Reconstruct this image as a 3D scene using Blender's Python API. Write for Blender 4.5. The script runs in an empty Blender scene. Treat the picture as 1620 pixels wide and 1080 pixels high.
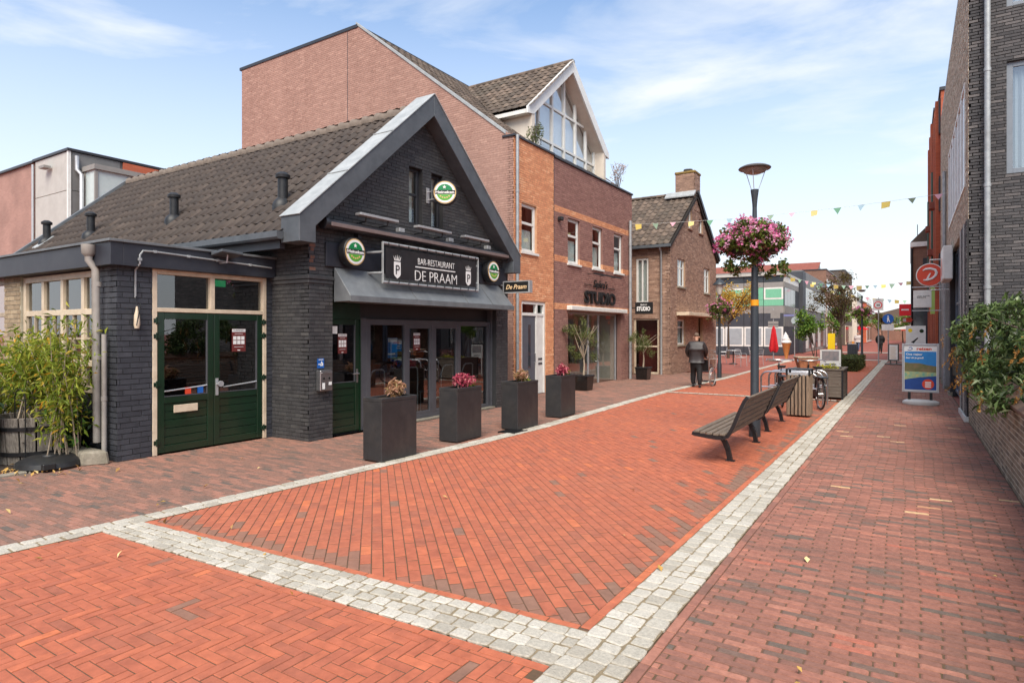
import bpy, bmesh, math, random
import numpy as np
from mathutils import Vector, Matrix, geometry

random.seed(11)
RNG = np.random.default_rng(5)
sc = bpy.context.scene
col = sc.collection
R = math.radians
V = Vector

# ------------------------------------------------------------------ camera
F_PX, HORIZON, EYE = 985.0, 525.0, 1.75
YAW = math.atan(630 / 985)
cam_data = bpy.data.cameras.new('camera')
cam_data.sensor_width = 36.0
cam_data.lens = F_PX / 1620 * 36
cam_data.shift_y = -(540 - HORIZON) / 1620
cam_data.clip_start = 0.05
cam_data.clip_end = 2000
cam = bpy.data.objects.new('camera', cam_data)
col.objects.link(cam)
cam.location = (0, 0, EYE)
cam.rotation_euler = (R(90), 0, YAW)
sc.camera = cam

# ------------------------------------------------------------------ sky, sun, exposure
SUN_EL, SUN_AZ = 50.0, 152.0          # azimuth measured clockwise from +Y
world = bpy.data.worlds.new('World')
sc.world = world
world.use_nodes = True
wn, wl = world.node_tree.nodes, world.node_tree.links
wn.clear()
w_out = wn.new('ShaderNodeOutputWorld')
w_bg = wn.new('ShaderNodeBackground')
w_bg.inputs['Strength'].default_value = 0.15
sky = wn.new('ShaderNodeTexSky')
sky.sky_type = 'NISHITA'
sky.sun_disc = False
sky.sun_elevation = R(SUN_EL)
sky.sun_rotation = R(SUN_AZ)
sky.air_density = 1.0
sky.dust_density = 1.2
sky.ozone_density = 1.0
tc = wn.new('ShaderNodeTexCoord')
mp = wn.new('ShaderNodeMapping')
mp.inputs['Scale'].default_value = (1.0, 1.0, 3.2)
mp.inputs['Rotation'].default_value = (0.15, 0.35, 0.5)
mp.inputs['Location'].default_value = (0.9, 0.35, 0.0)
nz = wn.new('ShaderNodeTexNoise')
nz.inputs['Scale'].default_value = 2.1
nz.inputs['Detail'].default_value = 9
nz.inputs['Roughness'].default_value = 0.56
nz.inputs['Distortion'].default_value = 0.5
rp = wn.new('ShaderNodeValToRGB')
rp.color_ramp.elements[0].position = 0.38
rp.color_ramp.elements[1].position = 0.68
sep = wn.new('ShaderNodeSeparateXYZ')
hz = wn.new('ShaderNodeMapRange')       # thin veil of cloud thickening towards the horizon
hz.inputs['From Min'].default_value = 0.0
hz.inputs['From Max'].default_value = 0.52
hz.inputs['To Min'].default_value = 1.0
hz.inputs['To Max'].default_value = 0.0
veil = wn.new('ShaderNodeMath')
veil.operation = 'MAXIMUM'
mul = wn.new('ShaderNodeMath')
mul.operation = 'MULTIPLY'
mul.inputs[1].default_value = 0.85
mx = wn.new('ShaderNodeMix')
mx.data_type = 'RGBA'
mx.inputs[7].default_value = (4.5, 4.6, 4.7, 1)
wl.new(tc.outputs['Generated'], mp.inputs['Vector'])
wl.new(mp.outputs['Vector'], nz.inputs['Vector'])
wl.new(nz.outputs['Fac'], rp.inputs['Fac'])
wl.new(tc.outputs['Generated'], sep.inputs['Vector'])
wl.new(sep.outputs['Z'], hz.inputs['Value'])
wl.new(rp.outputs['Color'], mul.inputs[0])
wl.new(mul.outputs[0], veil.inputs[0])
wl.new(hz.outputs['Result'], veil.inputs[1])
wl.new(veil.outputs[0], mx.inputs[0])
tint = wn.new('ShaderNodeMix')
tint.data_type = 'RGBA'
tint.blend_type = 'MULTIPLY'
tint.inputs[0].default_value = 1.0
tint.inputs[7].default_value = (0.82, 0.97, 1.06, 1)
wl.new(sky.outputs['Color'], tint.inputs[6])
wl.new(tint.outputs[2], mx.inputs[6])
wl.new(mx.outputs[2], w_bg.inputs['Color'])
wl.new(w_bg.outputs['Background'], w_out.inputs['Surface'])

sun_data = bpy.data.lights.new('sun', 'SUN')
sun_data.energy = 2.9
sun_data.angle = R(40)
sun_data.color = (1.0, 0.92, 0.80)
sun = bpy.data.objects.new('sun', sun_data)
col.objects.link(sun)
sd = V((math.sin(R(SUN_AZ)) * math.cos(R(SUN_EL)), math.cos(R(SUN_AZ)) * math.cos(R(SUN_EL)), math.sin(R(SUN_EL))))
sun.rotation_euler = sd.to_track_quat('Z', 'Y').to_euler()
sun.location = sd * 60

sc.view_settings.view_transform = 'Standard'
sc.view_settings.look = 'None'
sc.view_settings.gamma = 1
sc.view_settings.use_curve_mapping = False
sc.view_settings.exposure = 0.68

# ------------------------------------------------------------------ helpers: objects
WL = {}


def link(o):
    col.objects.link(o)
    return o


def wloc(o):
    return WL.get(o, V((0, 0, 0)))


def tag(o, label, cat, group=None):
    o['label'] = label
    o['category'] = cat
    if group:
        o['group'] = group
    return o


def thing(name, label, cat, loc=(0, 0, 0), group=None):
    o = bpy.data.objects.new(name, None)
    o.empty_display_size = 0.2
    o.location = loc
    link(o)
    WL[o] = V(loc)
    return tag(o, label, cat, group)


def put_mesh(name, me, mats, parent=None, loc=None):
    o = bpy.data.objects.new(name, me)
    for m in (mats if isinstance(mats, (list, tuple)) else [mats]):
        me.materials.append(m)
    link(o)
    if parent is not None:
        o.parent = parent
        WL[o] = wloc(parent)
    return o


def copy_tree(o, parent=None):
    c = o.copy()
    link(c)
    if parent is not None:
        c.parent = parent
    for ch in list(o.children):
        copy_tree(ch, c)
    return c


class MB:
    """collects faces in world coordinates; build() makes one mesh object under a parent"""

    def __init__(self):
        self.v, self.f, self.m, self.t = [], [], [], []

    def add(self, vs, fs, mi=0, tone=0.5):
        n = len(self.v)
        self.v.extend([tuple(p) for p in vs])
        for f in fs:
            self.f.append([i + n for i in f])
            self.m.append(mi)
            self.t.append(tone)
        return self

    def hexa(self, p, mi=0, tone=0.5):
        return self.add(p, [(0, 3, 2, 1), (4, 5, 6, 7), (0, 1, 5, 4), (1, 2, 6, 5), (2, 3, 7, 6), (3, 0, 4, 7)], mi, tone)

    def box(self, x0, y0, z0, x1, y1, z1, mi=0, tone=0.5):
        x0, x1 = min(x0, x1), max(x0, x1)
        y0, y1 = min(y0, y1), max(y0, y1)
        z0, z1 = min(z0, z1), max(z0, z1)
        return self.hexa([(x0, y0, z0), (x1, y0, z0), (x1, y1, z0), (x0, y1, z0),
                          (x0, y0, z1), (x1, y0, z1), (x1, y1, z1), (x0, y1, z1)], mi, tone)

    def obox(self, fr, u0, u1, n0, n1, z0, z1, mi=0, tone=0.5):
        return self.hexa([fr(u0, n0, z0), fr(u1, n0, z0), fr(u1, n1, z0), fr(u0, n1, z0),
                          fr(u0, n0, z1), fr(u1, n0, z1), fr(u1, n1, z1), fr(u0, n1, z1)], mi, tone)

    def beam(self, a, b, w, h, up=(0, 0, 1), mi=0):
        a, b = V(a), V(b)
        d = (b - a).normalized()
        up = V(up)
        s = d.cross(up)
        if s.length < 1e-4:
            s = d.cross(V((1, 0, 0)))
        s.normalize()
        t = s.cross(d).normalized()
        s *= w / 2
        t *= h / 2
        return self.hexa([a - s - t, a + s - t, b + s - t, b - s - t, a - s + t, a + s + t, b + s + t, b - s + t], mi)

    def prism(self, pts, off, mi=0, tone=0.5):
        """closed polygon (3D points) swept by the vector off"""
        n = len(pts)
        off = V(off)
        vs = [V(p) for p in pts] + [V(p) + off for p in pts]
        fs = [tuple(range(n))[::-1], tuple(range(n, 2 * n))]
        fs += [(i, (i + 1) % n, (i + 1) % n + n, i + n) for i in range(n)]
        return self.add(vs, fs, mi, tone)

    def tube(self, path, r, n=8, mi=0, caps=True, closed=False):
        path = [V(p) for p in path]
        k = len(path)
        rs = r if isinstance(r, (list, tuple)) else [r] * k
        ref = V((0, 0, 1))
        rings = []
        prev = None
        for i, p in enumerate(path):
            if closed:
                d = path[(i + 1) % k] - path[i - 1]
            else:
                d = path[min(i + 1, k - 1)] - path[max(i - 1, 0)]
            d.normalize()
            if prev is None:
                s = d.cross(ref)
                if s.length < 0.05:
                    s = d.cross(V((1, 0, 0)))
            else:
                s = prev - d * prev.dot(d)
            s.normalize()
            prev = s
            t = d.cross(s)
            rings.append([p + (s * math.cos(2 * math.pi * j / n) + t * math.sin(2 * math.pi * j / n)) * rs[i] for j in range(n)])
        vs = [q for ring in rings for q in ring]
        fs = []
        for i in range(k if closed else k - 1):
            a, b = i * n, ((i + 1) % k) * n
            fs += [(a + j, a + (j + 1) % n, b + (j + 1) % n, b + j) for j in range(n)]
        if caps and not closed:
            fs += [tuple(range(n))[::-1], tuple(range((k - 1) * n, k * n))]
        return self.add(vs, fs, mi)

    def lathe(self, prof, c, n=16, mi=0, sx=1.0, sy=1.0):
        vs = []
        for r, z in prof:
            vs += [(c[0] + r * sx * math.cos(2 * math.pi * j / n), c[1] + r * sy * math.sin(2 * math.pi * j / n), c[2] + z) for j in range(n)]
        fs = []
        for i in range(len(prof) - 1):
            a, b = i * n, (i + 1) * n
            fs += [(a + j, a + (j + 1) % n, b + (j + 1) % n, b + j) for j in range(n)]
        if prof[0][0] > 1e-5:
            fs.append(tuple(range(n))[::-1])
        if prof[-1][0] > 1e-5:
            fs.append(tuple(range((len(prof) - 1) * n, len(prof) * n)))
        return self.add(vs, fs, mi)

    def disc(self, c, nrm, r, th, n=24, mi=0, rx=None):
        """a round plate of thickness th whose front faces nrm"""
        c, nrm = V(c), V(nrm).normalized()
        s = nrm.cross(V((0, 0, 1)))
        s.normalize()
        t = s.cross(nrm)
        pts = [c + s * (rx or r) * math.cos(2 * math.pi * j / n) + t * r * math.sin(2 * math.pi * j / n) for j in range(n)]
        return self.prism(pts, nrm * th, mi)

    def build(self, name, mats, parent=None, smooth=False, bev=0.0, angle=40):
        off = wloc(parent) if parent is not None else V((0, 0, 0))
        me = bpy.data.meshes.new(name)
        me.from_pydata([(p[0] - off.x, p[1] - off.y, p[2] - off.z) for p in self.v], [], self.f)
        mats = mats if isinstance(mats, (list, tuple)) else [mats]
        if len(mats) > 1:
            me.polygons.foreach_set('material_index', self.m)
        a = me.attributes.new('tone', 'FLOAT', 'FACE')
        a.data.foreach_set('value', np.array(self.t, dtype=np.float32))
        if bev > 0:
            bm = bmesh.new()
            bm.from_mesh(me)
            bmesh.ops.recalc_face_normals(bm, faces=bm.faces)
            es = [e for e in bm.edges if len(e.link_faces) == 2 and e.calc_face_angle(0) > R(30)]
            bmesh.ops.bevel(bm, geom=es, offset=bev, offset_type='OFFSET', segments=1, affect='EDGES', clamp_overlap=True)
            bm.to_mesh(me)
            bm.free()
        else:
            bm = bmesh.new()
            bm.from_mesh(me)
            bmesh.ops.recalc_face_normals(bm, faces=bm.faces)
            bm.to_mesh(me)
            bm.free()
        if smooth:
            me.polygons.foreach_set('use_smooth', [True] * len(me.polygons))
            try:
                me.set_sharp_from_angle(angle=R(angle))
            except Exception:
                pass
        return put_mesh(name, me, mats, parent)


def frame(O, U, N):
    """maps (u along the wall, n out of it, z up) to world"""
    O, U, N = V(O), V(U).normalized(), V(N).normalized()
    return lambda u, n, z: O + U * u + N * n + V((0, 0, z))


# walls of the left row face +X with u = world y; walls facing -Y have u = world x
def fx(x):
    return frame((x, 0, 0), (0, 1, 0), (1, 0, 0))


def fxn(x):
    return frame((x, 0, 0), (0, 1, 0), (-1, 0, 0))


def fy(y):
    return frame((0, y, 0), (1, 0, 0), (0, -1, 0))


def project(p):
    s, c = math.sin(YAW), math.cos(YAW)
    d = -s * p[0] + c * p[1]
    if d < 0.1:
        return None
    return (810 + F_PX * (c * p[0] + s * p[1]) / d, HORIZON - F_PX * (p[2] - EYE) / d, d)


def in_view(p, m=5):
    q = project(p)
    return q is not None and -m < q[0] < 1620 + m and -m < q[1] < 1080 + m


# ------------------------------------------------------------------ helpers: materials
def C(r, g, b, k=1.0):
    def f(x):
        x /= 255.0
        return (x / 12.92 if x <= 0.04045 else ((x + 0.055) / 1.055) ** 2.4) * k
    return (f(r), f(g), f(b), 1.0)


def mat(name, c1, c2=None, scale=6.0, rough=0.6, metal=0.0, spec=0.5, bump=0.0, bscale=40.0, tone=None, detail=5.0, bdist=0.01,
        stretch=None, dirt=0.0, dirt_c=None, dscale=0.9, coat=0.0, streak=False, spots=0.0):
    """procedural surface: noise between c1 and c2, or a ramp over the per-piece 'tone' attribute, with wear and fine relief"""
    m = bpy.data.materials.new(name)
    m.use_nodes = True
    nt = m.node_tree
    N, L = nt.nodes, nt.links
    b = N['Principled BSDF']
    b.inputs['Roughness'].default_value = rough
    b.inputs['Metallic'].default_value = metal
    b.inputs['Specular IOR Level'].default_value = spec
    if coat:
        b.inputs['Coat Weight'].default_value = coat
    t = N.new('ShaderNodeTexCoord')
    vec = pos = t.outputs['Object']
    if tone:                 # pieces share meshes: read wear from the place, so no two look alike
        gn = N.new('ShaderNodeNewGeometry')
        vec = pos = gn.outputs['Position']
    if stretch:
        mpn = N.new('ShaderNodeMapping')
        mpn.inputs['Scale'].default_value = stretch
        L.new(vec, mpn.inputs['Vector'])
        vec = mpn.outputs['Vector']
    n = N.new('ShaderNodeTexNoise')
    n.inputs['Scale'].default_value = scale
    n.inputs['Detail'].default_value = detail
    n.inputs['Roughness'].default_value = 0.65
    L.new(vec, n.inputs['Vector'])
    c2 = c2 or tuple(x * 0.8 for x in c1[:3]) + (1,)
    if tone:
        at = N.new('ShaderNodeAttribute')
        at.attribute_name = 'tone'
        cr = N.new('ShaderNodeValToRGB')
        els = cr.color_ramp.elements
        while len(els) < len(tone):
            els.new(0.5)
        for e, (p, c) in zip(els, tone):
            e.position = p
            e.color = c
        L.new(at.outputs['Fac'], cr.inputs['Fac'])
        mr = N.new('ShaderNodeMapRange')
        mr.inputs['From Min'].default_value = 0.25
        mr.inputs['From Max'].default_value = 0.75
        mr.inputs['To Min'].default_value = 0.72
        mr.inputs['To Max'].default_value = 1.22
        L.new(n.outputs['Fac'], mr.inputs['Value'])
        mm = N.new('ShaderNodeMix')
        mm.data_type = 'RGBA'
        mm.blend_type = 'MULTIPLY'
        mm.inputs[0].default_value = 1.0
        L.new(cr.outputs['Color'], mm.inputs[6])
        L.new(mr.outputs['Result'], mm.inputs[7])
        colr = mm.outputs[2]
    else:
        cr = N.new('ShaderNodeValToRGB')
        cr.color_ramp.elements[0].position = 0.32
        cr.color_ramp.elements[1].position = 0.68
        cr.color_ramp.elements[0].color = c1
        cr.color_ramp.elements[1].color = c2
        L.new(n.outputs['Fac'], cr.inputs['Fac'])
        colr = cr.outputs['Color']
    if dirt:
        n2 = N.new('ShaderNodeTexNoise')
        n2.inputs['Scale'].default_value = dscale
        n2.inputs['Detail'].default_value = 7
        n2.inputs['Roughness'].default_value = 0.7
        if streak:
            ms_ = N.new('ShaderNodeMapping')
            ms_.inputs['Scale'].default_value = (1.6, 1.6, 0.22)
            L.new(pos, ms_.inputs['Vector'])
            L.new(ms_.outputs['Vector'], n2.inputs['Vector'])
        else:
            L.new(pos, n2.inputs['Vector'])
        r2 = N.new('ShaderNodeMapRange')
        r2.inputs['From Min'].default_value = 0.45
        r2.inputs['From Max'].default_value = 0.72
        r2.inputs['To Max'].default_value = dirt
        L.new(n2.outputs['Fac'], r2.inputs['Value'])
        m2 = N.new('ShaderNodeMix')
        m2.data_type = 'RGBA'
        m2.inputs[7].default_value = dirt_c or C(70, 62, 55)
        L.new(r2.outputs['Result'], m2.inputs[0])
        L.new(colr, m2.inputs[6])
        colr = m2.outputs[2]
    if spots:                # trodden-in gum and drip marks
        vo = N.new('ShaderNodeTexVoronoi')
        vo.inputs['Scale'].default_value = 2.3
        L.new(pos, vo.inputs['Vector'])
        r3 = N.new('ShaderNodeMapRange')
        r3.inputs['From Min'].default_value = 0.025
        r3.inputs['From Max'].default_value = 0.055
        r3.inputs['To Min'].default_value = spots
        r3.inputs['To Max'].default_value = 0.0
        L.new(vo.outputs['Distance'], r3.inputs['Value'])
        m3 = N.new('ShaderNodeMix')
        m3.data_type = 'RGBA'
        m3.inputs[7].default_value = C(92, 78, 70)
        L.new(r3.outputs['Result'], m3.inputs[0])
        L.new(colr, m3.inputs[6])
        colr = m3.outputs[2]
    L.new(colr, b.inputs['Base Color'])
    if bump:
        nb = N.new('ShaderNodeTexNoise')
        nb.inputs['Scale'].default_value = bscale
        nb.inputs['Detail'].default_value = 4
        L.new(vec, nb.inputs['Vector'])
        bp = N.new('ShaderNodeBump')
        bp.inputs['Strength'].default_value = bump
        bp.inputs['Distance'].default_value = bdist
        L.new(nb.outputs['Fac'], bp.inputs['Height'])
        L.new(bp.outputs['Normal'], b.inputs['Normal'])
    return m


def brick_tex(name, c1, c2, mortar, L_=0.21, H_=0.0625, axes='yz', rough=0.85):
    """masonry too far off to tell the bricks apart"""
    m = bpy.data.materials.new(name)
    m.use_nodes = True
    N, L = m.node_tree.nodes, m.node_tree.links
    b = N['Principled BSDF']
    b.inputs['Roughness'].default_value = rough
    t = N.new('ShaderNodeTexCoord')
    sp = N.new('ShaderNodeSeparateXYZ')
    cb = N.new('ShaderNodeCombineXYZ')
    L.new(t.outputs['Object'], sp.inputs['Vector'])
    ad = N.new('ShaderNodeMath')
    ad.operation = 'ADD'
    L.new(sp.outputs['X'], ad.inputs[0])
    L.new(sp.outputs['Y'], ad.inputs[1])
    if axes == 'xy':
        L.new(sp.outputs['X'], cb.inputs['X'])
        L.new(sp.outputs['Y'], cb.inputs['Y'])
    else:
        L.new(ad.outputs[0], cb.inputs['X'])
        L.new(sp.outputs['Z'], cb.inputs['Y'])
    bt = N.new('ShaderNodeTexBrick')
    bt.inputs['Scale'].default_value = 1.0
    bt.inputs['Brick Width'].default_value = L_
    bt.inputs['Row Height'].default_value = H_
    bt.inputs['Mortar Size'].default_value = 0.005
    bt.inputs['Color1'].default_value = c1
    bt.inputs['Color2'].default_value = c2
    bt.inputs['Mortar'].default_value = mortar
    L.new(cb.outputs['Vector'], bt.inputs['Vector'])
    n = N.new('ShaderNodeTexNoise')
    n.inputs['Scale'].default_value = 0.8
    n.inputs['Detail'].default_value = 6
    L.new(t.outputs['Object'], n.inputs['Vector'])
    mr = N.new('ShaderNodeMapRange')
    mr.inputs['From Min'].default_value = 0.3
    mr.inputs['From Max'].default_value = 0.7
    mr.inputs['To Min'].default_value = 0.82
    mr.inputs['To Max'].default_value = 1.15
    L.new(n.outputs['Fac'], mr.inputs['Value'])
    mm = N.new('ShaderNodeMix')
    mm.data_type = 'RGBA'
    mm.blend_type = 'MULTIPLY'
    mm.inputs[0].default_value = 1
    L.new(bt.outputs['Color'], mm.inputs[6])
    L.new(mr.outputs['Result'], mm.inputs[7])
    L.new(mm.outputs[2], b.inputs['Base Color'])
    return m


def glass_mat(name, tint=(0.75, 0.8, 0.8), mirror=0.06, ior=1.5, rough=0.01):
    """a window pane: sees through with a tint, reflects by Fresnel"""
    m = bpy.data.materials.new(name)
    m.use_nodes = True
    N, L = m.node_tree.nodes, m.node_tree.links
    N.remove(N['Principled BSDF'])
    out = N['Material Output']
    tr = N.new('ShaderNodeBsdfTransparent')
    tr.inputs['Color'].default_value = (*tint, 1)
    gl = N.new('ShaderNodeBsdfGlossy')
    gl.inputs['Roughness'].default_value = rough
    gl.inputs['Color'].default_value = (0.95, 0.97, 1, 1)
    fr = N.new('ShaderNodeFresnel')
    fr.inputs['IOR'].default_value = ior
    ad = N.new('ShaderNodeMath')
    ad.operation = 'ADD'
    ad.use_clamp = True
    ad.inputs[1].default_value = mirror
    L.new(fr.outputs['Fac'], ad.inputs[0])
    mxs = N.new('ShaderNodeMixShader')
    gm = N.new('ShaderNodeNewGeometry')          # only the outer face of the pane mirrors
    of_ = N.new('ShaderNodeMath')
    of_.operation = 'SUBTRACT'
    of_.use_clamp = True
    L.new(ad.outputs[0], of_.inputs[0])
    L.new(gm.outputs['Backfacing'], of_.inputs[1])
    L.new(of_.outputs[0], mxs.inputs[0])
    L.new(tr.outputs[0], mxs.inputs[1])
    L.new(gl.outputs[0], mxs.inputs[2])
    L.new(mxs.outputs[0], out.inputs['Surface'])
    return m


def leaf_mat(name, ramp, trans=0.35, rough=0.55):
    m = bpy.data.materials.new(name)
    m.use_nodes = True
    N, L = m.node_tree.nodes, m.node_tree.links
    b = N['Principled BSDF']
    b.inputs['Roughness'].default_value = rough
    b.inputs['Specular IOR Level'].default_value = 0.35
    out = N['Material Output']
    at = N.new('ShaderNodeAttribute')
    at.attribute_name = 'tone'
    cr = N.new('ShaderNodeValToRGB')
    els = cr.color_ramp.elements
    while len(els) < len(ramp):
        els.new(0.5)
    for e, (p, c) in zip(els, ramp):
        e.position = p
        e.color = c
    L.new(at.outputs['Fac'], cr.inputs['Fac'])
    L.new(cr.outputs['Color'], b.inputs['Base Color'])
    tl = N.new('ShaderNodeBsdfTranslucent')
    L.new(cr.outputs['Color'], tl.inputs['Color'])
    ms = N.new('ShaderNodeMixShader')
    ms.inputs[0].default_value = trans
    L.new(b.outputs[0], ms.inputs[1])
    L.new(tl.outputs[0], ms.inputs[2])
    L.new(ms.outputs[0], out.inputs['Surface'])
    return m


def emit_mat(name, c, s):
    m = bpy.data.materials.new(name)
    m.use_nodes = True
    b = m.node_tree.nodes['Principled BSDF']
    b.inputs['Base Color'].default_value = c
    b.inputs['Emission Color'].default_value = c
    b.inputs['Emission Strength'].default_value = s
    return m


# ------------------------------------------------------------------ helpers: bricks, paving, tiles, leaves, lettering
def spans(poly, z):
    xs = []
    for i in range(len(poly)):
        (a, az), (b, bz) = poly[i], poly[(i + 1) % len(poly)]
        if (az <= z) != (bz <= z):
            xs.append(a + (b - a) * (z - az) / (bz - az))
    xs.sort()
    return [(xs[i], xs[i + 1]) for i in range(0, len(xs) - 1, 2)]


def brick_wall(parent, name, O, U, N, poly, holes, mat_b, mat_m, L=0.21, H=0.0625, joint=0.010, depth=0.010, reveal=0.14,
               n_parts=0, tonef=None, edge=True, jit=0.0015, thick=0.2):
    """a wall sheet of mortar with openings (reveals built) and every brick standing proud of it"""
    O, U, N = V(O), V(U).normalized(), V(N).normalized()
    Z = V((0, 0, 1))
    fr = frame(O, U, N)
    mb = MB()
    ptsets = [[V((u, z, 0)) for u, z in poly]]
    for (a, b, c, d) in holes:
        ptsets.append([V((a, c, 0)), V((a, d, 0)), V((b, d, 0)), V((b, c, 0))])
    flat = [p for s in ptsets for p in s]
    tris = geometry.tessellate_polygon(ptsets)
    mb.add([fr(p.x, 0, p.y) for p in flat], tris)
    n = len(poly)
    for i in range(n):          # the wall's own thickness
        (a, az), (b, bz) = poly[i], poly[(i + 1) % n]
        mb.add([fr(a, 0, az), fr(b, 0, bz), fr(b, -thick, bz), fr(a, -thick, az)], [(0, 1, 2, 3)])
    for (a, b, c, d) in holes:
        q = [(a, c), (b, c), (b, d), (a, d)]
        for i in range(4):
            (p, pz), (r, rz) = q[i], q[(i + 1) % 4]
            mb.add([fr(p, 0, pz), fr(r, 0, rz), fr(r, -reveal, rz), fr(p, -reveal, pz)], [(0, 1, 2, 3)])
    w = mb.build(name, mat_m, parent)
    zs = [p[1] for p in poly]
    z0, z1 = min(zs), max(zs)
    recs, full = [], []
    k = 0
    z = z0
    while z < z1 - 0.02:
        zt = z + H - joint
        zm = (z + zt) / 2
        iv = spans(poly, zm)
        for (a, b, c, d) in holes:
            if c < zm < d:
                nv = []
                for (p, q) in iv:
                    if a > p:
                        nv.append((p, min(a, q)))
                    if b < q:
                        nv.append((max(b, p), q))
                iv = [t for t in nv if t[1] - t[0] > 0.02]
        st = (0.5 if k % 2 else 0.0) * L + (0.02 * math.sin(k * 1.7))
        for (p, q) in iv:
            i0 = math.floor((p - st) / L)
            i1 = math.ceil((q - st) / L)
            for i in range(i0, i1):
                a = max(p, st + i * L + joint / 2)
                b = min(q, st + (i + 1) * L - joint / 2)
                if b - a > 0.025:
                    isfull = (b - a) > L - joint - 0.002
                    recs.append((a, b, z, min(zt, z1), isfull))
        z += H
        k += 1
    tones = RNG.random(len(recs))
    sgn = 1.0 if (Z.cross(U)).dot(N) > 0 else -1.0
    if n_parts:
        cand = []
        for i, (a, b, c, d, isf) in enumerate(recs):
            if isf:
                p = fr((a + b) / 2, depth, (c + d) / 2)
                if in_view(p, -8):
                    cand.append(((p - V((0, 0, EYE))).length, i))
        cand.sort()
        chosen = {i for _, i in cand[:n_parts]}
        vars_ = []
        bl, bh = L - joint, H - joint
        for t in range(8):
            m = MB()
            y0, y1 = -0.004 * sgn, (depth + (t % 3 - 1) * jit) * sgn
            e = 0.0025
            m.add([(-bl / 2, y0, -bh / 2), (bl / 2, y0, -bh / 2), (bl / 2, y0, bh / 2), (-bl / 2, y0, bh / 2),
                   (-bl / 2 + e, y1, -bh / 2 + e), (bl / 2 - e, y1, -bh / 2 + e), (bl / 2 - e, y1, bh / 2 - e), (-bl / 2 + e, y1, bh / 2 - e)],
                  [(4, 5, 6, 7), (0, 1, 5, 4), (1, 2, 6, 5), (2, 3, 7, 6), (3, 0, 4, 7)], 0, (t + 0.5) / 8 if not tonef else tonef(t / 8))
            me = bpy.data.meshes.new(name + '_brick')
            me.from_pydata(m.v, [], m.f if sgn < 0 else [f[::-1] for f in m.f])
            at = me.attributes.new('tone', 'FLOAT', 'FACE')
            at.data.foreach_set('value', np.array(m.t, dtype=np.float32))
            me.materials.append(mat_b)
            vars_.append(me)
        rot = Matrix((U, Z.cross(U), Z)).transposed().to_euler()
        for i in chosen:
            a, b, c, d, _ = recs[i]
            o = bpy.data.objects.new('brick', vars_[int(tones[i] * 8) % 8])
            link(o)
            o.parent = w
            o.location = fr((a + b) / 2, 0, (c + d) / 2) - wloc(w)
            o.rotation_euler = rot
        keep = [i for i in range(len(recs)) if i not in chosen]
    else:
        keep = list(range(len(recs)))
    m = MB()
    off = wloc(w)
    vs, fs, ts = [], [], []
    e = 0.002
    for i in keep:
        a, b, c, d, _ = recs[i]
        dn = depth + random.uniform(-jit, jit)
        nb = len(vs)
        vs += [fr(a, -0.004, c), fr(b, -0.004, c), fr(b, -0.004, d), fr(a, -0.004, d),
               fr(a + e, dn, c + e), fr(b - e, dn, c + e), fr(b - e, dn, d - e), fr(a + e, dn, d - e)]
        for f in ((4, 5, 6, 7), (0, 1, 5, 4), (1, 2, 6, 5), (2, 3, 7, 6), (3, 0, 4, 7)):
            fs.append([nb + j for j in (f if sgn < 0 else f[::-1])])
        tv = tones[i] if not tonef else tonef(tones[i])
        ts += [tv] * 5
    me = bpy.data.meshes.new('brick_courses')
    me.from_pydata([p - off for p in vs], [], fs)
    at = me.attributes.new('tone', 'FLOAT', 'FACE')
    at.data.foreach_set('value', np.array(ts, dtype=np.float32))
    bo = put_mesh('brick_courses', me, mat_b, w)
    bo['kind'] = 'stuff'
    return w


def clip_convex(poly, clip):
    out = poly
    n = len(clip)
    for i in range(n):
        a, b = clip[i], clip[(i + 1) % n]
        inp, out = out, []
        if not inp:
            return []
        ex, ey = b[0] - a[0], b[1] - a[1]
        for j in range(len(inp)):
            p, q = inp[j], inp[(j + 1) % len(inp)]
            sp = ex * (p[1] - a[1]) - ey * (p[0] - a[0])
            sq = ex * (q[1] - a[1]) - ey * (q[0] - a[0])
            if sp >= 0:
                out.append(p)
            if (sp >= 0) != (sq >= 0):
                t = sp / (sp - sq)
                out.append((p[0] + (q[0] - p[0]) * t, p[1] + (q[1] - p[1]) * t))
    return out


def poly_area(p):
    return 0.5 * sum(p[i][0] * p[(i + 1) % len(p)][1] - p[(i + 1) % len(p)][0] * p[i][1] for i in range(len(p)))


def stone_mesh(vs, fs, ts, poly, top, tone, bevel, bottom, tilt=(0, 0)):
    n = len(poly)
    cx = sum(p[0] for p in poly) / n
    cy = sum(p[1] for p in poly) / n
    k = len(vs)
    for p in poly:
        vs.append((p[0], p[1], bottom))
    for p in poly:
        vs.append((p[0], p[1], top - bevel * 0.8 + (p[0] - cx) * tilt[0] + (p[1] - cy) * tilt[1]))
    for p in poly:
        dx, dy = p[0] - cx, p[1] - cy
        d = math.hypot(dx, dy)
        f = max(0.3, 1 - bevel * 1.3 / max(d, 1e-4))
        vs.append((cx + dx * f, cy + dy * f, top + dx * tilt[0] + dy * tilt[1]))
    for i in range(n):
        j = (i + 1) % n
        fs.append((k + i, k + j, k + n + j, k + n + i))
        fs.append((k + n + i, k + n + j, k + 2 * n + j, k + 2 * n + i))
    fs.append(tuple(range(k + 2 * n, k + 3 * n)))
    ts.extend([tone] * (2 * n + 1))


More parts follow.
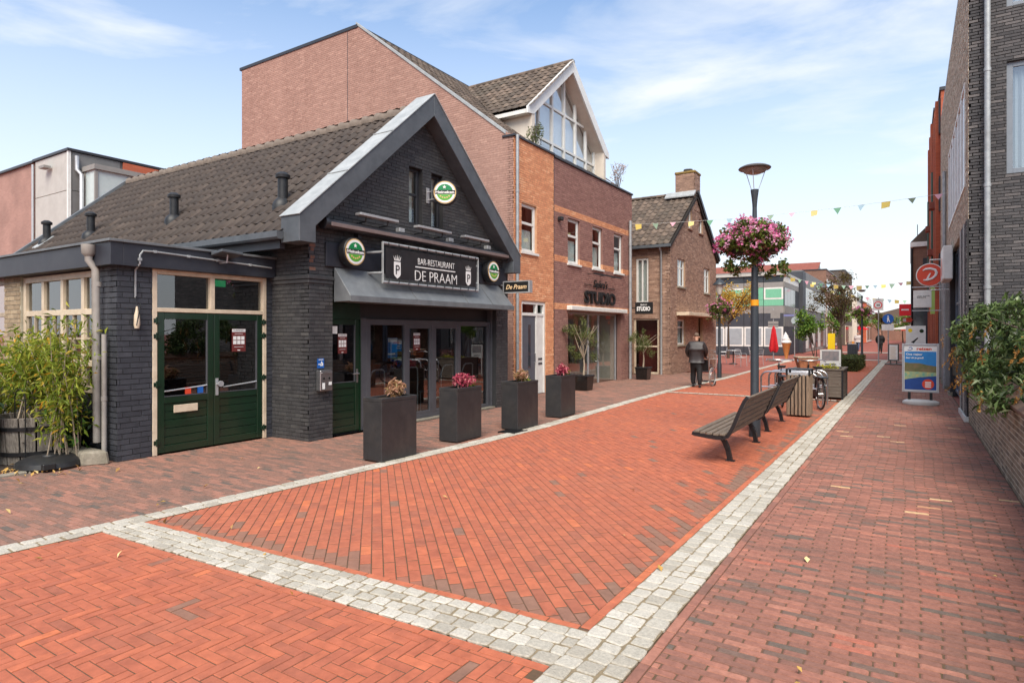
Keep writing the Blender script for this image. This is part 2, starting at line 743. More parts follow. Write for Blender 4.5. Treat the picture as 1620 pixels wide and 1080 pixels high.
def pave(base, pieces, clip, mat_b, joint, n_parts, bevel=0.004, top=0.0, piece='brick', field='brick_field', jz=0.0015, wob=0.0, shape_variants=10):
    """pieces: (cx, cy, angle, length, width, tone); cut to the convex outline clip and laid on the base sheet"""
    whole, rest = [], []
    for (cx, cy, an, l, w, t) in pieces:
        hl, hw = (l - joint) / 2, (w - joint) / 2
        ca, sa = math.cos(an), math.sin(an)
        r = [(cx + ca * x - sa * y, cy + sa * x + ca * y) for x, y in ((-hl, -hw), (hl, -hw), (hl, hw), (-hl, hw))]
        c = clip_convex(r, clip) if clip else r
        if len(c) < 3 or poly_area(c) < 0.0006:
            continue
        isf = (not clip) or abs(poly_area(c) - 4 * hl * hw) < 1e-6
        if isf and in_view((cx, cy, 0), -4):
            whole.append((math.hypot(cx, cy), (cx, cy, an, l, w, t)))
        else:
            rest.append((c, t, wob))
    whole.sort(key=lambda q: q[0])
    parts, more = whole[:n_parts], whole[n_parts:]
    for _, (cx, cy, an, l, w, t) in more:
        hl, hw = (l - joint) / 2, (w - joint) / 2
        ca, sa = math.cos(an), math.sin(an)
        rest.append(([(cx + ca * x - sa * y, cy + sa * x + ca * y) for x, y in ((-hl, -hw), (hl, -hw), (hl, hw), (-hl, hw))], t, wob))
    cache = {}
    for _, (cx, cy, an, l, w, t) in parts:
        q = min(int(t * shape_variants), shape_variants - 1)
        key = (round(l, 2), round(w, 2), q, random.randrange(3))
        if key not in cache:
            hl, hw = (l - joint) / 2, (w - joint) / 2
            vs, fs, ts = [], [], []
            pl = [(x + random.uniform(-wob, wob), y + random.uniform(-wob, wob)) for x, y in ((-hl, -hw), (hl, -hw), (hl, hw), (-hl, hw))]
            if wob > 0.004:      # rough setts: broken edges
                pl2 = []
                for i in range(4):
                    a, b = pl[i], pl[(i + 1) % 4]
                    pl2 += [(a[0] * .92 + b[0] * .08, a[1] * .92 + b[1] * .08), ((a[0] + b[0]) / 2 + random.uniform(-wob, wob) * .7, (a[1] + b[1]) / 2 + random.uniform(-wob, wob) * .7),
                            (a[0] * .08 + b[0] * .92, a[1] * .08 + b[1] * .92)]
                pl = pl2
            stone_mesh(vs, fs, ts, pl, 0.0, (q + 0.5) / shape_variants, bevel, -0.03)
            me = bpy.data.meshes.new(piece)
            me.from_pydata(vs, [], fs)
            at = me.attributes.new('tone', 'FLOAT', 'FACE')
            at.data.foreach_set('value', np.array(ts, dtype=np.float32))
            me.materials.append(mat_b)
            cache[key] = me
        o = bpy.data.objects.new(piece, cache[key])
        link(o)
        o.parent = base
        o.location = V((cx, cy, top + random.uniform(-jz, jz))) - wloc(base)
        o.rotation_euler = (random.gauss(0, 0.006), random.gauss(0, 0.006), an + random.gauss(0, 0.004 + wob * 0.6))
    vs, fs, ts = [], [], []
    for (c, t, wb) in rest:
        if wb:
            c = [(x + random.uniform(-wb, wb), y + random.uniform(-wb, wb)) for x, y in c]
        stone_mesh(vs, fs, ts, c, top + random.uniform(-jz, jz), t, bevel, top - 0.03, (random.gauss(0, 0.006), random.gauss(0, 0.006)))
    if vs:
        me = bpy.data.meshes.new(field)
        off = wloc(base)
        me.from_pydata([(x - off.x, y - off.y, z - off.z) for x, y, z in vs], [], fs)
        at = me.attributes.new('tone', 'FLOAT', 'FACE')
        at.data.foreach_set('value', np.array(ts, dtype=np.float32))
        f = put_mesh(field, me, mat_b, base)
        f['kind'] = 'stuff'


def tile_roof(parent, name, O, U, S, width, length, tw, tl, m_tile, m_under, n_parts, keep=None, piece='tile', wave=0.022, under=None):
    """pantiles laid from the eave corner O along U and up the slope S"""
    O, U, S = V(O), V(U).normalized(), V(S).normalized()
    Nn = U.cross(S).normalized()
    flip = False
    if Nn.z < 0:
        Nn = -Nn
        flip = True
    mb = MB()
    a, b, c, d = O, O + U * width, O + U * width + S * length, O + S * length
    lo = Nn * -0.05
    if under:
        under = [V(p) for p in under]
        mb.prism(under, lo * 2)
    else:
        mb.hexa([a + lo * 3, b + lo * 3, c + lo * 3, d + lo * 3, a + lo, b + lo, c + lo, d + lo])
    roof = mb.build(name, m_under, parent)
    prof = [(0.0, 0.30), (0.10, 0.75), (0.24, 1.0), (0.38, 0.75), (0.50, 0.18), (0.66, 0.0), (0.84, 0.06), (1.02, 0.32)]
    nu = len(prof)

    def tile_verts():
        v = []
        for (p, h) in prof:
            v.append((p * tw, 0.0, h * wave + 0.012 + 0.020 * (1 - h)))
        for (p, h) in prof:
            v.append((p * tw, tl * 1.08, h * wave + 0.004))
        for (p, h) in prof:
            v.append((p * tw, 0.002, h * wave + 0.002))
        f = [(i, i + 1, nu + i + 1, nu + i) for i in range(nu - 1)]
        f += [(2 * nu + i, 2 * nu + i + 1, i + 1, i) for i in range(nu - 1) if prof[i][1] + prof[i + 1][1] > 0.5]
        if flip:
            f = [q[::-1] for q in f]
        return v, f
    tv, tf = tile_verts()
    rows, cols = int(math.ceil(length / tl)), int(math.ceil(width / tw))
    recs = []
    for r in range(rows):
        for cidx in range(cols):
            o = O + U * (cidx * tw) + S * (r * tl)
            cen = o + U * tw / 2 + S * tl / 2
            if cidx * tw > width - tw * 0.4 or r * tl > length - tl * 0.3:
                continue
            if keep and not keep(cen):
                continue
            recs.append((o, cen))
    chosen = set()
    if n_parts:
        cand = sorted(((r[1] - V((0, 0, EYE))).length, i) for i, r in enumerate(recs) if in_view(r[1], -4))
        chosen = {i for _, i in cand[:n_parts]}
    rot = Matrix((U, Nn.cross(U), Nn)).transposed()
    # the tile runs along local +y; flip its length when S is opposite to Nn x U
    sg = 1.0 if Nn.cross(U).dot(S) > 0 else -1.0
    variants = []
    for t in range(8):
        me = bpy.data.meshes.new(piece)
        fv = [(x, y * sg, z) for x, y, z in tv]
        me.from_pydata(fv, [], tf)
        at = me.attributes.new('tone', 'FLOAT', 'FACE')
        at.data.foreach_set('value', np.full(len(tf), (t + .5) / 8, dtype=np.float32))
        me.polygons.foreach_set('use_smooth', [True] * len(me.polygons))
        me.materials.append(m_tile)
        variants.append(me)
    vs, fs, ts = [], [], []
    off = wloc(roof)
    er = rot.to_euler()
    for i, (o, cen) in enumerate(recs):
        jj = random.uniform(-0.003, 0.004)
        if i in chosen:
            ob = bpy.data.objects.new(piece, random.choice(variants))
            link(ob)
            ob.parent = roof
            ob.location = o + Nn * jj - off
            ob.rotation_euler = er
        else:
            k = len(vs)
            t = random.random()
            for (x, y, z) in tv:
                vs.append(o + U * x + S * y + Nn * (z + jj) - off)
            fs += [[k + q for q in f] for f in tf]
            ts += [t] * len(tf)
    if vs:
        me = bpy.data.meshes.new('tile_field')
        me.from_pydata(vs, [], fs)
        at = me.attributes.new('tone', 'FLOAT', 'FACE')
        at.data.foreach_set('value', np.array(ts, dtype=np.float32))
        me.polygons.foreach_set('use_smooth', [True] * len(me.polygons))
        f = put_mesh('tile_field', me, m_tile, roof)
        f['kind'] = 'stuff'
    return roof


def leaf_mesh(name, centers, size, m, parent=None, aspect=0.5, up=0.35, droop=0.0, tones=None, jitter=0.4, dirs=None, fold=0.15):
    """many leaf-sized faces: each a pointed blade folded a little along its midrib"""
    P_ = np.asarray(centers, dtype=np.float64)
    n = len(P_)
    d = RNG.normal(size=(n, 3)) if dirs is None else np.asarray(dirs, dtype=np.float64) + RNG.normal(size=(n, 3)) * 0.45
    d[:, 2] -= droop
    d /= np.linalg.norm(d, axis=1)[:, None] + 1e-9
    nr = RNG.normal(size=(n, 3))
    nr[:, 2] = np.abs(nr[:, 2]) + up * 2
    s = np.cross(d, nr)
    s /= np.linalg.norm(s, axis=1)[:, None] + 1e-9
    nn = np.cross(s, d)
    sz = size * (1 + RNG.uniform(-jitter, jitter, n))[:, None]
    a = P_ - d * sz * .5
    tip = P_ + d * sz * .5
    mid = P_ - d * sz * 0.05
    l = mid + s * sz * aspect * .5 + nn * sz * fold
    r = mid - s * sz * aspect * .5 + nn * sz * fold
    vs = np.stack([a, l, tip, r], axis=1).reshape(-1, 3)
    if parent is not None:
        vs = vs - np.array(wloc(parent))
    idx = np.arange(n)[:, None] * 4
    fs = np.concatenate([idx + np.array([[0, 1, 2]]), idx + np.array([[0, 2, 3]])], axis=1).reshape(-1, 3)
    me = bpy.data.meshes.new(name)
    me.from_pydata(vs.tolist(), [], fs.tolist())
    if tones is None:
        tones = RNG.random(n)
    at = me.attributes.new('tone', 'FLOAT', 'FACE')
    at.data.foreach_set('value', np.repeat(np.asarray(tones, dtype=np.float32), 2))
    return put_mesh(name, me, m, parent)


def blob_points(n, blobs, shell=0.55):
    """points through a set of ellipsoids (c, r): denser towards the skin, so the crown has gaps and clumps"""
    out = []
    w = np.array([b[1][0] * b[1][1] * b[1][2] for b in blobs]) ** 0.7
    w = w / w.sum()
    for (c, r), k in zip(blobs, (w * n).astype(int) + 1):
        d = RNG.normal(size=(k, 3))
        d /= np.linalg.norm(d, axis=1)[:, None]
        rad = (shell + (1 - shell) * RNG.random(k)) * (0.9 + 0.25 * np.sin(d[:, 0] * 7 + c[0] * 9) * np.sin(d[:, 1] * 6 + c[1] * 5) * np.sin(d[:, 2] * 8))
        out.append(np.array(c) + d * rad[:, None] * np.array(r))
    return np.concatenate(out)


def lettering(name, s, h, m, fr, u, n, z, parent=None, depth=0.004, width=None, shear=0.0, weight=0.0, align='CENTER', dirU=1):
    """flat raised letters on a surface given by the frame fr: centre u, base line z, cap height h"""
    cu = bpy.data.curves.new(name, 'FONT')
    cu.body = s
    cu.size = h * 1.38
    cu.align_x = align
    cu.shear = shear
    cu.offset = weight
    cu.extrude = depth / 2
    cu.resolution_u = 3
    to = bpy.data.objects.new(name, cu)
    col.objects.link(to)
    dg = bpy.context.evaluated_depsgraph_get()
    me = bpy.data.meshes.new_from_object(to.evaluated_get(dg))
    bpy.data.objects.remove(to)
    bpy.data.curves.remove(cu)
    k = 1.0
    if width:
        xs = [v.co.x for v in me.vertices]
        k = width / max(1e-6, max(xs) - min(xs))
    off = wloc(parent) if parent is not None else V((0, 0, 0))
    for v in me.vertices:
        v.co = fr(u + dirU * v.co.x * k, n + depth / 2 + v.co.z, z + v.co.y) - off
    me.materials.clear()
    o = put_mesh(name, me, m, parent)
    return o
# ------------------------------------------------------------------ materials
M = {}
M['red_brick'] = mat('red paving brick', C(190, 90, 66), scale=9, rough=0.82, bump=0.35, bscale=150, bdist=0.004, dirt=0.4, dirt_c=C(164, 106, 82), dscale=0.55, spots=0.5, tone=[
    (0.0, C(134, 102, 84)), (0.09, C(142, 100, 82)), (0.12, C(160, 93, 70)), (0.35, C(172, 95, 69)), (0.6, C(180, 99, 70)), (0.85, C(188, 104, 72)), (0.97, C(200, 111, 71)), (1.0, C(208, 110, 66))])
M['walk_brick'] = mat('pavement brick', C(150, 96, 84), scale=22, rough=0.85, bump=0.4, bscale=130, bdist=0.005, dirt=0.35, dirt_c=C(116, 86, 74), dscale=0.7, spots=0.5, tone=[
    (0.0, C(102, 90, 80)), (0.12, C(112, 94, 83)), (0.2, C(126, 91, 78)), (0.45, C(142, 96, 81)), (0.7, C(158, 104, 87)), (0.90, C(174, 118, 98)), (0.955, C(174, 102, 82)), (0.97, C(206, 164, 120)), (1.0, C(220, 186, 140))])
M['left_brick'] = mat('purple pavement brick', C(140, 96, 88), scale=22, rough=0.85, bump=0.4, bscale=130, bdist=0.005, dirt=0.4, dirt_c=C(102, 84, 74), dscale=0.6, spots=0.5, tone=[
    (0.0, C(98, 88, 79)), (0.10, C(106, 91, 82)), (0.16, C(120, 96, 84)), (0.5, C(138, 102, 87)), (0.8, C(150, 108, 91)), (1.0, C(164, 114, 96))])
M['sett'] = mat('granite sett', C(205, 200, 194), scale=55, rough=0.8, bump=0.8, bscale=90, bdist=0.008, dirt=0.25, dirt_c=C(168, 158, 142), dscale=1.4, tone=[
    (0.0, C(166, 157, 142)), (0.3, C(182, 174, 159)), (0.7, C(192, 184, 170)), (0.96, C(202, 194, 180)), (1.0, C(202, 150, 110))])
M['joint'] = mat('joint sand', C(112, 80, 62), C(92, 70, 52), scale=30, rough=0.95, bump=0.5, bscale=200, dirt=0.5, dirt_c=C(74, 80, 46), dscale=2.0)
M['sett_sand'] = mat('sandy sett joint', C(150, 132, 104), C(122, 108, 84), scale=30, rough=.95, bump=.5, bscale=200)
M['ground'] = brick_tex('far paving', C(168, 88, 70), C(150, 82, 68), C(104, 74, 62), 0.21, 0.07, 'xy')
M['soil'] = mat('soil', C(70, 54, 42), C(44, 36, 28), scale=14, rough=0.95, bump=0.8, bscale=60)
M['concrete'] = mat('weathered concrete', C(158, 148, 132), C(120, 112, 98), scale=9, rough=0.9, bump=0.5, bscale=70, dirt=0.5, dirt_c=C(96, 98, 74), dscale=3)
M['black_brick'] = mat('black painted brick', C(52, 53, 57), scale=10, rough=0.55, bump=0.5, bscale=90, bdist=0.004, dirt=0.45, dirt_c=C(88, 86, 83), dscale=1.2, streak=True, tone=[
    (0.0, C(58, 57, 58)), (0.5, C(64, 63, 64)), (0.92, C(71, 70, 70)), (1.0, C(84, 82, 80))])
M['black_mortar'] = mat('black painted joint', C(52, 52, 53), C(46, 46, 47), rough=0.7)
M['navy_brick'] = mat('blue black painted brick', C(50, 53, 62), scale=8, rough=0.5, bump=0.5, bscale=80, bdist=0.004, dirt=0.25, dirt_c=C(80, 82, 88), dscale=1.1, tone=[
    (0.0, C(54, 56, 62)), (0.5, C(60, 62, 68)), (1.0, C(67, 69, 75))])
M['beige_brick'] = mat('beige brick', C(168, 146, 118), scale=10, rough=0.85, bump=0.4, bscale=90, tone=[(0.0, C(146, 126, 102)), (0.5, C(170, 148, 120)), (1.0, C(186, 164, 134))])
M['navy_paint'] = mat('blue black paint', C(48, 50, 58), C(40, 42, 50), scale=3, rough=0.45, dirt=0.25, dirt_c=C(82, 82, 84), dscale=2)
M['zinc'] = mat('aged zinc', C(112, 115, 117), C(90, 93, 96), scale=3.5, rough=0.5, metal=0.0, dirt=0.3, dirt_c=C(134, 135, 134), dscale=1.4)
M['zinc_dark'] = mat('dark zinc cladding', C(90, 94, 98), C(74, 78, 82), scale=4, rough=0.5, dirt=0.3, dirt_c=C(104, 110, 116), dscale=1.3)
M['lead_light'] = mat('light zinc capping', C(176, 178, 177), C(150, 153, 153), scale=5, rough=0.6, dirt=0.35, dirt_c=C(140, 144, 144), dscale=2.2)
M['tile_dark'] = mat('brown concrete tile', C(92, 80, 72), scale=12, rough=0.75, bump=0.3, bscale=120, dirt=0.3, dirt_c=C(76, 67, 58), dscale=0.8, tone=[
    (0.0, C(60, 50, 44)), (0.5, C(66, 55, 48)), (0.9, C(72, 60, 52)), (1.0, C(84, 71, 62))])
M['tile_brown'] = mat('weathered brown tile', C(118, 96, 80), scale=10, rough=0.8, bump=0.3, bscale=100, dirt=0.35, dirt_c=C(104, 96, 82), dscale=0.9, tone=[
    (0.0, C(78, 66, 57)), (0.5, C(96, 81, 69)), (1.0, C(120, 102, 88))])
M['under'] = mat('roof boarding', C(40, 34, 30), rough=0.9)
M['green_door'] = mat('dark green paint', C(20, 48, 30), C(16, 40, 26), scale=5, rough=0.28, bump=0.05, bscale=60, dirt=0.2, dirt_c=C(46, 62, 48), dscale=2.5, coat=0.3)
M['cream'] = mat('cream paint', C(222, 204, 178), C(206, 186, 160), scale=6, rough=0.45, dirt=0.25, dirt_c=C(158, 138, 114), dscale=3)
M['cream_dull'] = mat('dull cream paint', C(190, 172, 148), C(168, 150, 128), scale=6, rough=0.5, dirt=0.3, dirt_c=C(120, 106, 88), dscale=3)
M['white'] = mat('white paint', C(232, 230, 224), C(220, 217, 210), scale=5, rough=0.4, dirt=0.12, dirt_c=C(186, 180, 168), dscale=2.5)
M['render'] = mat('cream render', C(226, 214, 198), C(212, 198, 182), scale=3, rough=0.8)
M['grey_frame'] = mat('grey window frame', C(84, 84, 88), C(74, 74, 78), scale=4, rough=0.4)
M['dark_frame'] = mat('dark grey frame', C(52, 52, 56), C(44, 44, 48), scale=4, rough=0.4)
M['black'] = mat('black metal', C(30, 30, 32), C(24, 24, 26), rough=0.4)
M['black_plastic'] = mat('black plastic', C(34, 34, 36), C(26, 26, 28), scale=8, rough=0.5, dirt=0.3, dirt_c=C(70, 68, 64), dscale=5)
M['steel'] = mat('brushed steel', C(190, 190, 190), C(170, 170, 172), scale=20, rough=0.28, metal=0.9)
M['alu'] = mat('aluminium', C(196, 196, 196), C(180, 180, 182), scale=10, rough=0.4, metal=0.5)
M['galv'] = mat('galvanised pipe', C(178, 180, 180), C(150, 152, 154), scale=9, rough=0.45, metal=0.3, dirt=0.3, dirt_c=C(132, 128, 120), dscale=3)
M['pvc'] = mat('grey pvc pipe', C(170, 164, 156), C(150, 144, 138), scale=5, rough=0.5, dirt=0.35, dirt_c=C(120, 110, 100), dscale=3)
M['glass'] = glass_mat('window glass', (0.85, 0.88, 0.88), 0.16)
M['shop_glass'] = glass_mat('shop glass', (0.66, 0.69, 0.69), 0.12)
M['sky_glass'] = glass_mat('bright glass', (0.95, 0.97, 0.98), 0.30)
M['interior'] = mat('dark interior', C(54, 46, 42), C(34, 30, 28), scale=2, rough=0.8)
M['interior_wood'] = mat('interior wood', C(104, 66, 40), C(80, 50, 30), scale=6, rough=0.6)
M['curtain'] = mat('net curtain', C(234, 234, 228), C(216, 217, 210), scale=8, rough=0.9)
M['green_curtain'] = mat('green curtain', C(130, 196, 160), C(100, 170, 136), scale=14, rough=0.8, stretch=(8, 8, 0.3))
M['pink_brick'] = mat('pink brown brick', C(176, 124, 108), scale=14, rough=0.85, bump=0.3, bscale=90, dirt=0.45, dirt_c=C(196, 156, 140), dscale=0.35, streak=True, tone=[
    (0.0, C(156, 118, 104)), (0.5, C(164, 126, 112)), (0.9, C(172, 133, 118)), (1.0, C(182, 143, 127))])
M['pink_mortar'] = mat('grey pink mortar', C(170, 134, 118), C(160, 124, 110), rough=0.9)
M['orange_brick'] = mat('orange brick', C(222, 134, 76), scale=16, rough=0.85, bump=0.3, bscale=90, dirt=0.2, dirt_c=C(196, 120, 80), dscale=0.8, tone=[
    (0.0, C(212, 142, 102)), (0.4, C(222, 154, 112)), (0.8, C(230, 163, 119)), (1.0, C(238, 180, 138))])
M['orange_mortar'] = mat('sandy mortar', C(204, 158, 124), C(188, 142, 110), rough=0.9)
M['purple_brick'] = mat('purple brick', C(136, 92, 84), scale=16, rough=0.85, bump=0.3, bscale=90, dirt=0.2, dirt_c=C(158, 116, 104), dscale=0.5, tone=[
    (0.0, C(142, 102, 92)), (0.5, C(155, 113, 102)), (1.0, C(167, 125, 112))])
M['purple_mortar'] = mat('dark red mortar', C(136, 100, 90), C(124, 90, 80), rough=0.9)
M['house_brick'] = mat('brown house brick', C(160, 112, 84), scale=14, rough=0.88, bump=0.3, bscale=90, dirt=0.25, dirt_c=C(178, 136, 106), dscale=0.6, tone=[
    (0.0, C(130, 103, 90)), (0.4, C(154, 123, 106)), (0.8, C(167, 134, 116)), (1.0, C(184, 153, 134))])
M['house_mortar'] = mat('house mortar', C(168, 138, 112), C(148, 120, 96), rough=0.9)
M['dark_brick'] = mat('charcoal brick', C(74, 72, 74), scale=16, rough=0.8, bump=0.4, bscale=80, dirt=0.25, dirt_c=C(104, 98, 96), dscale=1.0, tone=[
    (0.0, C(58, 56, 58)), (0.4, C(72, 70, 71)), (0.8, C(86, 82, 82)), (1.0, C(108, 102, 100))])
M['dark_mortar'] = mat('dark mortar', C(58, 56, 56), C(48, 46, 46), rough=0.9)
M['lowwall_brick'] = mat('old brown brick', C(128, 108, 90), scale=14, rough=0.9, bump=0.5, bscale=70, dirt=0.45, dirt_c=C(84, 82, 66), dscale=1.3, tone=[
    (0.0, C(112, 100, 86)), (0.4, C(140, 125, 105)), (0.8, C(156, 140, 118)), (1.0, C(174, 158, 136))])
M['lowwall_mortar'] = mat('old lime mortar', C(196, 188, 170), C(170, 162, 142), scale=9, rough=0.95)
M['coping'] = mat('brown coping stone', C(132, 98, 78), C(104, 80, 66), scale=7, rough=0.85, bump=0.4, bscale=60, dirt=0.5, dirt_c=C(96, 92, 76), dscale=2)
M['beige_far'] = brick_tex('pale brick', C(196, 180, 158), C(180, 162, 140), C(206, 196, 180), 0.22, 0.065)
M['orange_far'] = brick_tex('orange far brick', C(190, 98, 66), C(176, 88, 60), C(150, 90, 66))
M['brown_far'] = brick_tex('brown far brick', C(136, 96, 78), C(120, 84, 68), C(140, 116, 100))
M['grey_far'] = mat('grey render', C(132, 130, 128), C(120, 118, 118), scale=2, rough=0.8)
M['dark_panel'] = mat('dark panel', C(66, 68, 74), C(58, 60, 66), scale=2, rough=0.6)
M['grey_panel'] = mat('grey cladding panel', C(150, 146, 140), C(136, 132, 128), scale=3, rough=0.6, dirt=0.2, dirt_c=C(116, 112, 108), dscale=1.0)
M['light_panel'] = mat('pale cladding panel', C(190, 186, 178), C(178, 174, 166), scale=2, rough=0.6, dirt=0.2, dirt_c=C(150, 146, 140), dscale=0.8)
M['mid_panel'] = mat('mid grey cladding', C(122, 120, 118), C(110, 108, 106), scale=2, rough=0.6)
M['red_roof'] = mat('red tile roof', C(146, 80, 64), C(126, 68, 55), scale=3, rough=0.8)
M['wood_grey'] = mat('weathered slat wood', C(128, 112, 96), C(92, 80, 70), scale=9, rough=0.8, bump=0.35, bscale=40, stretch=(6, 0.6, 6), dirt=0.25, dirt_c=C(70, 62, 54), dscale=4)
M['wood_bin'] = mat('pale slat wood', C(156, 132, 108), C(110, 92, 76), scale=8, rough=0.75, bump=0.35, bscale=40, stretch=(8, 8, 0.7), dirt=0.3, dirt_c=C(96, 82, 68), dscale=3)
M['wood_planter'] = mat('grey planter boards', C(120, 108, 96), C(92, 82, 72), scale=8, rough=0.8, bump=0.3, bscale=40, stretch=(1, 1, 9))
M['barrel'] = mat('old barrel wood', C(150, 142, 132), C(84, 76, 68), scale=9, rough=0.9, bump=0.5, bscale=50, stretch=(9, 9, 0.8), dirt=0.4, dirt_c=C(54, 48, 42), dscale=4)
M['planter_black'] = mat('dark fibre cement', C(50, 50, 51), C(40, 40, 41), scale=5, rough=0.5, bump=0.1, bscale=40, dirt=0.45, dirt_c=C(80, 75, 70), dscale=2.2)
M['lamp_grey'] = mat('anthracite post', C(56, 61, 67), C(48, 53, 58), scale=5, rough=0.4, dirt=0.15, dirt_c=C(92, 92, 90), dscale=4)
M['lamp_brown'] = mat('lamp hood', C(86, 80, 76), C(76, 70, 66), scale=5, rough=0.4)
M['lamp_glass'] = mat('lamp diffuser', C(150, 138, 128), C(140, 128, 118), scale=3, rough=0.25)
M['acrylic'] = glass_mat('clear acrylic', (0.95, 0.96, 0.97), 0.03)
M['rubber'] = mat('rubber', C(26, 26, 27), C(20, 20, 21), rough=0.7)
M['ink_white'] = mat('white print', C(236, 234, 230), C(230, 228, 224), rough=0.5)
M['ink_black'] = mat('black print', C(24, 23, 23), C(20, 20, 20), rough=0.5)
M['ink_red'] = mat('red print', C(222, 74, 44), C(214, 68, 40), rough=0.45)
M['shop_red'] = mat('bright red sign', C(222, 24, 36), C(212, 20, 32), rough=0.4)
M['poster_red'] = mat('dark red print', C(112, 44, 40), C(100, 38, 36), rough=0.5)
M['beer_green'] = mat('green print', C(24, 132, 74), C(20, 120, 66), rough=0.3)
M['beer_lime'] = mat('lime print', C(96, 170, 60), C(84, 158, 52), rough=0.3)
M['beer_gold'] = mat('gold print', C(214, 180, 124), C(204, 168, 112), rough=0.35)
M['blue_sign'] = mat('blue sign', C(30, 96, 176), C(26, 88, 164), rough=0.4)
M['blue_sky_print'] = mat('blue print', C(48, 140, 204), C(36, 120, 190), scale=3, rough=0.4)
M['blue_deep_print'] = mat('deep blue print', C(34, 76, 146), C(28, 66, 132), scale=5, rough=0.4)
M['hill_print'] = mat('hill print', C(138, 116, 84), C(96, 104, 60), scale=9, rough=0.4)
M['sand_print'] = mat('sand print', C(206, 186, 112), C(92, 168, 150), scale=12, rough=0.4)
M['yellow'] = mat('yellow', C(250, 214, 20), C(244, 206, 10), rough=0.5)
M['orange_band'] = mat('orange sticker', C(240, 156, 20), C(232, 146, 14), rough=0.5)
M['red_cloth'] = mat('red parasol cloth', C(206, 26, 36), C(176, 18, 28), scale=6, rough=0.8)
M['wicker'] = mat('wicker', C(176, 112, 76), C(140, 86, 56), scale=40, rough=0.8, bump=0.8, bscale=60)
M['cone_waffle'] = mat('waffle', C(206, 140, 78), C(182, 116, 60), scale=20, rough=0.6)
M['skin'] = mat('skin', C(206, 158, 134), C(192, 144, 120), rough=0.55)
M['hair_grey'] = mat('grey hair', C(120, 100, 84), C(90, 74, 62), scale=40, rough=0.8)
M['jacket'] = mat('quilted dark jacket', C(56, 48, 48), C(40, 35, 36), scale=5, rough=0.5, bump=0.3, bscale=14)
M['trousers'] = mat('black trousers', C(26, 25, 27), C(20, 19, 21), rough=0.8)
M['denim'] = mat('denim', C(70, 84, 110), C(58, 70, 94), rough=0.8)
M['pale_cloth'] = mat('pale shirt', C(206, 196, 190), C(186, 176, 170), rough=0.8)
M['terracotta'] = mat('terracotta', C(178, 96, 66), C(160, 84, 58), rough=0.8)
M['bark'] = mat('bark', C(96, 80, 66), C(64, 54, 46), scale=12, rough=0.9, bump=0.6, bscale=40)
M['bark_pale'] = mat('pale bark', C(176, 160, 138), C(140, 124, 106), scale=12, rough=0.9, bump=0.4, bscale=40)
M['hedge_core'] = mat('hedge twigs', C(48, 46, 32), C(34, 34, 24), rough=0.95)
g = lambda *a: [(p, C(*c)) for p, c in a]
M['leaf_bamboo'] = leaf_mat('bamboo leaf', g((0, (76, 92, 30)), (0.35, (118, 136, 44)), (0.75, (156, 166, 60)), (0.94, (184, 176, 78)), (1, (214, 160, 50))))
M['leaf_ivy'] = leaf_mat('ivy leaf', g((0, (40, 66, 26)), (0.6, (76, 112, 44)), (1, (118, 148, 66))))
M['leaf_dark'] = leaf_mat('dark shrub leaf', g((0, (28, 42, 22)), (0.6, (48, 72, 34)), (1, (84, 112, 52))))
M['leaf_basket'] = leaf_mat('basket leaf', g((0, (60, 66, 34)), (0.3, (86, 104, 44)), (0.75, (120, 142, 60)), (0.93, (150, 128, 84)), (1, (150, 100, 80))))
M['petal_pink'] = leaf_mat('pink petal', g((0, (220, 104, 156)), (0.5, (236, 146, 188)), (0.85, (244, 184, 210)), (1, (240, 196, 212))), trans=0.3)
M['leaf_olive'] = leaf_mat('olive leaf', g((0, (70, 78, 44)), (0.5, (104, 114, 62)), (1, (146, 152, 96))))
M['leaf_buddleia'] = leaf_mat('buddleia leaf', g((0, (40, 54, 30)), (0.4, (70, 90, 46)), (0.85, (106, 126, 70)), (1, (160, 170, 132))), trans=0.25)
M['spike_brown'] = leaf_mat('faded flower spike', g((0, (122, 82, 36)), (0.6, (160, 112, 52)), (1, (186, 146, 80))))
M['leaf_tree'] = leaf_mat('green tree leaf', g((0, (62, 92, 34)), (0.5, (104, 140, 52)), (1, (150, 176, 80))))
M['leaf_copper'] = leaf_mat('copper tree leaf', g((0, (66, 50, 36)), (0.5, (98, 80, 48)), (0.85, (116, 112, 56)), (1, (150, 110, 70))))
M['leaf_yellow'] = leaf_mat('autumn leaf', g((0, (150, 122, 50)), (0.5, (196, 158, 62)), (1, (222, 186, 84))))
M['leaf_hedge'] = leaf_mat('hedge leaf', g((0, (52, 62, 34)), (0.6, (84, 96, 50)), (1, (112, 116, 66))))
M['leaf_heather'] = leaf_mat('heather leaf', g((0, (132, 96, 60)), (0.4, (190, 150, 110)), (0.75, (216, 170, 150)), (1, (150, 148, 80))))
M['petal_red'] = leaf_mat('crimson petal', g((0, (130, 40, 60)), (0.5, (176, 66, 90)), (0.9, (214, 120, 130)), (1, (232, 190, 170))), trans=0.2)
M['petal_white'] = leaf_mat('white petal', g((0, (210, 206, 190)), (1, (240, 238, 228))), trans=0.2)
M['petal_yellow'] = leaf_mat('yellow flower', g((0, (150, 150, 50)), (1, (206, 190, 70))), trans=0.2)
M['leaf_litter'] = leaf_mat('fallen leaf', g((0, (150, 110, 60)), (0.5, (196, 156, 84)), (1, (226, 206, 150))), trans=0.1)

# ------------------------------------------------------------------ the ground, the street and its paving
def sheet(name, pts, m, z, kind='structure'):
    mb = MB()
    mb.add([(x, y, z) for x, y in pts], [tuple(range(len(pts)))])
    o = mb.build(name, m)
    if kind:
        o['kind'] = kind
    return o


sheet('ground', [(-400, -300), (400, -300), (400, 900), (-400, 900)], M['ground'], -0.034)


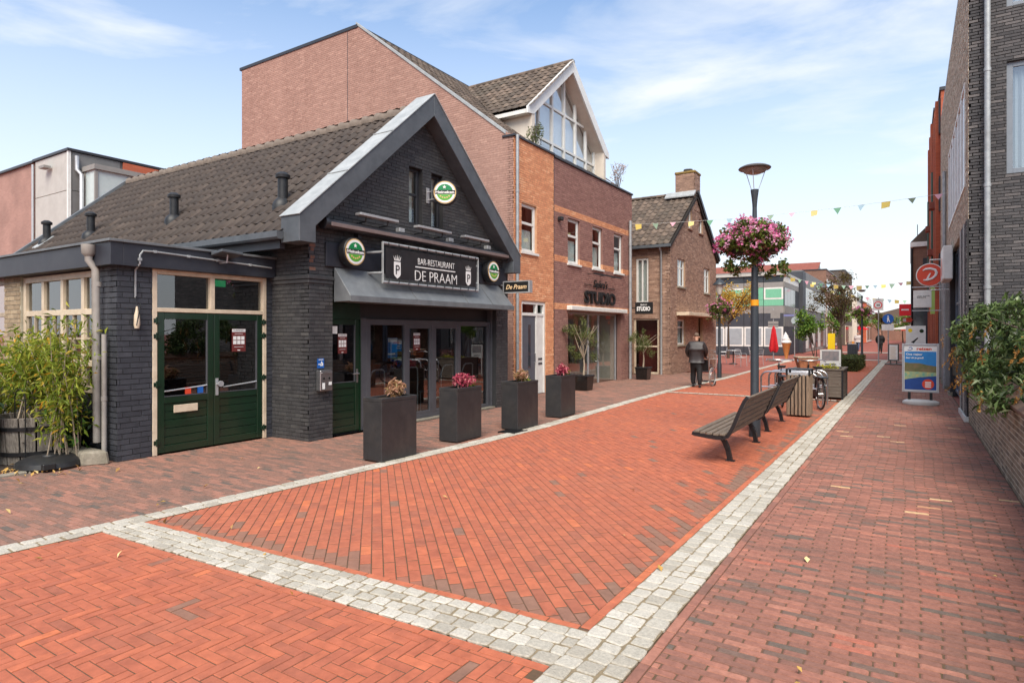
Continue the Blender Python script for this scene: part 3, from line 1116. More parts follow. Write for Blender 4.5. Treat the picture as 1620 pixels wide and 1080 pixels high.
def diag_pieces(x0, x1, y0, y1, L, W, tonef):
    out = []
    s2 = math.sqrt(0.5)
    cx, cy = (x0 + x1) / 2, (y0 + y1) / 2
    rad = math.hypot(x1 - x0, y1 - y0) / 2 + L
    an = -math.pi / 4
    n = int(rad / W) + 1
    m = int(rad / L) + 1
    for r in range(-n, n + 1):
        for k in range(-m, m + 1):
            a = (k + (0.5 if r % 2 else 0)) * L
            b = r * W
            x, y = cx + (a * s2 + b * s2), cy + (-a * s2 + b * s2)
            if x0 - L < x < x1 + L and y0 - L < y < y1 + L:
                out.append((x, y, an, L - 0.006, W, tonef(x, y)))
    return out


def course_pieces(x0, x1, y0, y1, L, W, tonef, along='x'):
    out = []
    n = int((y1 - y0) / W)
    for r in range(n):
        y = y0 + (r + 0.5) * W
        sh = (0.5 if r % 2 else 0) * L + 0.012 * math.sin(r * 0.13) + random.gauss(0, 0.004)
        for k in range(int((x1 - x0) / L) + 3):
            x = x0 - L + k * L + sh
            out.append((x + L / 2, y + 0.004 * math.sin(x * 1.3 + r * 0.2), random.gauss(0, 0.006), L - 0.0012, W, tonef(x, y)))
    return out


def herring_pieces(x0, x1, y0, y1, W, tonef):
    out = []
    n = 3
    for j in range(int((y1 - y0) / W) + 4):
        for i in range(-4, int((x1 - x0) / W) + 4):
            t = (i - j) % (2 * n)
            bx, by = x0 + i * W, y0 + (j - 3) * W
            if t == 0:
                out.append((bx + n * W / 2, by + W / 2, 0, n * W, W, tonef(bx, by)))
            elif t == 2 * n - 1:
                out.append((bx + W / 2, by + n * W / 2, math.pi / 2, n * W, W, tonef(bx, by)))
    return out


def t_red(x, y):
    return random.uniform(0.0, 0.1) if random.random() < 0.006 else 0.12 + 0.86 * min(1, max(0, random.gauss(0.46, 0.19)))


def upper(x):
    return 3.00 + 0.069 * (x + 5.95)


def lower(x):
    return 2.66 + 0.046 * (x + 5.95)


CURVE = [(-2, -6.30), (0, -6.24), (2, -6.12), (5, -5.92), (8, -5.77), (10, -5.73), (12, -5.82), (15, -5.97), (18, -6.05), (24, -5.92), (32, -6.05), (44, -6.2)]


def curve_x(y):
    return float(np.interp(y, [c[0] for c in CURVE], [c[1] for c in CURVE]))


def left_edge(y0, y1, dx=0.0, n=24):
    return [(curve_x(y) + dx, y) for y in np.linspace(y1, y0, n)]


# the cross band of setts divides the herringbone in front from the diagonal courses behind
near = sheet('herringbone_road', [(-1.3, -1.6), (-1.3, lower(-1.3))] + left_edge(-1.6, lower(-6.0)), M['joint'], -0.004)
clipA = [(-6.45, -1.4), (-1.655, -1.4), (-1.655, lower(-1.655) - 0.07), (-6.45, lower(-6.45) - 0.07)]


def t_near(x, y):
    if lower(x) - 0.42 < y < lower(x) - 0.22 and random.random() < 0.05:
        return random.uniform(0.0, 0.09)
    return t_red(x, y)


pave(near, [p for p in herring_pieces(-6.5, -1.6, -1.5, 2.95, 0.0685, t_near) if p[0] > curve_x(p[1]) - .03], clipA, M['red_brick'], 0.007, 300, bevel=0.003)
edge_pcs = [(-6.0 + 0.205 * k, lower(-6.0 + 0.205 * k) - 0.034, 0.046, 0.205, 0.066, 0.5 + 0.4 * random.random()) for k in range(22)]
edge_pcs += [(-1.62, -1.3 + 0.205 * k, math.pi / 2, 0.205, 0.066, 0.4 + 0.5 * random.random()) for k in range(20)]
pave(near, edge_pcs, None, M['red_brick'], 0.006, 40, bevel=0.003, piece='edge_brick', field='edge_brick_row')

mid = sheet('red_brick_road', [(-1.3, upper(-1.3)), (-1.3, 17.65)] + left_edge(upper(-6.0), 17.65), M['joint'], -0.004)
clipB = [(-6.3, upper(-6.3) + 0.07), (-1.655, upper(-1.655) + 0.07), (-1.565, 17.60), (-6.3, 17.60)]


def t_mid(x, y):
    e = min(-1.655 - x + 0.004 * (y - 3), y - upper(x) - 0.07)
    if e < 0.16 and random.random() < 0.72:
        return random.uniform(0.0, 0.11)
    if e < 0.30 and random.random() < 0.10:
        return random.uniform(0.0, 0.11)
    if 3.5 < y < 9 and x > -2.3 and random.random() < 0.03:
        return random.uniform(0, 0.12)
    return t_red(x, y)


pave(mid, [p for p in diag_pieces(-6.3, -1.56, 2.9, 17.7, 0.205, 0.088, t_mid) if p[0] > curve_x(p[1]) - .03], clipB, M['red_brick'], 0.0075, 300, bevel=0.003)
edge_pcs = [(-5.9 + 0.207 * k, upper(-5.9 + 0.207 * k) + 0.036, 0.069, 0.207, 0.066, 0.62 + 0.3 * random.random()) for k in range(21)]
edge_pcs += [(-1.620 + 0.0062 * (0.207 * k), 3.44 + 0.207 * k, math.pi / 2 - 0.006, 0.207, 0.066, 0.6 + 0.35 * random.random()) for k in range(68)]
pave(mid, edge_pcs, None, M['red_brick'], 0.006, 90, bevel=0.003, piece='edge_brick', field='edge_brick_row', top=0.001)

far = sheet('red_brick_road_beyond', [(-1.3, 17.9), (-1.3, 44)] + left_edge(17.9, 44), M['joint'], -0.004)
pave(far, [p for p in diag_pieces(-6.4, -1.45, 17.9, 44, 0.205, 0.088, t_red) if p[0] > curve_x(p[1]) - .03], [(-6.45, 17.93), (-1.5, 17.93), (-1.5, 43.8), (-6.45, 43.8)], M['red_brick'], 0.006, 60, bevel=0.003)

lw = sheet('left_pavement', left_edge(-1.5, 27)[::-1] + [(-9.9, 27), (-9.6, -1.5)], M['joint'], -0.0075)
pave(lw, [p for p in course_pieces(-9.4, -5.6, -1.4, 26.8, 0.208, 0.0585, lambda x, y: random.uniform(0, 0.12) if random.random() < 0.035 else 0.14 + 0.86 * random.random()) if p[0] < curve_x(p[1]) + .03],
     [(-9.45, -1.4), (-5.6, -1.4), (-5.6, 26.8), (-9.8, 26.8)], M['left_brick'], 0.006, 300, bevel=0.004, top=-0.003)


def t_walk(x, y):
    r = random.random()
    if r < 0.008:
        return random.uniform(0.972, 1.0)
    if r < 0.020:
        return random.uniform(0.93, 0.965)
    if r < 0.10:
        return random.uniform(0, 0.15)
    return min(0.92, max(0.18, random.gauss(0.55, 0.2)))


rw = sheet('right_pavement', [(-1.22, -1.5), (0.98, -1.5), (0.98, 44), (-1.22, 44)], M['joint'], -0.006)
pave(rw, course_pieces(-1.2, 1.0, -1.4, 43.8, 0.208, 0.0575, t_walk), [(-1.155, -1.4), (0.955, -1.4), (0.955, 43.8), (-1.085, 43.8)], M['walk_brick'], 0.008, 300, bevel=0.007)
edge_pcs = [(-1.187 + 0.0017 * (0.207 * k), -1.3 + 0.207 * k, math.pi / 2, 0.207, 0.062, 0.25 + 0.7 * random.random()) for k in range(212)]
pave(rw, edge_pcs, None, M['walk_brick'], 0.006, 60, bevel=0.004, piece='edge_brick', field='edge_brick_row', top=0.001)

# bands of pale granite setts
def t_sett(x=0, y=0):
    return 0.985 if random.random() < 0.006 else random.uniform(0.0, 0.93)


def band(name, left, right, n_parts, rows, L, m='sett', y0=-1.5, y1=44):
    """a band along the street between x = left(y) and right(y)"""
    ys = np.arange(y0, y1 + 0.01, 0.5)
    mb = MB()
    vs = [(left(y), y, 0.004) for y in ys] + [(right(y), y, 0.004) for y in ys]
    n = len(ys)
    mb.add(vs, [(i, n + i, n + i + 1, i + 1) for i in range(n - 1)])
    b = mb.build(name, M['sett_sand'])
    b['kind'] = 'structure'
    pcs = []
    for r in range(rows):
        y = y0 + random.uniform(0, L)
        while y < y1:
            l = L * random.uniform(0.82, 1.2)
            xa, xb = left(y), right(y)
            w = (xb - xa) / rows
            an = math.atan2(left(y + .3) - left(y), .3)
            pcs.append((xa + w * (r + 0.5), y + l / 2, math.pi / 2 - an, l, w, t_sett()))
            y += l
    pave(b, pcs, None, M['sett'], 0.010, n_parts, bevel=0.007, top=0.011, piece='sett', field='sett_field', jz=0.003, wob=0.007, shape_variants=6)
    return b


band('granite_band_left', lambda y: curve_x(y) - 0.12, lambda y: curve_x(y) + 0.12, 180, 2, 0.17)
band('granite_band_right', lambda y: -1.585 + 0.0062 * max(0, min(y, 22) - 3), lambda y: -1.22 + 0.0017 * y, 300, 3, 0.122)
cb = MB()
xs = np.linspace(-5.85, -1.55, 20)
cb.add([(x, lower(x), 0.0035) for x in xs] + [(x, upper(x), 0.0035) for x in xs], [(i, i + 1, 20 + i + 1, 20 + i) for i in range(19)])
cbo = cb.build('granite_band_across', M['sett_sand'])
cbo['kind'] = 'structure'
pcs = []
for r in range(4):
    x = -5.93 + random.uniform(-0.05, 0.02)
    while x < -1.60:
        l = 0.118 * random.uniform(0.82, 1.25)
        l = min(l, -1.575 - x) if -1.575 - x - l > 0.07 else -1.575 - x
        w = (upper(x) - lower(x)) / 4
        pcs.append((x + l / 2, lower(x) + w * (r + 0.5), 0.057, l, w, t_sett()))
        x += l
pave(cbo, pcs, None, M['sett'], 0.010, 170, bevel=0.007, top=0.011, piece='sett', field='sett_field', jz=0.003, wob=0.007, shape_variants=6)
# narrow pale line across the street farther up
nb = sheet('granite_line_across', [(-5.93, 17.62), (-1.5, 17.72), (-1.5, 17.95), (-5.93, 17.85)], M['joint'], 0.0035)
pave(nb, [(-5.85 + 0.14 * k, 17.74 + 0.0225 * 0.14 * k, 0.0225, 0.14, 0.15, t_sett()) for k in range(31)], None, M['sett'], 0.012, 31, bevel=0.009, top=0.011, piece='sett', wob=0.006, shape_variants=6)
for nm, pts in (('granite_line_far', [(-6.2, 44.2), (1, 44.2), (1, 45.4), (-6.2, 45.4)]), ('granite_line_farther', [(-6.4, 60), (1, 60), (1, 62), (-6.4, 62)])):
    sheet(nm, pts, M['sett'], 0.0)
# garden bed at the foot of the annex, with a concrete edging
sheet('garden_bed', [(-20, -1.5), (-9.25, -1.5), (-9.22, 4.15), (-20, 4.15)], M['soil'], -0.004)
for k in (5, 6):
    mb = MB()
    y = -1.4 + 0.78 * k
    mb.box(-9.32, y, -0.03, -9.2, y + 0.76, 0.025)
    o = mb.build('edging_stone', M['concrete'], bev=0.008)
    tag(o, ['concrete edging stone of the garden bed, nearest the concrete block'][0] if k == 6 else 'concrete edging stone of the garden bed at the left picture edge', 'edging', 'edging stones of the garden bed')
    o['group'] = 'edging stones of the garden bed'
pts = []
for (x, y, k, s) in ((-9.3, 3.35, 60, 0.28), (-9.6, 3.3, 50, 0.3), (-7.6, 4.6, 10, 1.2), (-7.2, 2.6, 8, 0.8), (-3.2, 5.5, 8, 1.6), (-4.4, 2.3, 7, 1.0), (-0.2, 5, 7, 1.2)):
    for _ in range(k):
        pts.append((random.gauss(x, s), random.gauss(y, s), 0.016 + random.random() * 0.012))
fl = leaf_mesh('fallen_leaves', pts, 0.055, M['leaf_litter'], aspect=0.6, up=4.0)
fl['kind'] = 'stuff'
# ------------------------------------------------------------------ windows, doors and other fittings shared by the buildings
def window(parent, fr, u0, u1, z0, z1, m_frame, fw=0.07, inset=0.10, mull=(), trans=(), m_glass=None, curtain=None, sill=None, name='window', depth=0.05, back=0.35, m_back=None, cfrac=1.0, tw=None, low=False):
    """frame > pane, curtain, sill; u/z are the edges of the opening"""
    tw = tw or fw * 0.8
    mb = MB()
    n1, n0 = -inset, -inset - depth
    mb.obox(fr, u0, u0 + fw, n0, n1, z0, z1)
    mb.obox(fr, u1 - fw, u1, n0, n1, z0, z1)
    mb.obox(fr, u0 + fw, u1 - fw, n0, n1 - 0.002, z1 - fw, z1)
    mb.obox(fr, u0 + fw, u1 - fw, n0, n1 - 0.002, z0, z0 + fw)
    for u in mull:
        mb.obox(fr, u - tw / 2, u + tw / 2, n0 + .004, n1 - 0.004, z0 + fw, z1 - fw)
    for z in trans:
        mb.obox(fr, u0 + fw, u1 - fw, n0 + .006, n1 - 0.006, z - tw / 2, z + tw / 2)
    w = mb.build(name, m_frame, parent, bev=0.004)
    us = [u0 + fw] + sorted(mull) + [u1 - fw]
    zs = [z0 + fw] + sorted(trans) + [z1 - fw]
    for i in range(len(us) - 1):
        for j in range(len(zs) - 1):
            p = MB()
            p.obox(fr, us[i] - .005, us[i + 1] + .005, n0 + 0.018, n0 + 0.026, zs[j] - .005, zs[j + 1] + .005)
            p.build('pane', m_glass or M['glass'], w)
    if curtain:
        c = MB()
        k = max(4, int((u1 - u0) / 0.05))
        uu = [u0 + fw * .5 + (u1 - u0 - fw) * i / k for i in range(k + 1)]
        zb, zt_ = (z0, z0 + (z1 - z0) * cfrac) if low else (z1 - (z1 - z0) * cfrac, z1)
        vs = [fr(u, n0 - 0.09 + 0.018 * (-1) ** i, zb + 0.02) for i, u in enumerate(uu)] + [fr(u, n0 - 0.09 + 0.018 * (-1) ** i, zt_ - 0.02) for i, u in enumerate(uu)]
        c.add(vs, [(i, i + 1, k + 2 + i, k + 1 + i) for i in range(k)])
        c.build('curtain', curtain, w, smooth=False)
    b = MB()
    b.obox(fr, u0, u1, n0 - back - 0.02, n0 - back, z0, z1)
    b.build('room_wall', m_back or M['interior'], w)
    if sill:
        s = MB()
        s.obox(fr, u0 - 0.05, u1 + 0.05, -inset, 0.06, z0 - 0.07, z0 - 0.004)
        s.build('sill', sill, w, bev=0.004)
    return w


def pipe(parent, name, path, r, m, collars=(), n=10):
    mb = MB()
    mb.tube(path, r, n)
    o = mb.build(name, m, parent, smooth=True)
    for c in collars:
        k = MB()
        k.tube([V(c) - V((0, 0, 0.03)), V(c) + V((0, 0, 0.03))], r * 1.18, n)
        k.build('pipe_collar', m, o, smooth=True)
    return o


def planks(parent, fr, u0, u1, n, z0, z1, count, m, name='plank', gap=0.008, th=0.018):
    h = (z1 - z0) / count
    for i in range(count):
        b = MB()
        b.obox(fr, u0, u1, n, n + th, z0 + i * h + gap / 2, z0 + (i + 1) * h - gap / 2)
        b.build(name, m, parent, bev=0.004)


def half_glazed_door(parent, fr, u0, u1, z0, z1, zrail, n, m, label=None, hinge_side=-1, planks_n=5, name='door', handle='bar'):
    """leaf of stiles and rails > pane, plank, hinge, handle"""
    sw, th = 0.095, 0.045
    d = MB()
    d.obox(fr, u0, u0 + sw, n, n + th, z0, z1)
    d.obox(fr, u1 - sw, u1, n, n + th, z0, z1)
    d.obox(fr, u0 + sw, u1 - sw, n, n + th - .002, z1 - sw, z1)
    d.obox(fr, u0 + sw, u1 - sw, n, n + th - .002, z0, z0 + sw * 1.1)
    d.obox(fr, u0 + sw, u1 - sw, n, n + th - .002, zrail - sw / 2, zrail + sw / 2)
    d.obox(fr, u0 + sw, u1 - sw, n - .01, n + 0.006, z0 + sw, zrail - sw / 2)
    o = d.build(name, m, parent, bev=0.005)
    if label:
        o['label'] = label
    p = MB()
    p.obox(fr, u0 + sw - .006, u1 - sw + .006, n + 0.014, n + 0.022, zrail + sw / 2 - .006, z1 - sw + .006)
    p.build('pane', M['shop_glass'], o)
    bead = MB()
    e = u1 - sw if hinge_side < 0 else u1 - sw
    bead.obox(fr, e - 0.014, e - 0.002, n + .02, n + th + .001, zrail + sw / 2 + .012, z1 - sw - .002)
    bead.obox(fr, u0 + sw + .002, e - 0.002, n + .02, n + th + .001, zrail + sw / 2 + .001, zrail + sw / 2 + .012)
    bead.build('glazing_bead', M['grey_frame'], o)
    planks(o, fr, u0 + sw + .002, u1 - sw - .002, n + .006, z0 + sw * 1.1, zrail - sw / 2, planks_n, m, th=0.022)
    for zz in ((z0 + 0.16), (z0 + z1) / 2 - 0.02, z1 - 0.34, z1 - 0.12):
        hb = MB()
        uu = u0 - 0.02 if hinge_side < 0 else u1 + 0.02
        hb.obox(fr, uu - 0.045, uu + 0.045, n + th - .004, n + th + 0.016, zz - 0.03, zz + 0.03)
        hb.tube([fr(uu, n + th + 0.012, zz - 0.05), fr(uu, n + th + 0.012, zz + 0.05)], 0.014, 8)
        hb.build('hinge', m, o, bev=0.002)
    return o


# ------------------------------------------------------------------ the bar-restaurant: black gabled house
GX, GY0, GY1, GC = -8.08, 6.62, 12.44, 9.37
rest = thing('restaurant_building', 'black painted brick gabled bar-restaurant with brown tiled roof and grey shop canopy', 'building', (GX, GC, 0))
fg = fx(GX)
gable = [(GY0, 0.0), (GY1, 0.0), (GY1, 3.26), (GC, 6.00), (GY0, 3.46)]
holes = [(7.10, 11.95, 0.0, 2.78), (8.97, 9.36, 3.82, 4.93), (9.63, 10.0, 3.82, 4.93)]
brick_wall(rest, 'front_wall', (GX, 0, 0), (0, 1, 0), (1, 0, 0), gable, holes, M['black_brick'], M['black_mortar'], n_parts=300, depth=0.0065, jit=0.0015, joint=.008)
brick_wall(rest, 'side_wall', (0, GY0, 0), (1, 0, 0), (0, -1, 0), [(-19.3, 0), (GX - 0.001, 0), (GX - 0.001, 3.35), (-19.3, 3.35)],
           [], M['black_brick'], M['black_mortar'], n_parts=120, depth=0.0065, jit=0.0015, joint=.008)
mb = MB()
mb.box(-19.3, GY1 - 0.2, 0, GX - 0.22, GY1, 3.2)
mb.prism([(-19.1, GY0, 0), (-19.1, GY1 - .2, 0), (-19.1, GY1 - .2, 3.3), (-19.1, GC, 5.9), (-19.1, GY0, 3.3)], (-0.2, 0, 0))
mb.build('rear_wall', M['black_brick'], rest)
M['worn'] = mat('worn red brick', C(140, 92, 70), C(104, 78, 66), scale=30, rough=.85)
# bare red brick showing where paint has worn off, and the white scuff, are wear on the pillar
for i in (0, 2, 3, 5, 6, 8):
    k = MB()
    z_ = 2.74 + 0.0625 * i
    k.obox(fg, GY0 + .006 + (0.02 if i % 2 else 0), GY0 + random.uniform(.05, .14), .004, .0085, z_, z_ + .05)
    k.build('worn_brick', M['brown_far'] if i in (0, 8) else M['worn'], rest)
cor = MB()
cor.box(GX - 0.95, GY0 - 0.05, 2.60, GX + 0.045, 7.10, 2.66)
cor.box(GX - 0.95, GY0 - 0.03, 2.535, GX + 0.025, 7.10, 2.598)
cor.build('corbel_course', M['black_brick'], rest, bev=0.006)

# roof: tiles, ridge, gutters, barge boards
SL = math.atan2(6.12 - 3.3, GC - 6.2)
up_l = V((0, math.cos(SL), math.sin(SL)))
up_r = V((0, -math.cos(SL), math.sin(SL)))
LEN = (GC - 6.2) / math.cos(SL)
tile_roof(rest, 'roof', (-19.3, 6.2, 3.3), (1, 0, 0), up_l, 11.12, LEN, 0.232, 0.335, M['tile_dark'], M['under'], 300, wave=0.05)
tile_roof(rest, 'rear_roof', (-8.18, 12.54, 3.3), (-1, 0, 0), up_r, 11.12, LEN, 0.232, 0.335, M['tile_dark'], M['under'], 0, wave=0.05)
M['tile_ridge'] = mat('pale ridge tile', C(128, 114, 102), C(104, 92, 82), scale=9, rough=.85)
for k in range(31):
    x = -19.25 + k * 0.357
    mb = MB()
    pr = [(x, GC + 0.165 * math.cos(a), 6.12 + 0.15 * math.sin(a)) for a in np.linspace(-0.35, math.pi + 0.35, 9)]
    pr2 = [(x + 0.385, GC + 0.115 * math.cos(a), 6.10 + 0.10 * math.sin(a)) for a in np.linspace(-0.35, math.pi + 0.35, 9)]
    mb.add(pr + pr2, [(i, i + 1, 10 + i, 9 + i) for i in range(8)], tone=random.random())
    mb.build('ridge_tile', M['tile_ridge'], rest, smooth=True)
mb = MB()   # verge strip along the far end of the roof
mb.beam((-19.34, 6.1, 3.28), (-19.34, GC, 6.22), 0.12, 0.10)
mb.beam((-19.34, 12.64, 3.28), (-19.34, GC, 6.22), 0.12, 0.10)
mb.build('verge_strip', M['zinc'], rest)
mb = MB()
gp = [(0.00, 0.0), (0.0, -0.09), (0.03, -0.12), (0.10, -0.12), (0.125, -0.09), (0.125, 0.005)]
mb.prism([(-19.3, 6.2 - a, 3.30 + b) for a, b in gp], (11.15, 0, 0))
mb.build('gutter', M['zinc_dark'], rest)
mb = MB()
mb.box(-19.3, 6.205, 3.05, -8.25, 6.30, 3.24)
mb.build('eaves_board', M['navy_paint'], rest)
XF, XB = -7.78, -8.22      # front and back of the barge casing
for s in (-1, 1):
    oy, oz = GC + s * 3.17, 3.53
    iy = GC + s * 2.80
    poly = [(XF, oy, oz), (XF, GC, 6.36), (XF, GC, 5.94), (XF, GC + s * 2.86, 3.40), (XF, GC + s * 2.86, 3.13), (XF, oy, 3.13)]
    mb = MB()
    mb.prism(poly, (XB - XF, 0, 0))
    o = mb.build('barge_board', M['zinc_dark'], rest, bev=0.006)
    mb = MB()
    dn = V((0, s * math.sin(SL), math.cos(SL)))
    a, b = V((0, oy - s * (-0.015), oz)), V((0, GC, 6.362))
    q = [V((XF + 0.015, a.y, a.z)), V((XF + 0.015, b.y, b.z)), V((XB - 0.015, b.y, b.z)), V((XB - 0.015, a.y, a.z))]
    mb.prism(q, dn * 0.014)
    mb.build('barge_capping', M['lead_light'], o)
    for t in (0.3, 0.63):
        mb = MB()
        c = a.lerp(b, t) + dn * 0.016
        dr = (b - a).normalized()
        mb.prism([V((XF + 0.017, c.y, c.z)), V((XB - 0.017, c.y, c.z)), V((XB - 0.017, c.y + dr.y * 0.02, c.z + dr.z * 0.02)), V((XF + 0.017, c.y + dr.y * 0.02, c.z + dr.z * 0.02))], dn * 0.012)
        mb.build('capping_seam', M['lead_light'], o)
# roof vents on the slope
for i, (x, y, z, big) in enumerate([(-9.12, 6.86, 3.89, 0), (-12.73, 6.97, 3.99, 0), (-16.24, 6.94, 3.96, 0), (-18.7, 6.98, 4.0, 1)]):
    mb = MB()
    mb.lathe([(0.17, -0.16), (0.17, -0.04), (0.15, 0.03), (0.1, 0.09), (0.085, 0.10)], (x, y + 0.06, z + 0.06), 14, sx=0.9, sy=1.1)
    mb.lathe([(0.085, 0.08), (0.085, 0.46)], (x, y + 0.06, z + 0.06), 14)
    o = mb.build('roof_vent', M['black_plastic'], rest, smooth=True)
    k = MB()
    k.lathe([(0.085, 0.44), (0.12, 0.45), (0.125, 0.50), (0.11, 0.515), (0.06, 0.55), (0.0, 0.552)], (x, y + 0.06, z + 0.06), 14)
    k.build('vent_cap', M['black_plastic'], o, smooth=True)
    if not big:
        continue
    k = MB()
    k.hexa([V((x - .17, y - .2, z - .13)), V((x + .17, y - .2, z - .13)), V((x + .17, y + .16, z + .19)), V((x - .17, y + .16, z + .19)),
            V((x - .17, y - .2, z - .10)), V((x + .17, y - .2, z - .10)), V((x + .17, y + .16, z + .22)), V((x - .17, y + .16, z + .22))])
    k.build('vent_flashing', M['lead_light'] if big else M['black_plastic'], o)

# gable windows
for (a, b) in ((8.97, 9.36), (9.63, 10.0)):
    window(rest, fg, a, b, 3.82, 4.93, M['dark_frame'], fw=0.06, inset=0.09, trans=(4.42,), curtain=M['curtain'], sill=None, back=0.5, tw=0.05)

# fascia board, canopy and awning cassette
mb = MB()
mb.obox(fg, 6.93, 12.30, 0.012, 0.05, 2.83, 3.22)
mb.build('fascia_board', M['navy_paint'], rest, bev=0.004)
mb = MB()
cy0, cy1, cf = 7.12, 12.0, GX + 0.43
mb.add([(GX + .012, cy0, 2.84), (GX + .012, cy1, 2.84), (cf, cy1 + .02, 2.34), (cf, cy0 - .02, 2.34), (cf + .003, cy1 + .02, 2.255), (cf + .003, cy0 - .02, 2.255), (GX + .012, cy1, 2.25), (GX + .012, cy0, 2.25)],
       [(0, 1, 2, 3), (3, 2, 4, 5), (5, 4, 6, 7), (0, 3, 5, 7), (1, 6, 4, 2), (0, 7, 6, 1)])
can = mb.build('canopy', M['zinc'], rest, bev=0.006)
mb = MB()
mb.prism([(cf + .008, cy0 - .03, 2.345), (cf + .018, cy0 - .03, 2.345), (cf + .018, cy0 - .03, 2.25), (cf + .008, cy0 - .03, 2.25)], (0, cy1 - cy0 + .06, 0))
mb.build('canopy_lip', M['zinc'], can)
for yy in (8.72, 10.3, 11.2):
    mb = MB()
    a, b = V((GX + .016, yy, 2.845)), V((cf + .004, yy, 2.348))
    mb.beam(a, b, 0.012, 0.012)
    mb.build('canopy_seam', M['zinc'], can)
mb = MB()
mb.obox(fg, 7.10, 11.95, -0.30, -0.24, 1.99, 2.78)
mb.obox(fg, 7.10, 11.95, -0.24, -0.012, 2.30, 2.33)
mb.build('canopy_soffit', M['dark_frame'], rest)
aw = MB()
ap = [(0.0, 0.07), (0.05, 0.085), (0.11, 0.07), (0.15, 0.02), (0.15, -0.03), (0.11, -0.075), (0.05, -0.085), (0.0, -0.06)]
aw.prism([(GX + 0.10 + a, 6.78, 3.50 + b) for a, b in ap], (0, 5.36, 0))
awo = aw.build('awning_cassette', M['dark_frame'], rest, bev=0.006)
mb = MB()
mb.obox(fg, 6.86, 12.1, 0.235, 0.262, 3.455, 3.52)
mb.build('awning_bar', mat('brown awning bar', C(128, 112, 108), C(116, 100, 96), rough=0.4), awo, bev=0.006)
for yy in (6.78, 12.14):
    mb = MB()
    mb.tube([(GX + .175, yy - .03, 3.5), (GX + .175, yy + .03, 3.5)], 0.105, 14)
    mb.build('awning_end_cap', M['dark_frame'], awo, smooth=True)
for yy in (7.6, 9.4, 11.2):
    mb = MB()
    mb.obox(fg, yy - .04, yy + .04, 0.01, 0.12, 3.36, 3.62)
    mb.build('awning_bracket', M['dark_frame'], awo)

# shopfront under the canopy
fs_ = fx(GX - 0.16)
mb = MB()
for u in (8.06, 9.06, 9.87, 10.74, 11.86):
    mb.obox(fs_, u - 0.05, u + 0.05, -0.06, 0.02, 0.0, 1.985)
mb.obox(fs_, 8.11, 11.81, -0.06, 0.018, 1.88, 1.985)
mb.obox(fs_, 8.11, 11.81, -0.06, 0.018, 0.0, 0.10)
mb.obox(fs_, 11.91, 11.95, -0.08, 0.06, 0.0, 2.3)
mb.obox(fs_, 7.86, 8.01, -0.08, 0.02, 0.0, 2.0)
shopf = mb.build('shopfront', M['grey_frame'], rest, bev=0.005)
for i, (a, b) in enumerate(((8.11, 9.01), (9.11, 9.82), (9.92, 10.69), (10.79, 11.81))):
    fwm = MB()
    if i in (1, 2):
        fwm.obox(fs_, a, a + .05, -0.04, 0.012, 0.10, 1.88)
        fwm.obox(fs_, b - .05, b, -0.04, 0.012, 0.10, 1.88)
        fwm.obox(fs_, a + .05, b - .05, -0.04, 0.010, 0.10, 0.17)
        fwm.obox(fs_, a + .05, b - .05, -0.04, 0.010, 1.82, 1.88)
        fwm.build('sash', M['grey_frame'], shopf, bev=0.004)
    p = MB()
    p.obox(fs_, a - .004, b + .004, -0.03, -0.022, 0.096, 1.884)
    p.build('pane', M['shop_glass'], shopf)
mb = MB()
mb.obox(fs_, 8.0, 11.95, -0.05, 0.14, -0.01, 0.03)
mb.build('threshold', M['concrete'], shopf, bev=0.006)
door = half_glazed_door(rest, fs_, 7.13, 7.84, 0.02, 1.97, 0.83, -0.03, M['green_door'], label='dark green half-glazed entrance door beside the shopfront', planks_n=5, hinge_side=-1)
mb = MB()
mb.obox(fs_, 7.76, 7.80, 0.016, 0.024, 0.86, 1.10)
mb.tube([fs_(7.78, 0.02, 1.02), fs_(7.78, 0.07, 1.02), fs_(7.64, 0.07, 1.02)], 0.011, 8)
mb.build('door_handle', M['steel'], door, smooth=True)
mb = MB()
mb.obox(fs_, 7.10, 7.13, -0.08, 0.03, 0, 2.0)
mb.obox(fs_, 7.84, 7.86, -0.08, 0.03, 0, 2.0)
mb.obox(fs_, 7.13, 7.84, -0.08, 0.03, 1.97, 2.3)
mb.build('door_frame', M['green_door'], rest)
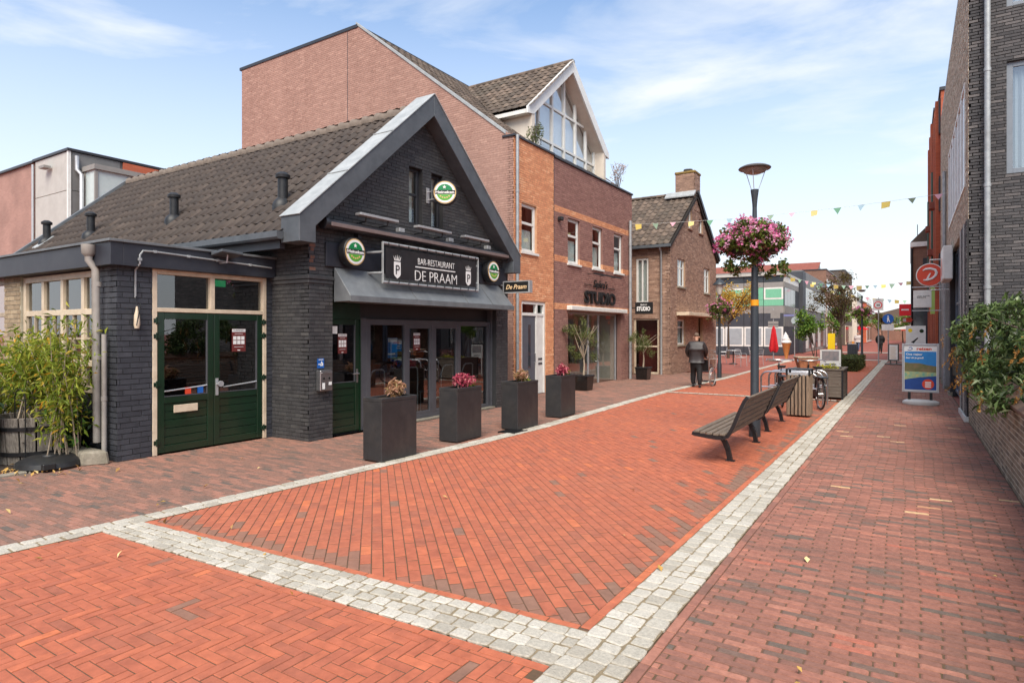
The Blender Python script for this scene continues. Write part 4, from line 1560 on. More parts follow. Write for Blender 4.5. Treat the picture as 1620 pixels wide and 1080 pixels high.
# the dining room seen through the glass
mb = MB()
mb.box(GX - 3.2, 6.9, 0.0, GX - 3.1, 12.3, 2.7)
mb.box(GX - 3.1, 6.85, 0.0, GX - 0.3, 6.9, 2.7)
mb.box(GX - 3.1, 12.25, 0.0, GX - 0.3, 12.3, 2.7)
mb.box(GX - 3.1, 6.9, -0.02, GX - 0.24, 12.25, 0.006)
mb.box(GX - 3.1, 6.9, 2.62, GX - 0.3, 12.25, 2.7)
mb.build('dining_room', M['interior'], rest)
mb = MB()
mb.box(GX - 2.2, 9.0, 0.01, GX - 1.6, 11.8, 1.05)
mb.build('bar_counter', M['interior_wood'], rest)
mb = MB()
mb.box(GX - 3.09, 8.2, 1.3, GX - 3.05, 9.6, 1.95)
mb.build('wall_screen', emit_mat('blue screen', C(70, 110, 190), 0.6), rest)
for (x, y) in ((-8.75, 8.5), (-8.8, 9.5), (-8.75, 10.6), (-8.8, 11.4)):
    mb = MB()
    mb.box(x - .3, y - .28, 0.70, x + .3, y + .28, 0.74)
    mb.box(x - .04, y - .04, 0.01, x + .04, y + .04, 0.70)
    o = mb.build('dining_table', M['interior_wood'])
    tag(o, 'wooden table %s' % {8.5: 'behind the left shopfront pane of the restaurant', 9.5: 'behind the second shopfront pane of the restaurant', 10.6: 'behind the third shopfront pane of the restaurant', 11.4: 'behind the right shopfront pane of the restaurant'}[y], 'table', 'tables inside the restaurant')
    mb = MB()
    for dy in (-.2, .2):
        mb.tube([(x - .28, y + dy + .0, 0.0), (x - .28, y + dy, 0.45)], 0.014, 6)
        mb.tube([(x + .30, y + dy, 0.0), (x + .30, y + dy, 0.86), (x + .33, y + dy * .8, 1.0)], 0.014, 6)
    mb.tube([(x + .33, y - .17, 1.0), (x + .34, y - .1, 1.04), (x + .34, y + .1, 1.04), (x + .33, y + .17, 1.0)], 0.016, 6)
    mb.box(x - .3, y - .22, 0.44, x + .31, y + .22, 0.47)
    c = mb.build('terrace_chair', M['alu'])
    tag(c, 'metal chair drawn up to the table %s' % {8.5: 'behind the left shopfront pane', 9.5: 'behind the second shopfront pane', 10.6: 'behind the third shopfront pane', 11.4: 'behind the right shopfront pane'}[y], 'chair', 'chairs inside the restaurant')

# ------------------------------------------------------------------ signs and fixtures on the restaurant
def round_sign(name, label, cx, cy, cz, r, nrm, group='round beer signs'):
    """lit beer sign: casing, gold ring, white face, green top and lime bottom, dark name band"""
    t = thing(name, label, 'sign', (cx, cy, cz), group)
    nrm = V(nrm).normalized()
    sU = V((0, 0, 1)).cross(nrm).normalized()
    P0 = V((cx, cy, cz))

    def pt(a, b, c):
        return P0 + sU * a + V((0, 0, b)) + nrm * c
    mb = MB()
    mb.prism([pt(r * math.cos(a), r * math.sin(a), -0.09) for a in np.linspace(0, 2 * math.pi, 33)[:-1]], nrm * 0.15)
    cs = mb.build('casing', M['black_plastic'], t, bev=0.012)

    def disc(rr, d, m, nm, lo=-1.0, hi=1.0):
        pts = [pt(rr * math.cos(a), rr * math.sin(a), d) for a in np.linspace(0, 2 * math.pi, 49)[:-1] if lo * rr <= rr * math.sin(a) <= hi * rr + 1e-9]
        pts2 = []
        A = [a for a in np.linspace(0, 2 * math.pi, 145)[:-1] if lo - 1e-6 <= math.sin(a) <= hi + 1e-6]
        A.sort(key=lambda a: math.atan2(math.sin(a) - (lo + hi) / 2, math.cos(a)))
        pts2 = [pt(rr * math.cos(a), rr * math.sin(a), d) for a in A]
        k = MB()
        k.prism(pts2, nrm * 0.003)
        return k.build(nm, m, t)
    disc(r * 0.90, 0.058, M['beer_gold'], 'gold_ring')
    disc(r * 0.82, 0.062, M['ink_white'], 'face')
    disc(r * 0.66, 0.066, M['beer_green'], 'green_field', 0.24, 1.0)
    disc(r * 0.66, 0.066, M['beer_lime'], 'lime_field', -1.0, -0.22)
    k = MB()
    k.prism([pt(a, b, 0.066) for a, b in ((-r * .80, r * -.14), (r * .80, r * -.14), (r * .84, r * .17), (-r * .84, r * .17))], nrm * 0.004)
    k.build('name_band', M['ink_black'], t)
    k = MB()      # the star
    st = []
    for i in range(10):
        a = math.pi / 2 + i * math.pi / 5
        q = r * (0.17 if i % 2 == 0 else 0.07)
        st.append(pt(q * math.cos(a) - r * .03, r * .42 + q * math.sin(a), 0.070))
    k.prism(st, nrm * 0.003)
    k.build('star', M['ink_white'], t)
    frl = frame(P0, sU, nrm)
    lettering('lettering', 'Heineken', r * 0.21, M['ink_white'], frl, 0, 0.071, -r * 0.09, t, width=r * 1.5, weight=0.002)
    for i in range(5):
        k = MB()
        an = -math.pi / 2 + (i - 2) * 0.4
        k.prism([pt(r * .48 * math.cos(an) + r * .07 * math.cos(b), r * .42 * math.sin(an) - r * .02 + r * .07 * math.sin(b), 0.069) for b in np.linspace(0, 2 * math.pi, 9)[:-1]], nrm * 0.003)
        k.build('hop_dot', M['beer_gold'], t)
    return t


round_sign('beer_sign', 'round green beer sign left of the restaurant name banner', GX + 0.18, 7.38, 3.09, 0.245, (1, -0.0, 0))
round_sign('beer_sign', 'round green beer sign right of the restaurant name banner', GX + 0.18, 11.50, 3.10, 0.245, (1, 0, 0))
t = round_sign('beer_sign', 'round double-sided beer sign on a bracket by the gable windows', GX + 0.46, 9.50, 4.45, 0.24, (0.55, -0.83, 0))
mb = MB()
mb.tube([(GX, 9.50, 4.52), (GX + .25, 9.50, 4.52)], 0.012, 6)
mb.tube([(GX, 9.50, 4.36), (GX + .25, 9.50, 4.36)], 0.012, 6)
mb.box(GX + .012, 9.46, 4.3, GX + .03, 9.54, 4.6)
mb.build('bracket', M['alu'], t)

bx_ = GX + 0.36
fb = fx(bx_)
ban = thing('name_banner', 'black tarpaulin banner lettered BAR-RESTAURANT DE PRAAM laced in a pipe frame', 'sign', (bx_, 9.4, 3.0))
b0, b1, bz0, bz1 = 7.90, 10.72, 2.62, 3.30
mb = MB()
mb.obox(fb, b0 + .07, b1 - .07, -0.004, 0.004, bz0 + .07, bz1 - .07)
mb.build('tarpaulin', mat('black tarpaulin', C(44, 41, 42), C(34, 32, 33), scale=3, rough=0.45, bump=0.3, bscale=5, bdist=0.02), ban)
mb = MB()
mb.tube([fb(b0, 0, bz0), fb(b1, 0, bz0), fb(b1, 0, bz1), fb(b0, 0, bz1)], 0.026, 8, closed=True)
mb.build('pipe_frame', M['galv'], ban, smooth=True)
for i in range(11):
    u = b0 + 0.12 + (b1 - b0 - .24) * i / 10
    mb = MB()
    mb.tube([fb(u, 0.03, bz1 + .012), fb(u + .02, 0.03, bz1 - .09)], 0.008, 5)
    mb.build('lace', M['black'], ban)
    mb = MB()
    mb.tube([fb(u, 0.03, bz0 - .012), fb(u + .02, 0.03, bz0 + .09)], 0.008, 5)
    mb.build('lace', M['black'], ban)
for u in (b0 - 0.0, b1 - 0.02):
    for z in (bz0 + .16, bz1 - .16):
        mb = MB()
        mb.tube([fb(u, 0, z), (GX + .04, bx_ * 0 + fb(u, 0, z).y - .06, z)], 0.022, 7)
        mb.build('standoff', M['galv'], ban, smooth=True)
lettering('lettering', 'BAR-RESTAURANT', 0.125, M['ink_white'], fb, 9.36, 0.006, 3.005, ban, width=1.10, weight=-0.002)

lettering('lettering', 'DE PRAAM', 0.205, M['ink_white'], fb, 9.36, 0.006, 2.70, ban, width=1.26, weight=-0.004)
mb = MB()
mb.obox(fb, 8.74, 9.94, 0.006, 0.009, 2.945, 2.965)
mb.build('rule', M['ink_white'], ban)
for u in (8.26, 10.38):
    mb = MB()
    mb.prism([fb(u + a, 0.006, 2.70 + b) for a, b in ((-.085, .08), (-.07, .05), (0, 0), (.07, .05), (.085, .08), (.085, .30), (-.085, .30))], V((0.003, 0, 0)))
    sh = mb.build('crest_shield', M['ink_white'], ban)
    lettering('crest_letter', 'P', 0.17, M['ink_black'], fb, u, 0.010, 2.78, sh)
    for i in range(5):
        a = (i - 2) * 0.038
        mb = MB()
        mb.prism([fb(u + a * .8 - .012, 0.006, 3.02), fb(u + a * .8 + .012, 0.006, 3.02), fb(u + a * 1.25, 0.006, 3.125 - abs(i - 2) * .012)][0:3], V((0.003, 0, 0)))
        mb.build('crown_spike', M['ink_white'], sh)

pr = thing('projecting_sign', 'black flag sign reading De Praam in gold script on the restaurant corner', 'sign', (GX + .4, 12.2, 2.9))
fq = fy(12.10)
mb = MB()
mb.obox(fq, -7.93, -7.27, -0.05, 0.05, 2.66, 2.90)
mb.build('panel', M['ink_black'], pr, bev=0.004)
mb = MB()
for (z0, z1) in ((2.64, 2.665), (2.895, 2.92)):
    mb.obox(fq, -7.95, -7.25, -0.056, 0.056, z0, z1)
for (u0, u1) in ((-7.955, -7.93), (-7.27, -7.225)):
    mb.obox(fq, u0, u1, -0.058, 0.058, 2.64, 2.92)
mb.obox(fq, GX, -7.95, -0.015, 0.015, 2.82, 2.85)
mb.obox(fq, GX, -7.95, -0.015, 0.015, 2.70, 2.73)
mb.build('sign_frame', M['alu'], pr)
lettering('lettering', 'De Praam', 0.105, mat('pale gold lettering', C(240, 206, 160), C(232, 196, 148), rough=0.4), fq, -7.60, 0.052, 2.735, pr, width=0.56, shear=0.35, weight=0.002)

for i, (a, b) in enumerate(((7.45, 8.38), (8.92, 9.92), (10.38, 11.25))):
    t = thing('flood_light', ['long white flood light above the awning, leftmost of three', 'long white flood light above the awning, under the gable windows', 'long white flood light above the awning, rightmost of three'][i], 'light', (GX + .15, (a + b) / 2, 3.75), 'flood lights over the awning')
    mb = MB()
    mb.obox(fg, a, b, 0.16, 0.30, 3.72, 3.765)
    mb.build('housing', M['alu'], t, bev=0.006)
    for u in (a + .2, b - .2):
        k = MB()
        k.tube([fg(u, 0.0, 3.64), fg(u, 0.2, 3.64), fg(u, 0.22, 3.725)], 0.012, 6)
        k.build('arm', M['black'], t)
for i, u in enumerate((8.66, 10.14, 11.5)):
    mb = MB()
    mb.obox(fg, u - .07, u + .07, 0.012, 0.12, 3.60, 3.68)
    o = mb.build('junction_box', M['alu'], bev=0.008)
    tag(o, ['small grey junction box between the left and middle flood lights', 'small grey junction box between the middle and right flood lights', 'small grey junction box right of the flood lights'][i], 'junction box', 'junction boxes over the awning')

mbx = thing('letter_box', 'stainless steel letter box on the black corner pillar', 'letter box', (GX, 6.87, 0.95))
mb = MB()
mb.obox(fg, 6.75, 7.00, 0.012, 0.12, 0.80, 1.13)
mb.build('body', M['steel'], mbx, bev=0.01)
mb = MB()
mb.obox(fg, 6.77, 6.98, 0.10, 0.128, 1.075, 1.10)
mb.build('flap', M['steel'], mbx, bev=0.004)
for (u, z) in ((6.82, 1.0), (6.93, 1.0)):
    k = MB()
    k.disc(fg(u, 0.12, z), (1, 0, 0), 0.02, 0.004, 10)
    k.build('lock', M['ink_black'], mbx)
for (u0, u1, z0, z1) in ((6.79, 6.84, 0.83, 0.93), (6.92, 6.98, 0.89, 0.94)):
    k = MB()
    k.obox(fg, u0, u1, 0.12, 0.123, z0, z1)
    k.build('sticker', M['ink_white'], mbx)
bs = thing('smoking_sign', 'small blue pictogram sign above the letter box', 'sign', (GX, 6.84, 1.24))
mb = MB()
mb.obox(fg, 6.775, 6.91, 0.012, 0.018, 1.165, 1.32)
mb.build('plate', M['blue_sign'], bs)
mb = MB()
mb.obox(fg, 6.79, 6.86, 0.019, 0.021, 1.22, 1.235)
mb.prism([fg(u, 0.019, z) for u, z in ((6.83, 1.20), (6.885, 1.20), (6.89, 1.235), (6.855, 1.28), (6.845, 1.24))], V((0.002, 0, 0)))
mb.obox(fg, 6.80, 6.89, 0.019, 0.021, 1.295, 1.306)
mb.build('pictogram', M['ink_white'], bs)


def house_rules(fr, u, z, label, w=0.20, h=0.34, n=0.0, group='house rules posters'):
    """dark red notice with a pale heading and six white boxes"""
    t = thing('poster', label, 'poster', fr(u, n, z), group)
    mb = MB()
    mb.obox(fr, u - w / 2, u + w / 2, n, n + .002, z - h / 2, z + h / 2)
    mb.build('sheet', M['poster_red'], t)
    mb = MB()
    mb.obox(fr, u - w * .48, u + w * .48, n + .003, n + .004, z + h * .36, z + h * .49)
    mb.build('heading', M['ink_white'], t)
    lettering('heading_lettering', 'HUISREGELS', h * 0.07, M['ink_black'], fr, u, n + .0045, z + h * .395, t, width=w * .8, depth=.001)
    for i in range(3):
        for j in range(2):
            k = MB()
            a, b = u + (i - 1) * w * .29, z + h * .0 - (j - .5) * h * .19
            k.obox(fr, a - w * .12, a + w * .12, n + .003, n + .004, b - h * .08, b + h * .08)
            k.build('rule_box', M['ink_white'], t)
    k = MB()
    k.obox(fr, u - w * .1, u + w * .1, n + .003, n + .004, z - h * .46, z - h * .42)
    k.obox(fr, u - w * .3, u + w * .3, n + .003, n + .004, z + h * .27, z + h * .285)
    k.obox(fr, u - w * .34, u + w * .34, n + .003, n + .004, z - h * .30, z - h * .285)
    k.build('small_print', M['ink_white'], t)
    return t


house_rules(fs_, 7.46, 1.55, 'dark red house rules poster on the green restaurant door', n=0.0)
house_rules(fs_, 9.40, 1.56, 'dark red house rules poster on the second shopfront pane', n=-0.02)
mb = MB()
mb.obox(fs_, 7.23, 7.35, -0.005, -0.003, 1.72, 1.85)
tag(mb.build('notice', M['ink_white']), 'small white notice in the corner of the restaurant door glass', 'notice')
bp = thing('poster', 'blue poster on the leftmost shopfront pane', 'poster', fs_(8.72, 0, 1.45))
mb = MB()
mb.obox(fs_, 8.60, 8.86, -0.036, -0.034, 1.26, 1.64)
mb.build('sheet', M['blue_sky_print'], bp)
mb = MB()
mb.obox(fs_, 8.61, 8.85, -0.0335, -0.033, 1.56, 1.63)
mb.obox(fs_, 8.60, 8.80, -0.0335, -0.033, 1.32, 1.35)
mb.build('print', M['ink_white'], bp)
# ------------------------------------------------------------------ the flat-roofed annex
AX, AY = -9.0, 4.20
ann = thing('annex_building', 'low blue-black flat-roofed annex with cream windows and green double doors', 'building', (AX, 5.4, 0))
fa, fay = fx(AX), fy(AY)
brick_wall(ann, 'front_wall', (AX, 0, 0), (0, 1, 0), (1, 0, 0), [(AY, 0), (6.62, 0), (6.62, 2.66), (AY, 2.66)], [(4.66, 6.50, 0.0, 2.64)],
           M['navy_brick'], M['black_mortar'], L=0.25, H=0.074, n_parts=150, depth=0.007, jit=0.0015, joint=.008)
brick_wall(ann, 'side_wall', (0, AY, 0), (1, 0, 0), (0, -1, 0), [(-9.50, 0), (AX - .001, 0), (AX - .001, 2.66), (-9.50, 2.66)], [],
           M['navy_brick'], M['black_mortar'], L=0.25, H=0.074, n_parts=60, depth=0.007, jit=0.0015, joint=.008)
brick_wall(ann, 'window_breast', (0, AY, 0), (1, 0, 0), (0, -1, 0), [(-18, 0), (-9.50, 0), (-9.50, 0.86), (-18, 0.86)], [],
           M['navy_brick'], M['black_mortar'], L=0.25, H=0.074, n_parts=0, depth=0.009)
brick_wall(ann, 'beige_pier', (0, AY, 0), (1, 0, 0), (0, -1, 0), [(-12.75, 0.86), (-12.12, 0.86), (-12.12, 2.66), (-12.75, 2.66)], [],
           M['beige_brick'], M['lowwall_mortar'], L=0.25, H=0.074, n_parts=60, depth=0.01)
brick_wall(ann, 'far_wall', (0, AY, 0), (1, 0, 0), (0, -1, 0), [(-18, 0.86), (-15.2, 0.86), (-15.2, 2.66), (-18, 2.66)], [],
           M['beige_brick'], M['lowwall_mortar'], L=0.25, H=0.074, n_parts=0, depth=0.01)
# fascia box round the flat roof with its aluminium edge
mb = MB()
mb.box(-18, AY - 0.14, 2.64, AX + 0.12, AY + 0.02, 2.95)
mb.box(AX - 0.02, AY + 0.02, 2.64, AX + 0.12, 6.60, 2.95)
mb.build('fascia', M['navy_paint'], ann, bev=0.006)
mb = MB()
mb.box(-18, AY - 0.17, 2.95, AX + 0.15, AY + 0.02, 2.985)
mb.box(AX - 0.02, AY + 0.02, 2.95, AX + 0.15, 6.60, 2.985)
mb.build('roof_edge_trim', M['zinc'], ann, bev=0.004)
mb = MB()
mb.box(-18, AY + 0.02, 2.86, AX - 0.02, 6.60, 2.92)
mb.build('flat_roof', M['black_plastic'], ann)
# window band on the garden side: cream frame, four bays, transom
aw_ = window(ann, fay, -12.10, -9.50, 0.88, 2.62, M['cream'], fw=0.09, inset=0.03, mull=(-11.40, -10.74, -10.08), trans=(2.04, 1.30), back=1.6, tw=0.085, depth=0.07, m_glass=M['shop_glass'])
for a, b in ((-12.01, -11.44), (-11.36, -10.78), (-10.70, -10.12), (-10.04, -9.59)):
    mb = MB()
    mb.obox(fay, (a + b) / 2 - .016, (a + b) / 2 + .016, -.10, -.05, 1.34, 2.0)
    mb.obox(fay, a, b, -.10, -.052, 1.64, 1.67)
    mb.build('reflection_bar', M['cream_dull'], aw_)  # bars modelled in place of the inner window's reflection in the panes
window(ann, fay, -15.2, -12.76, 0.88, 2.62, M['cream_dull'], fw=0.08, inset=0.03, mull=(-14.4, -13.6), trans=(2.04,), back=1.6, tw=0.07, depth=0.07)
# cream door frame with two transom lights
mb = MB()
mb.obox(fa, 4.66, 4.725, -0.10, 0.015, 0.0, 2.64)
mb.obox(fa, 6.435, 6.50, -0.10, 0.015, 0.0, 2.64)
mb.obox(fa, 4.725, 6.435, -0.10, 0.013, 2.575, 2.64)
mb.obox(fa, 4.725, 6.435, -0.10, 0.013, 2.035, 2.095)
mb.obox(fa, 5.525, 5.595, -0.10, 0.011, 2.095, 2.575)
dfr = mb.build('door_frame', M['cream'], ann, bev=0.005)
for (a, b) in ((4.725, 5.525), (5.595, 6.435)):
    p = MB()
    p.obox(fa, a - .005, b + .005, -0.06, -0.052, 2.09, 2.58)
    p.build('transom_pane', M['shop_glass'], dfr)
d1 = half_glazed_door(ann, fa, 4.735, 5.575, 0.02, 2.03, 0.77, -0.04, M['green_door'], label='left green door leaf with letter plate', hinge_side=-1, planks_n=5)
d2 = half_glazed_door(ann, fa, 5.582, 6.425, 0.02, 2.03, 0.77, -0.04, M['green_door'], label='right green door leaf with push bar and handle', hinge_side=1, planks_n=5)
for d, a, b in ((d1, 4.83, 5.47), (d2, 5.74, 6.32)):
    mb = MB()
    mb.tube([fa(a, 0.005, 0.90), fa(a + .05, -0.01, 0.90), fa(b - .05, -0.01, 0.94), fa(b, 0.005, 0.95)], 0.011, 8)
    mb.build('push_bar', M['alu'], d, smooth=True)
mb = MB()
mb.obox(fa, 4.96, 5.32, 0.002, 0.016, 0.58, 0.69)
mb.build('letter_plate', M['cream'], d1, bev=0.004)
mb = MB()
mb.obox(fa, 5.605, 5.645, 0.005, 0.02, 0.78, 1.04)
mb.tube([fa(5.625, 0.02, 0.95), fa(5.625, 0.06, 0.95)], 0.016, 8)
mb.disc(fa(5.66, 0.05, 0.955), (1, 0, 0), 0.045, 0.02, 12)
mb.build('door_handle', M['alu'], d2, smooth=False)
house_rules(fa, 6.0, 1.62, 'dark red house rules poster on the right green annex door', n=0.003, w=0.24, h=0.36)
for u, m_, lb in ((5.18, M['ink_red'], 'small red sticker low in the left annex door glass'), (5.37, M['blue_sign'], 'small blue sticker low in the left annex door glass')):
    mb = MB()
    mb.obox(fa, u - .045, u + .045, -0.006, -0.004, 0.835, 0.935)
    tag(mb.build('sticker', m_), lb, 'sticker')
mb = MB()
mb.obox(fa, 5.68, 5.86, -0.14, -0.13, 2.46, 2.56)
tag(mb.build('exit_sign', emit_mat('green exit sign', C(30, 150, 90), 0.6)), 'green emergency exit sign behind the right transom light', 'sign')
# room behind the doors
mb = MB()
mb.box(AX - 3, AY + .15, 0.0, AX - 2.9, 6.5, 2.6)
mb.box(AX - 2.9, 6.45, 0.0, AX - .12, 6.5, 2.6)
mb.box(AX - 2.9, AY + .2, -.02, AX - .1, 6.45, .004)
mb.box(AX - 2.9, AY + .15, 0.0, AX - .25, AY + .2, 2.6)
mb.build('hallway', M['interior'], ann)
# rainwater pipes by the corner
dp = pipe(ann, 'downpipe', [(-9.36, AY - 0.19, 2.93), (-9.36, AY - 0.19, 2.72), (-9.33, AY - 0.12, 2.60), (-9.33, AY - 0.10, 0.25)], 0.05, M['pvc'],
          [(-9.33, AY - 0.10, 1.4), (-9.33, AY - 0.10, 2.4)])
mb = MB()
mb.lathe([(0.05, -0.16), (0.085, -0.12), (0.09, 0.0)], (-9.36, AY - 0.19, 2.93), 10)
mb.build('hopper', M['pvc'], dp, smooth=True)
pipe(ann, 'drain_pipe', [(-9.18, AY - 0.08, 1.72), (-9.18, AY - 0.08, 0.12)], 0.032, M['pvc'], [(-9.18, AY - 0.08, 0.85)])
# conduit on the fascia feeding the flood light and the hanging flask
cd = thing('conduit', 'grey electrical conduit bent along the annex fascia', 'conduit', (AX, 5.0, 2.8))
mb = MB()
mb.tube([fa(4.42, 0.03, 2.22), fa(4.42, 0.03, 2.60), fa(4.42, 0.15, 2.68), fa(4.42, 0.15, 2.80), fa(4.46, 0.15, 2.86), fa(4.6, 0.15, 2.865), fa(6.5, 0.15, 2.80)], 0.013, 6)
mb.build('tube', M['galv'], cd, smooth=True)
for (u, z) in ((4.42, 2.74), (4.62, 2.865), (5.1, 2.848), (5.55, 2.833), (6.1, 2.814)):
    k = MB()
    p = fa(u, 0.15, z)
    k.box(p.x - .018, p.y - .02, p.z - .018, p.x + .018, p.y + .02, p.z + .018)
    k.build('clip', M['galv'], cd)
fl_ = thing('flood_light', 'flat grey flood light on the annex fascia', 'light', (AX + .2, 5.62, 2.88))
mb = MB()
mb.hexa([fa(5.45, 0.14, 2.90), fa(5.80, 0.14, 2.88), fa(5.80, 0.42, 2.92), fa(5.45, 0.42, 2.94), fa(5.45, 0.14, 2.95), fa(5.80, 0.14, 2.93), fa(5.80, 0.42, 2.96), fa(5.45, 0.42, 2.98)])
mb.build('head', M['zinc_dark'], fl_, bev=0.006)
k = MB()
k.tube([fa(5.6, 0.12, 2.80), fa(5.62, 0.28, 2.80), fa(5.62, 0.3, 2.92)], 0.012, 6)
k.build('arm', M['alu'], fl_)
hb = thing('hanging_flask', 'small glass flask lamp hanging on a chain by the annex corner', 'lamp', (AX + .05, 4.42, 1.9))
k = MB()
k.lathe([(0.012, 0.30), (0.02, 0.24), (0.035, 0.18), (0.04, 0.05), (0.03, 0.0)], fa(4.42, 0.07, 1.80), 10)
k.build('flask', M['cream'], hb, smooth=True)
k = MB()
k.tube([fa(4.42, 0.04, 2.24), fa(4.42, 0.07, 2.10)], 0.006, 5)
k.tube([fa(4.40, 0.10, 1.84), fa(4.45, 0.11, 2.14)], 0.008, 5)
k.build('chain', M['black'], hb)

# ------------------------------------------------------------------ planting at the annex
def stem_tree(t, stems, m, name='stem', n=6):
    for path, r in stems:
        mb = MB()
        k = len(path)
        mb.tube(path, [r * (1 - 0.6 * i / max(1, k - 1)) for i in range(k)], n)
        mb.build(name, m, t, smooth=True)


bc = V((-10.15, 3.72, 0))
bar = thing('barrel_planter', 'weathered half-barrel wooden planter in front of the annex window', 'planter', bc)
for k in range(16):
    a0, a1 = 2 * math.pi * k / 16 + 0.02, 2 * math.pi * (k + 1) / 16 - 0.02
    mb = MB()
    q = []
    for z, r in ((0.0, 0.44), (0.62, 0.50)):
        q += [bc + V((r * math.cos(a0), r * math.sin(a0), z)), bc + V((r * math.cos(a1), r * math.sin(a1), z)), bc + V(((r - .03) * math.cos(a1), (r - .03) * math.sin(a1), z)), bc + V(((r - .03) * math.cos(a0), (r - .03) * math.sin(a0), z))]
    mb.hexa(q)
    mb.build('stave', M['barrel'], bar, bev=0.004)
for z in (0.12, 0.45):
    mb = MB()
    mb.lathe([(0.455 + z * .09, z), (0.462 + z * .09, z), (0.467 + z * .09, z + .05), (0.46 + z * .09, z + .05)], bc, 24)
    mb.build('hoop', M['black'], bar)
mb = MB()
mb.lathe([(0.46, 0.55), (0.0, 0.56)], bc, 16)
mb.build('soil', M['soil'], bar)


def bamboo(name, label, base, n_st, spread, h, n_leaf, m, tone0=0.0, size=0.10, wide=0.25, group=None):
    t = thing(name, label, 'plant', base, group)
    pts, drs = [], []
    for i in range(n_st):
        bx, by = base[0] + random.gauss(0, spread * .35), base[1] + random.gauss(0, spread * .25)
        tx, ty = base[0] + random.gauss(0, spread), base[1] + random.gauss(0, spread * .55)
        hh = h * random.uniform(0.65, 1.05)
        path = [V((bx, by, base[2])), V((bx * .6 + tx * .4, by * .6 + ty * .4, base[2] + hh * .55)), V((tx, ty, base[2] + hh))]
        mb = MB()
        mb.tube(path, [0.009, 0.006, 0.003], 5)
        mb.build('cane', M['bark_pale'], t, smooth=True)
        for k in range(n_leaf // n_st):
            s = random.random() ** 0.7
            s = 0.22 + 0.8 * s
            p = path[0].lerp(path[1], min(1, s / .55)) if s < .55 else path[1].lerp(path[2], (s - .55) / .45)
            o = V((random.gauss(0, wide * .5), random.gauss(0, wide * .5), random.gauss(0, wide * .28)))
            pts.append(p + o)
            drs.append((o.x * 2, o.y * 2, -0.25))
    tn = np.clip(RNG.random(len(pts)) * 0.9 + tone0, 0, 1)
    leaf_mesh('foliage', [tuple(p) for p in pts], size, m, t, aspect=0.26, dirs=drs, tones=tn, up=0.3)
    return t


bamboo('bamboo', 'tall yellow-green bamboo growing in the barrel planter', (-10.15, 3.72, 0.55), 16, 0.42, 1.12, 1750, M['leaf_bamboo'], 0.1, 0.11, 0.22)
bamboo('bamboo', 'yellow-green bamboo spreading over the annex corner pipes', (-9.40, 3.72, 0.02), 14, 0.34, 1.82, 1500, M['leaf_bamboo'], 0.1, 0.10, 0.22)
bamboo('bamboo', 'yellow-green bamboo at the left edge behind the dark shrub', (-11.5, 3.75, 0.02), 16, 0.55, 1.72, 1700, M['leaf_bamboo'], 0.1, 0.11, 0.24)
iv = thing('ivy', 'green climbing ivy hanging low beside the annex downpipe', 'plant', (-9.62, 4.0, 0))
leaf_mesh('foliage', [(random.gauss(-9.72, .20), random.uniform(3.72, 4.06), random.uniform(0.15, 1.0)) for _ in range(420)], 0.09, M['leaf_ivy'], iv, aspect=0.7, droop=0.8, up=0.5)
stem_tree(iv, [([(-9.7 + .1 * i, 3.95, 0), (-9.72 + .11 * i, 3.98, 0.5), (-9.66 + .09 * i, 4.0, 1.0)], 0.012) for i in range(3)], M['bark'])
sb = thing('shrub', 'dark green leafy shrub at the left edge of the garden bed', 'shrub', (-10.05, 3.0, 0))
leaf_mesh('foliage', blob_points(1700, [((-10.15, 2.95, 0.42), (0.34, 0.34, 0.40)), ((-9.98, 3.02, 0.75), (0.25, .25, .25)), ((-10.5, 3.1, 0.62), (0.4, .3, .45))], 0.45), 0.10, M['leaf_dark'], sb, aspect=0.55)
stem_tree(sb, [([(-10.1 + .06 * i, 3.0, 0), (-10.15 + .1 * i, 2.98, 0.35), (-10.2 + .15 * i, 2.95, 0.7)], 0.02) for i in range(4)], M['bark'])
ar = thing('wire_trellis', 'thin black wire trellis arch in front of the bamboo', 'trellis', (-9.9, 3.3, 0))
for (xa, xb, y, h) in ((-10.05, -9.72, 3.42, 0.98),):
    mb = MB()
    mb.tube([(xa, y, 0), (xa, y, h - .12)] + [(xa + (xb - xa) * (0.5 - .5 * math.cos(a)), y, h - .12 + .14 * math.sin(a)) for a in np.linspace(.3, math.pi - .3, 6)] + [(xb, y, h - .12), (xb, y, 0)], 0.008, 6)
    mb.build('arch', M['black'], ar, smooth=True)
    for z in (0.3, 0.6, 0.85):
        mb = MB()
        mb.tube([(xa, y, z), (xb, y, z)], 0.005, 5)
        mb.build('wire', M['black'], ar)
ck = MB()
ck.hexa([(-10.02, 3.86, -.02), (-9.12, 3.80, -.02), (-8.95, 4.10, -.02), (-9.95, 4.14, -.02), (-10.0, 3.88, .16), (-9.14, 3.83, .18), (-8.98, 4.08, .18), (-9.94, 4.12, .16)])
tag(ck.build('concrete_block', M['concrete'], bev=0.03), 'mossy concrete block at the foot of the annex corner', 'block')
ub = thing('base_weight', 'black plastic parasol base lying on the pavement edge by the barrel', 'parasol base', (-9.35, 3.66, 0))
mb = MB()
mb.lathe([(0.42, 0.0), (0.44, 0.03), (0.42, 0.09), (0.30, 0.14), (0.12, 0.15), (0.10, 0.17), (0.0, 0.17)], (-9.42, 3.58, 0.0), 22, sx=.85, sy=0.85)
mb.build('base', M['black_plastic'], ub, smooth=True)
mb = MB()
mb.box(-9.10, 3.36, 0.03, -9.03, 3.50, 0.11)
mb.build('catch', M['black_plastic'], ub, bev=0.01)
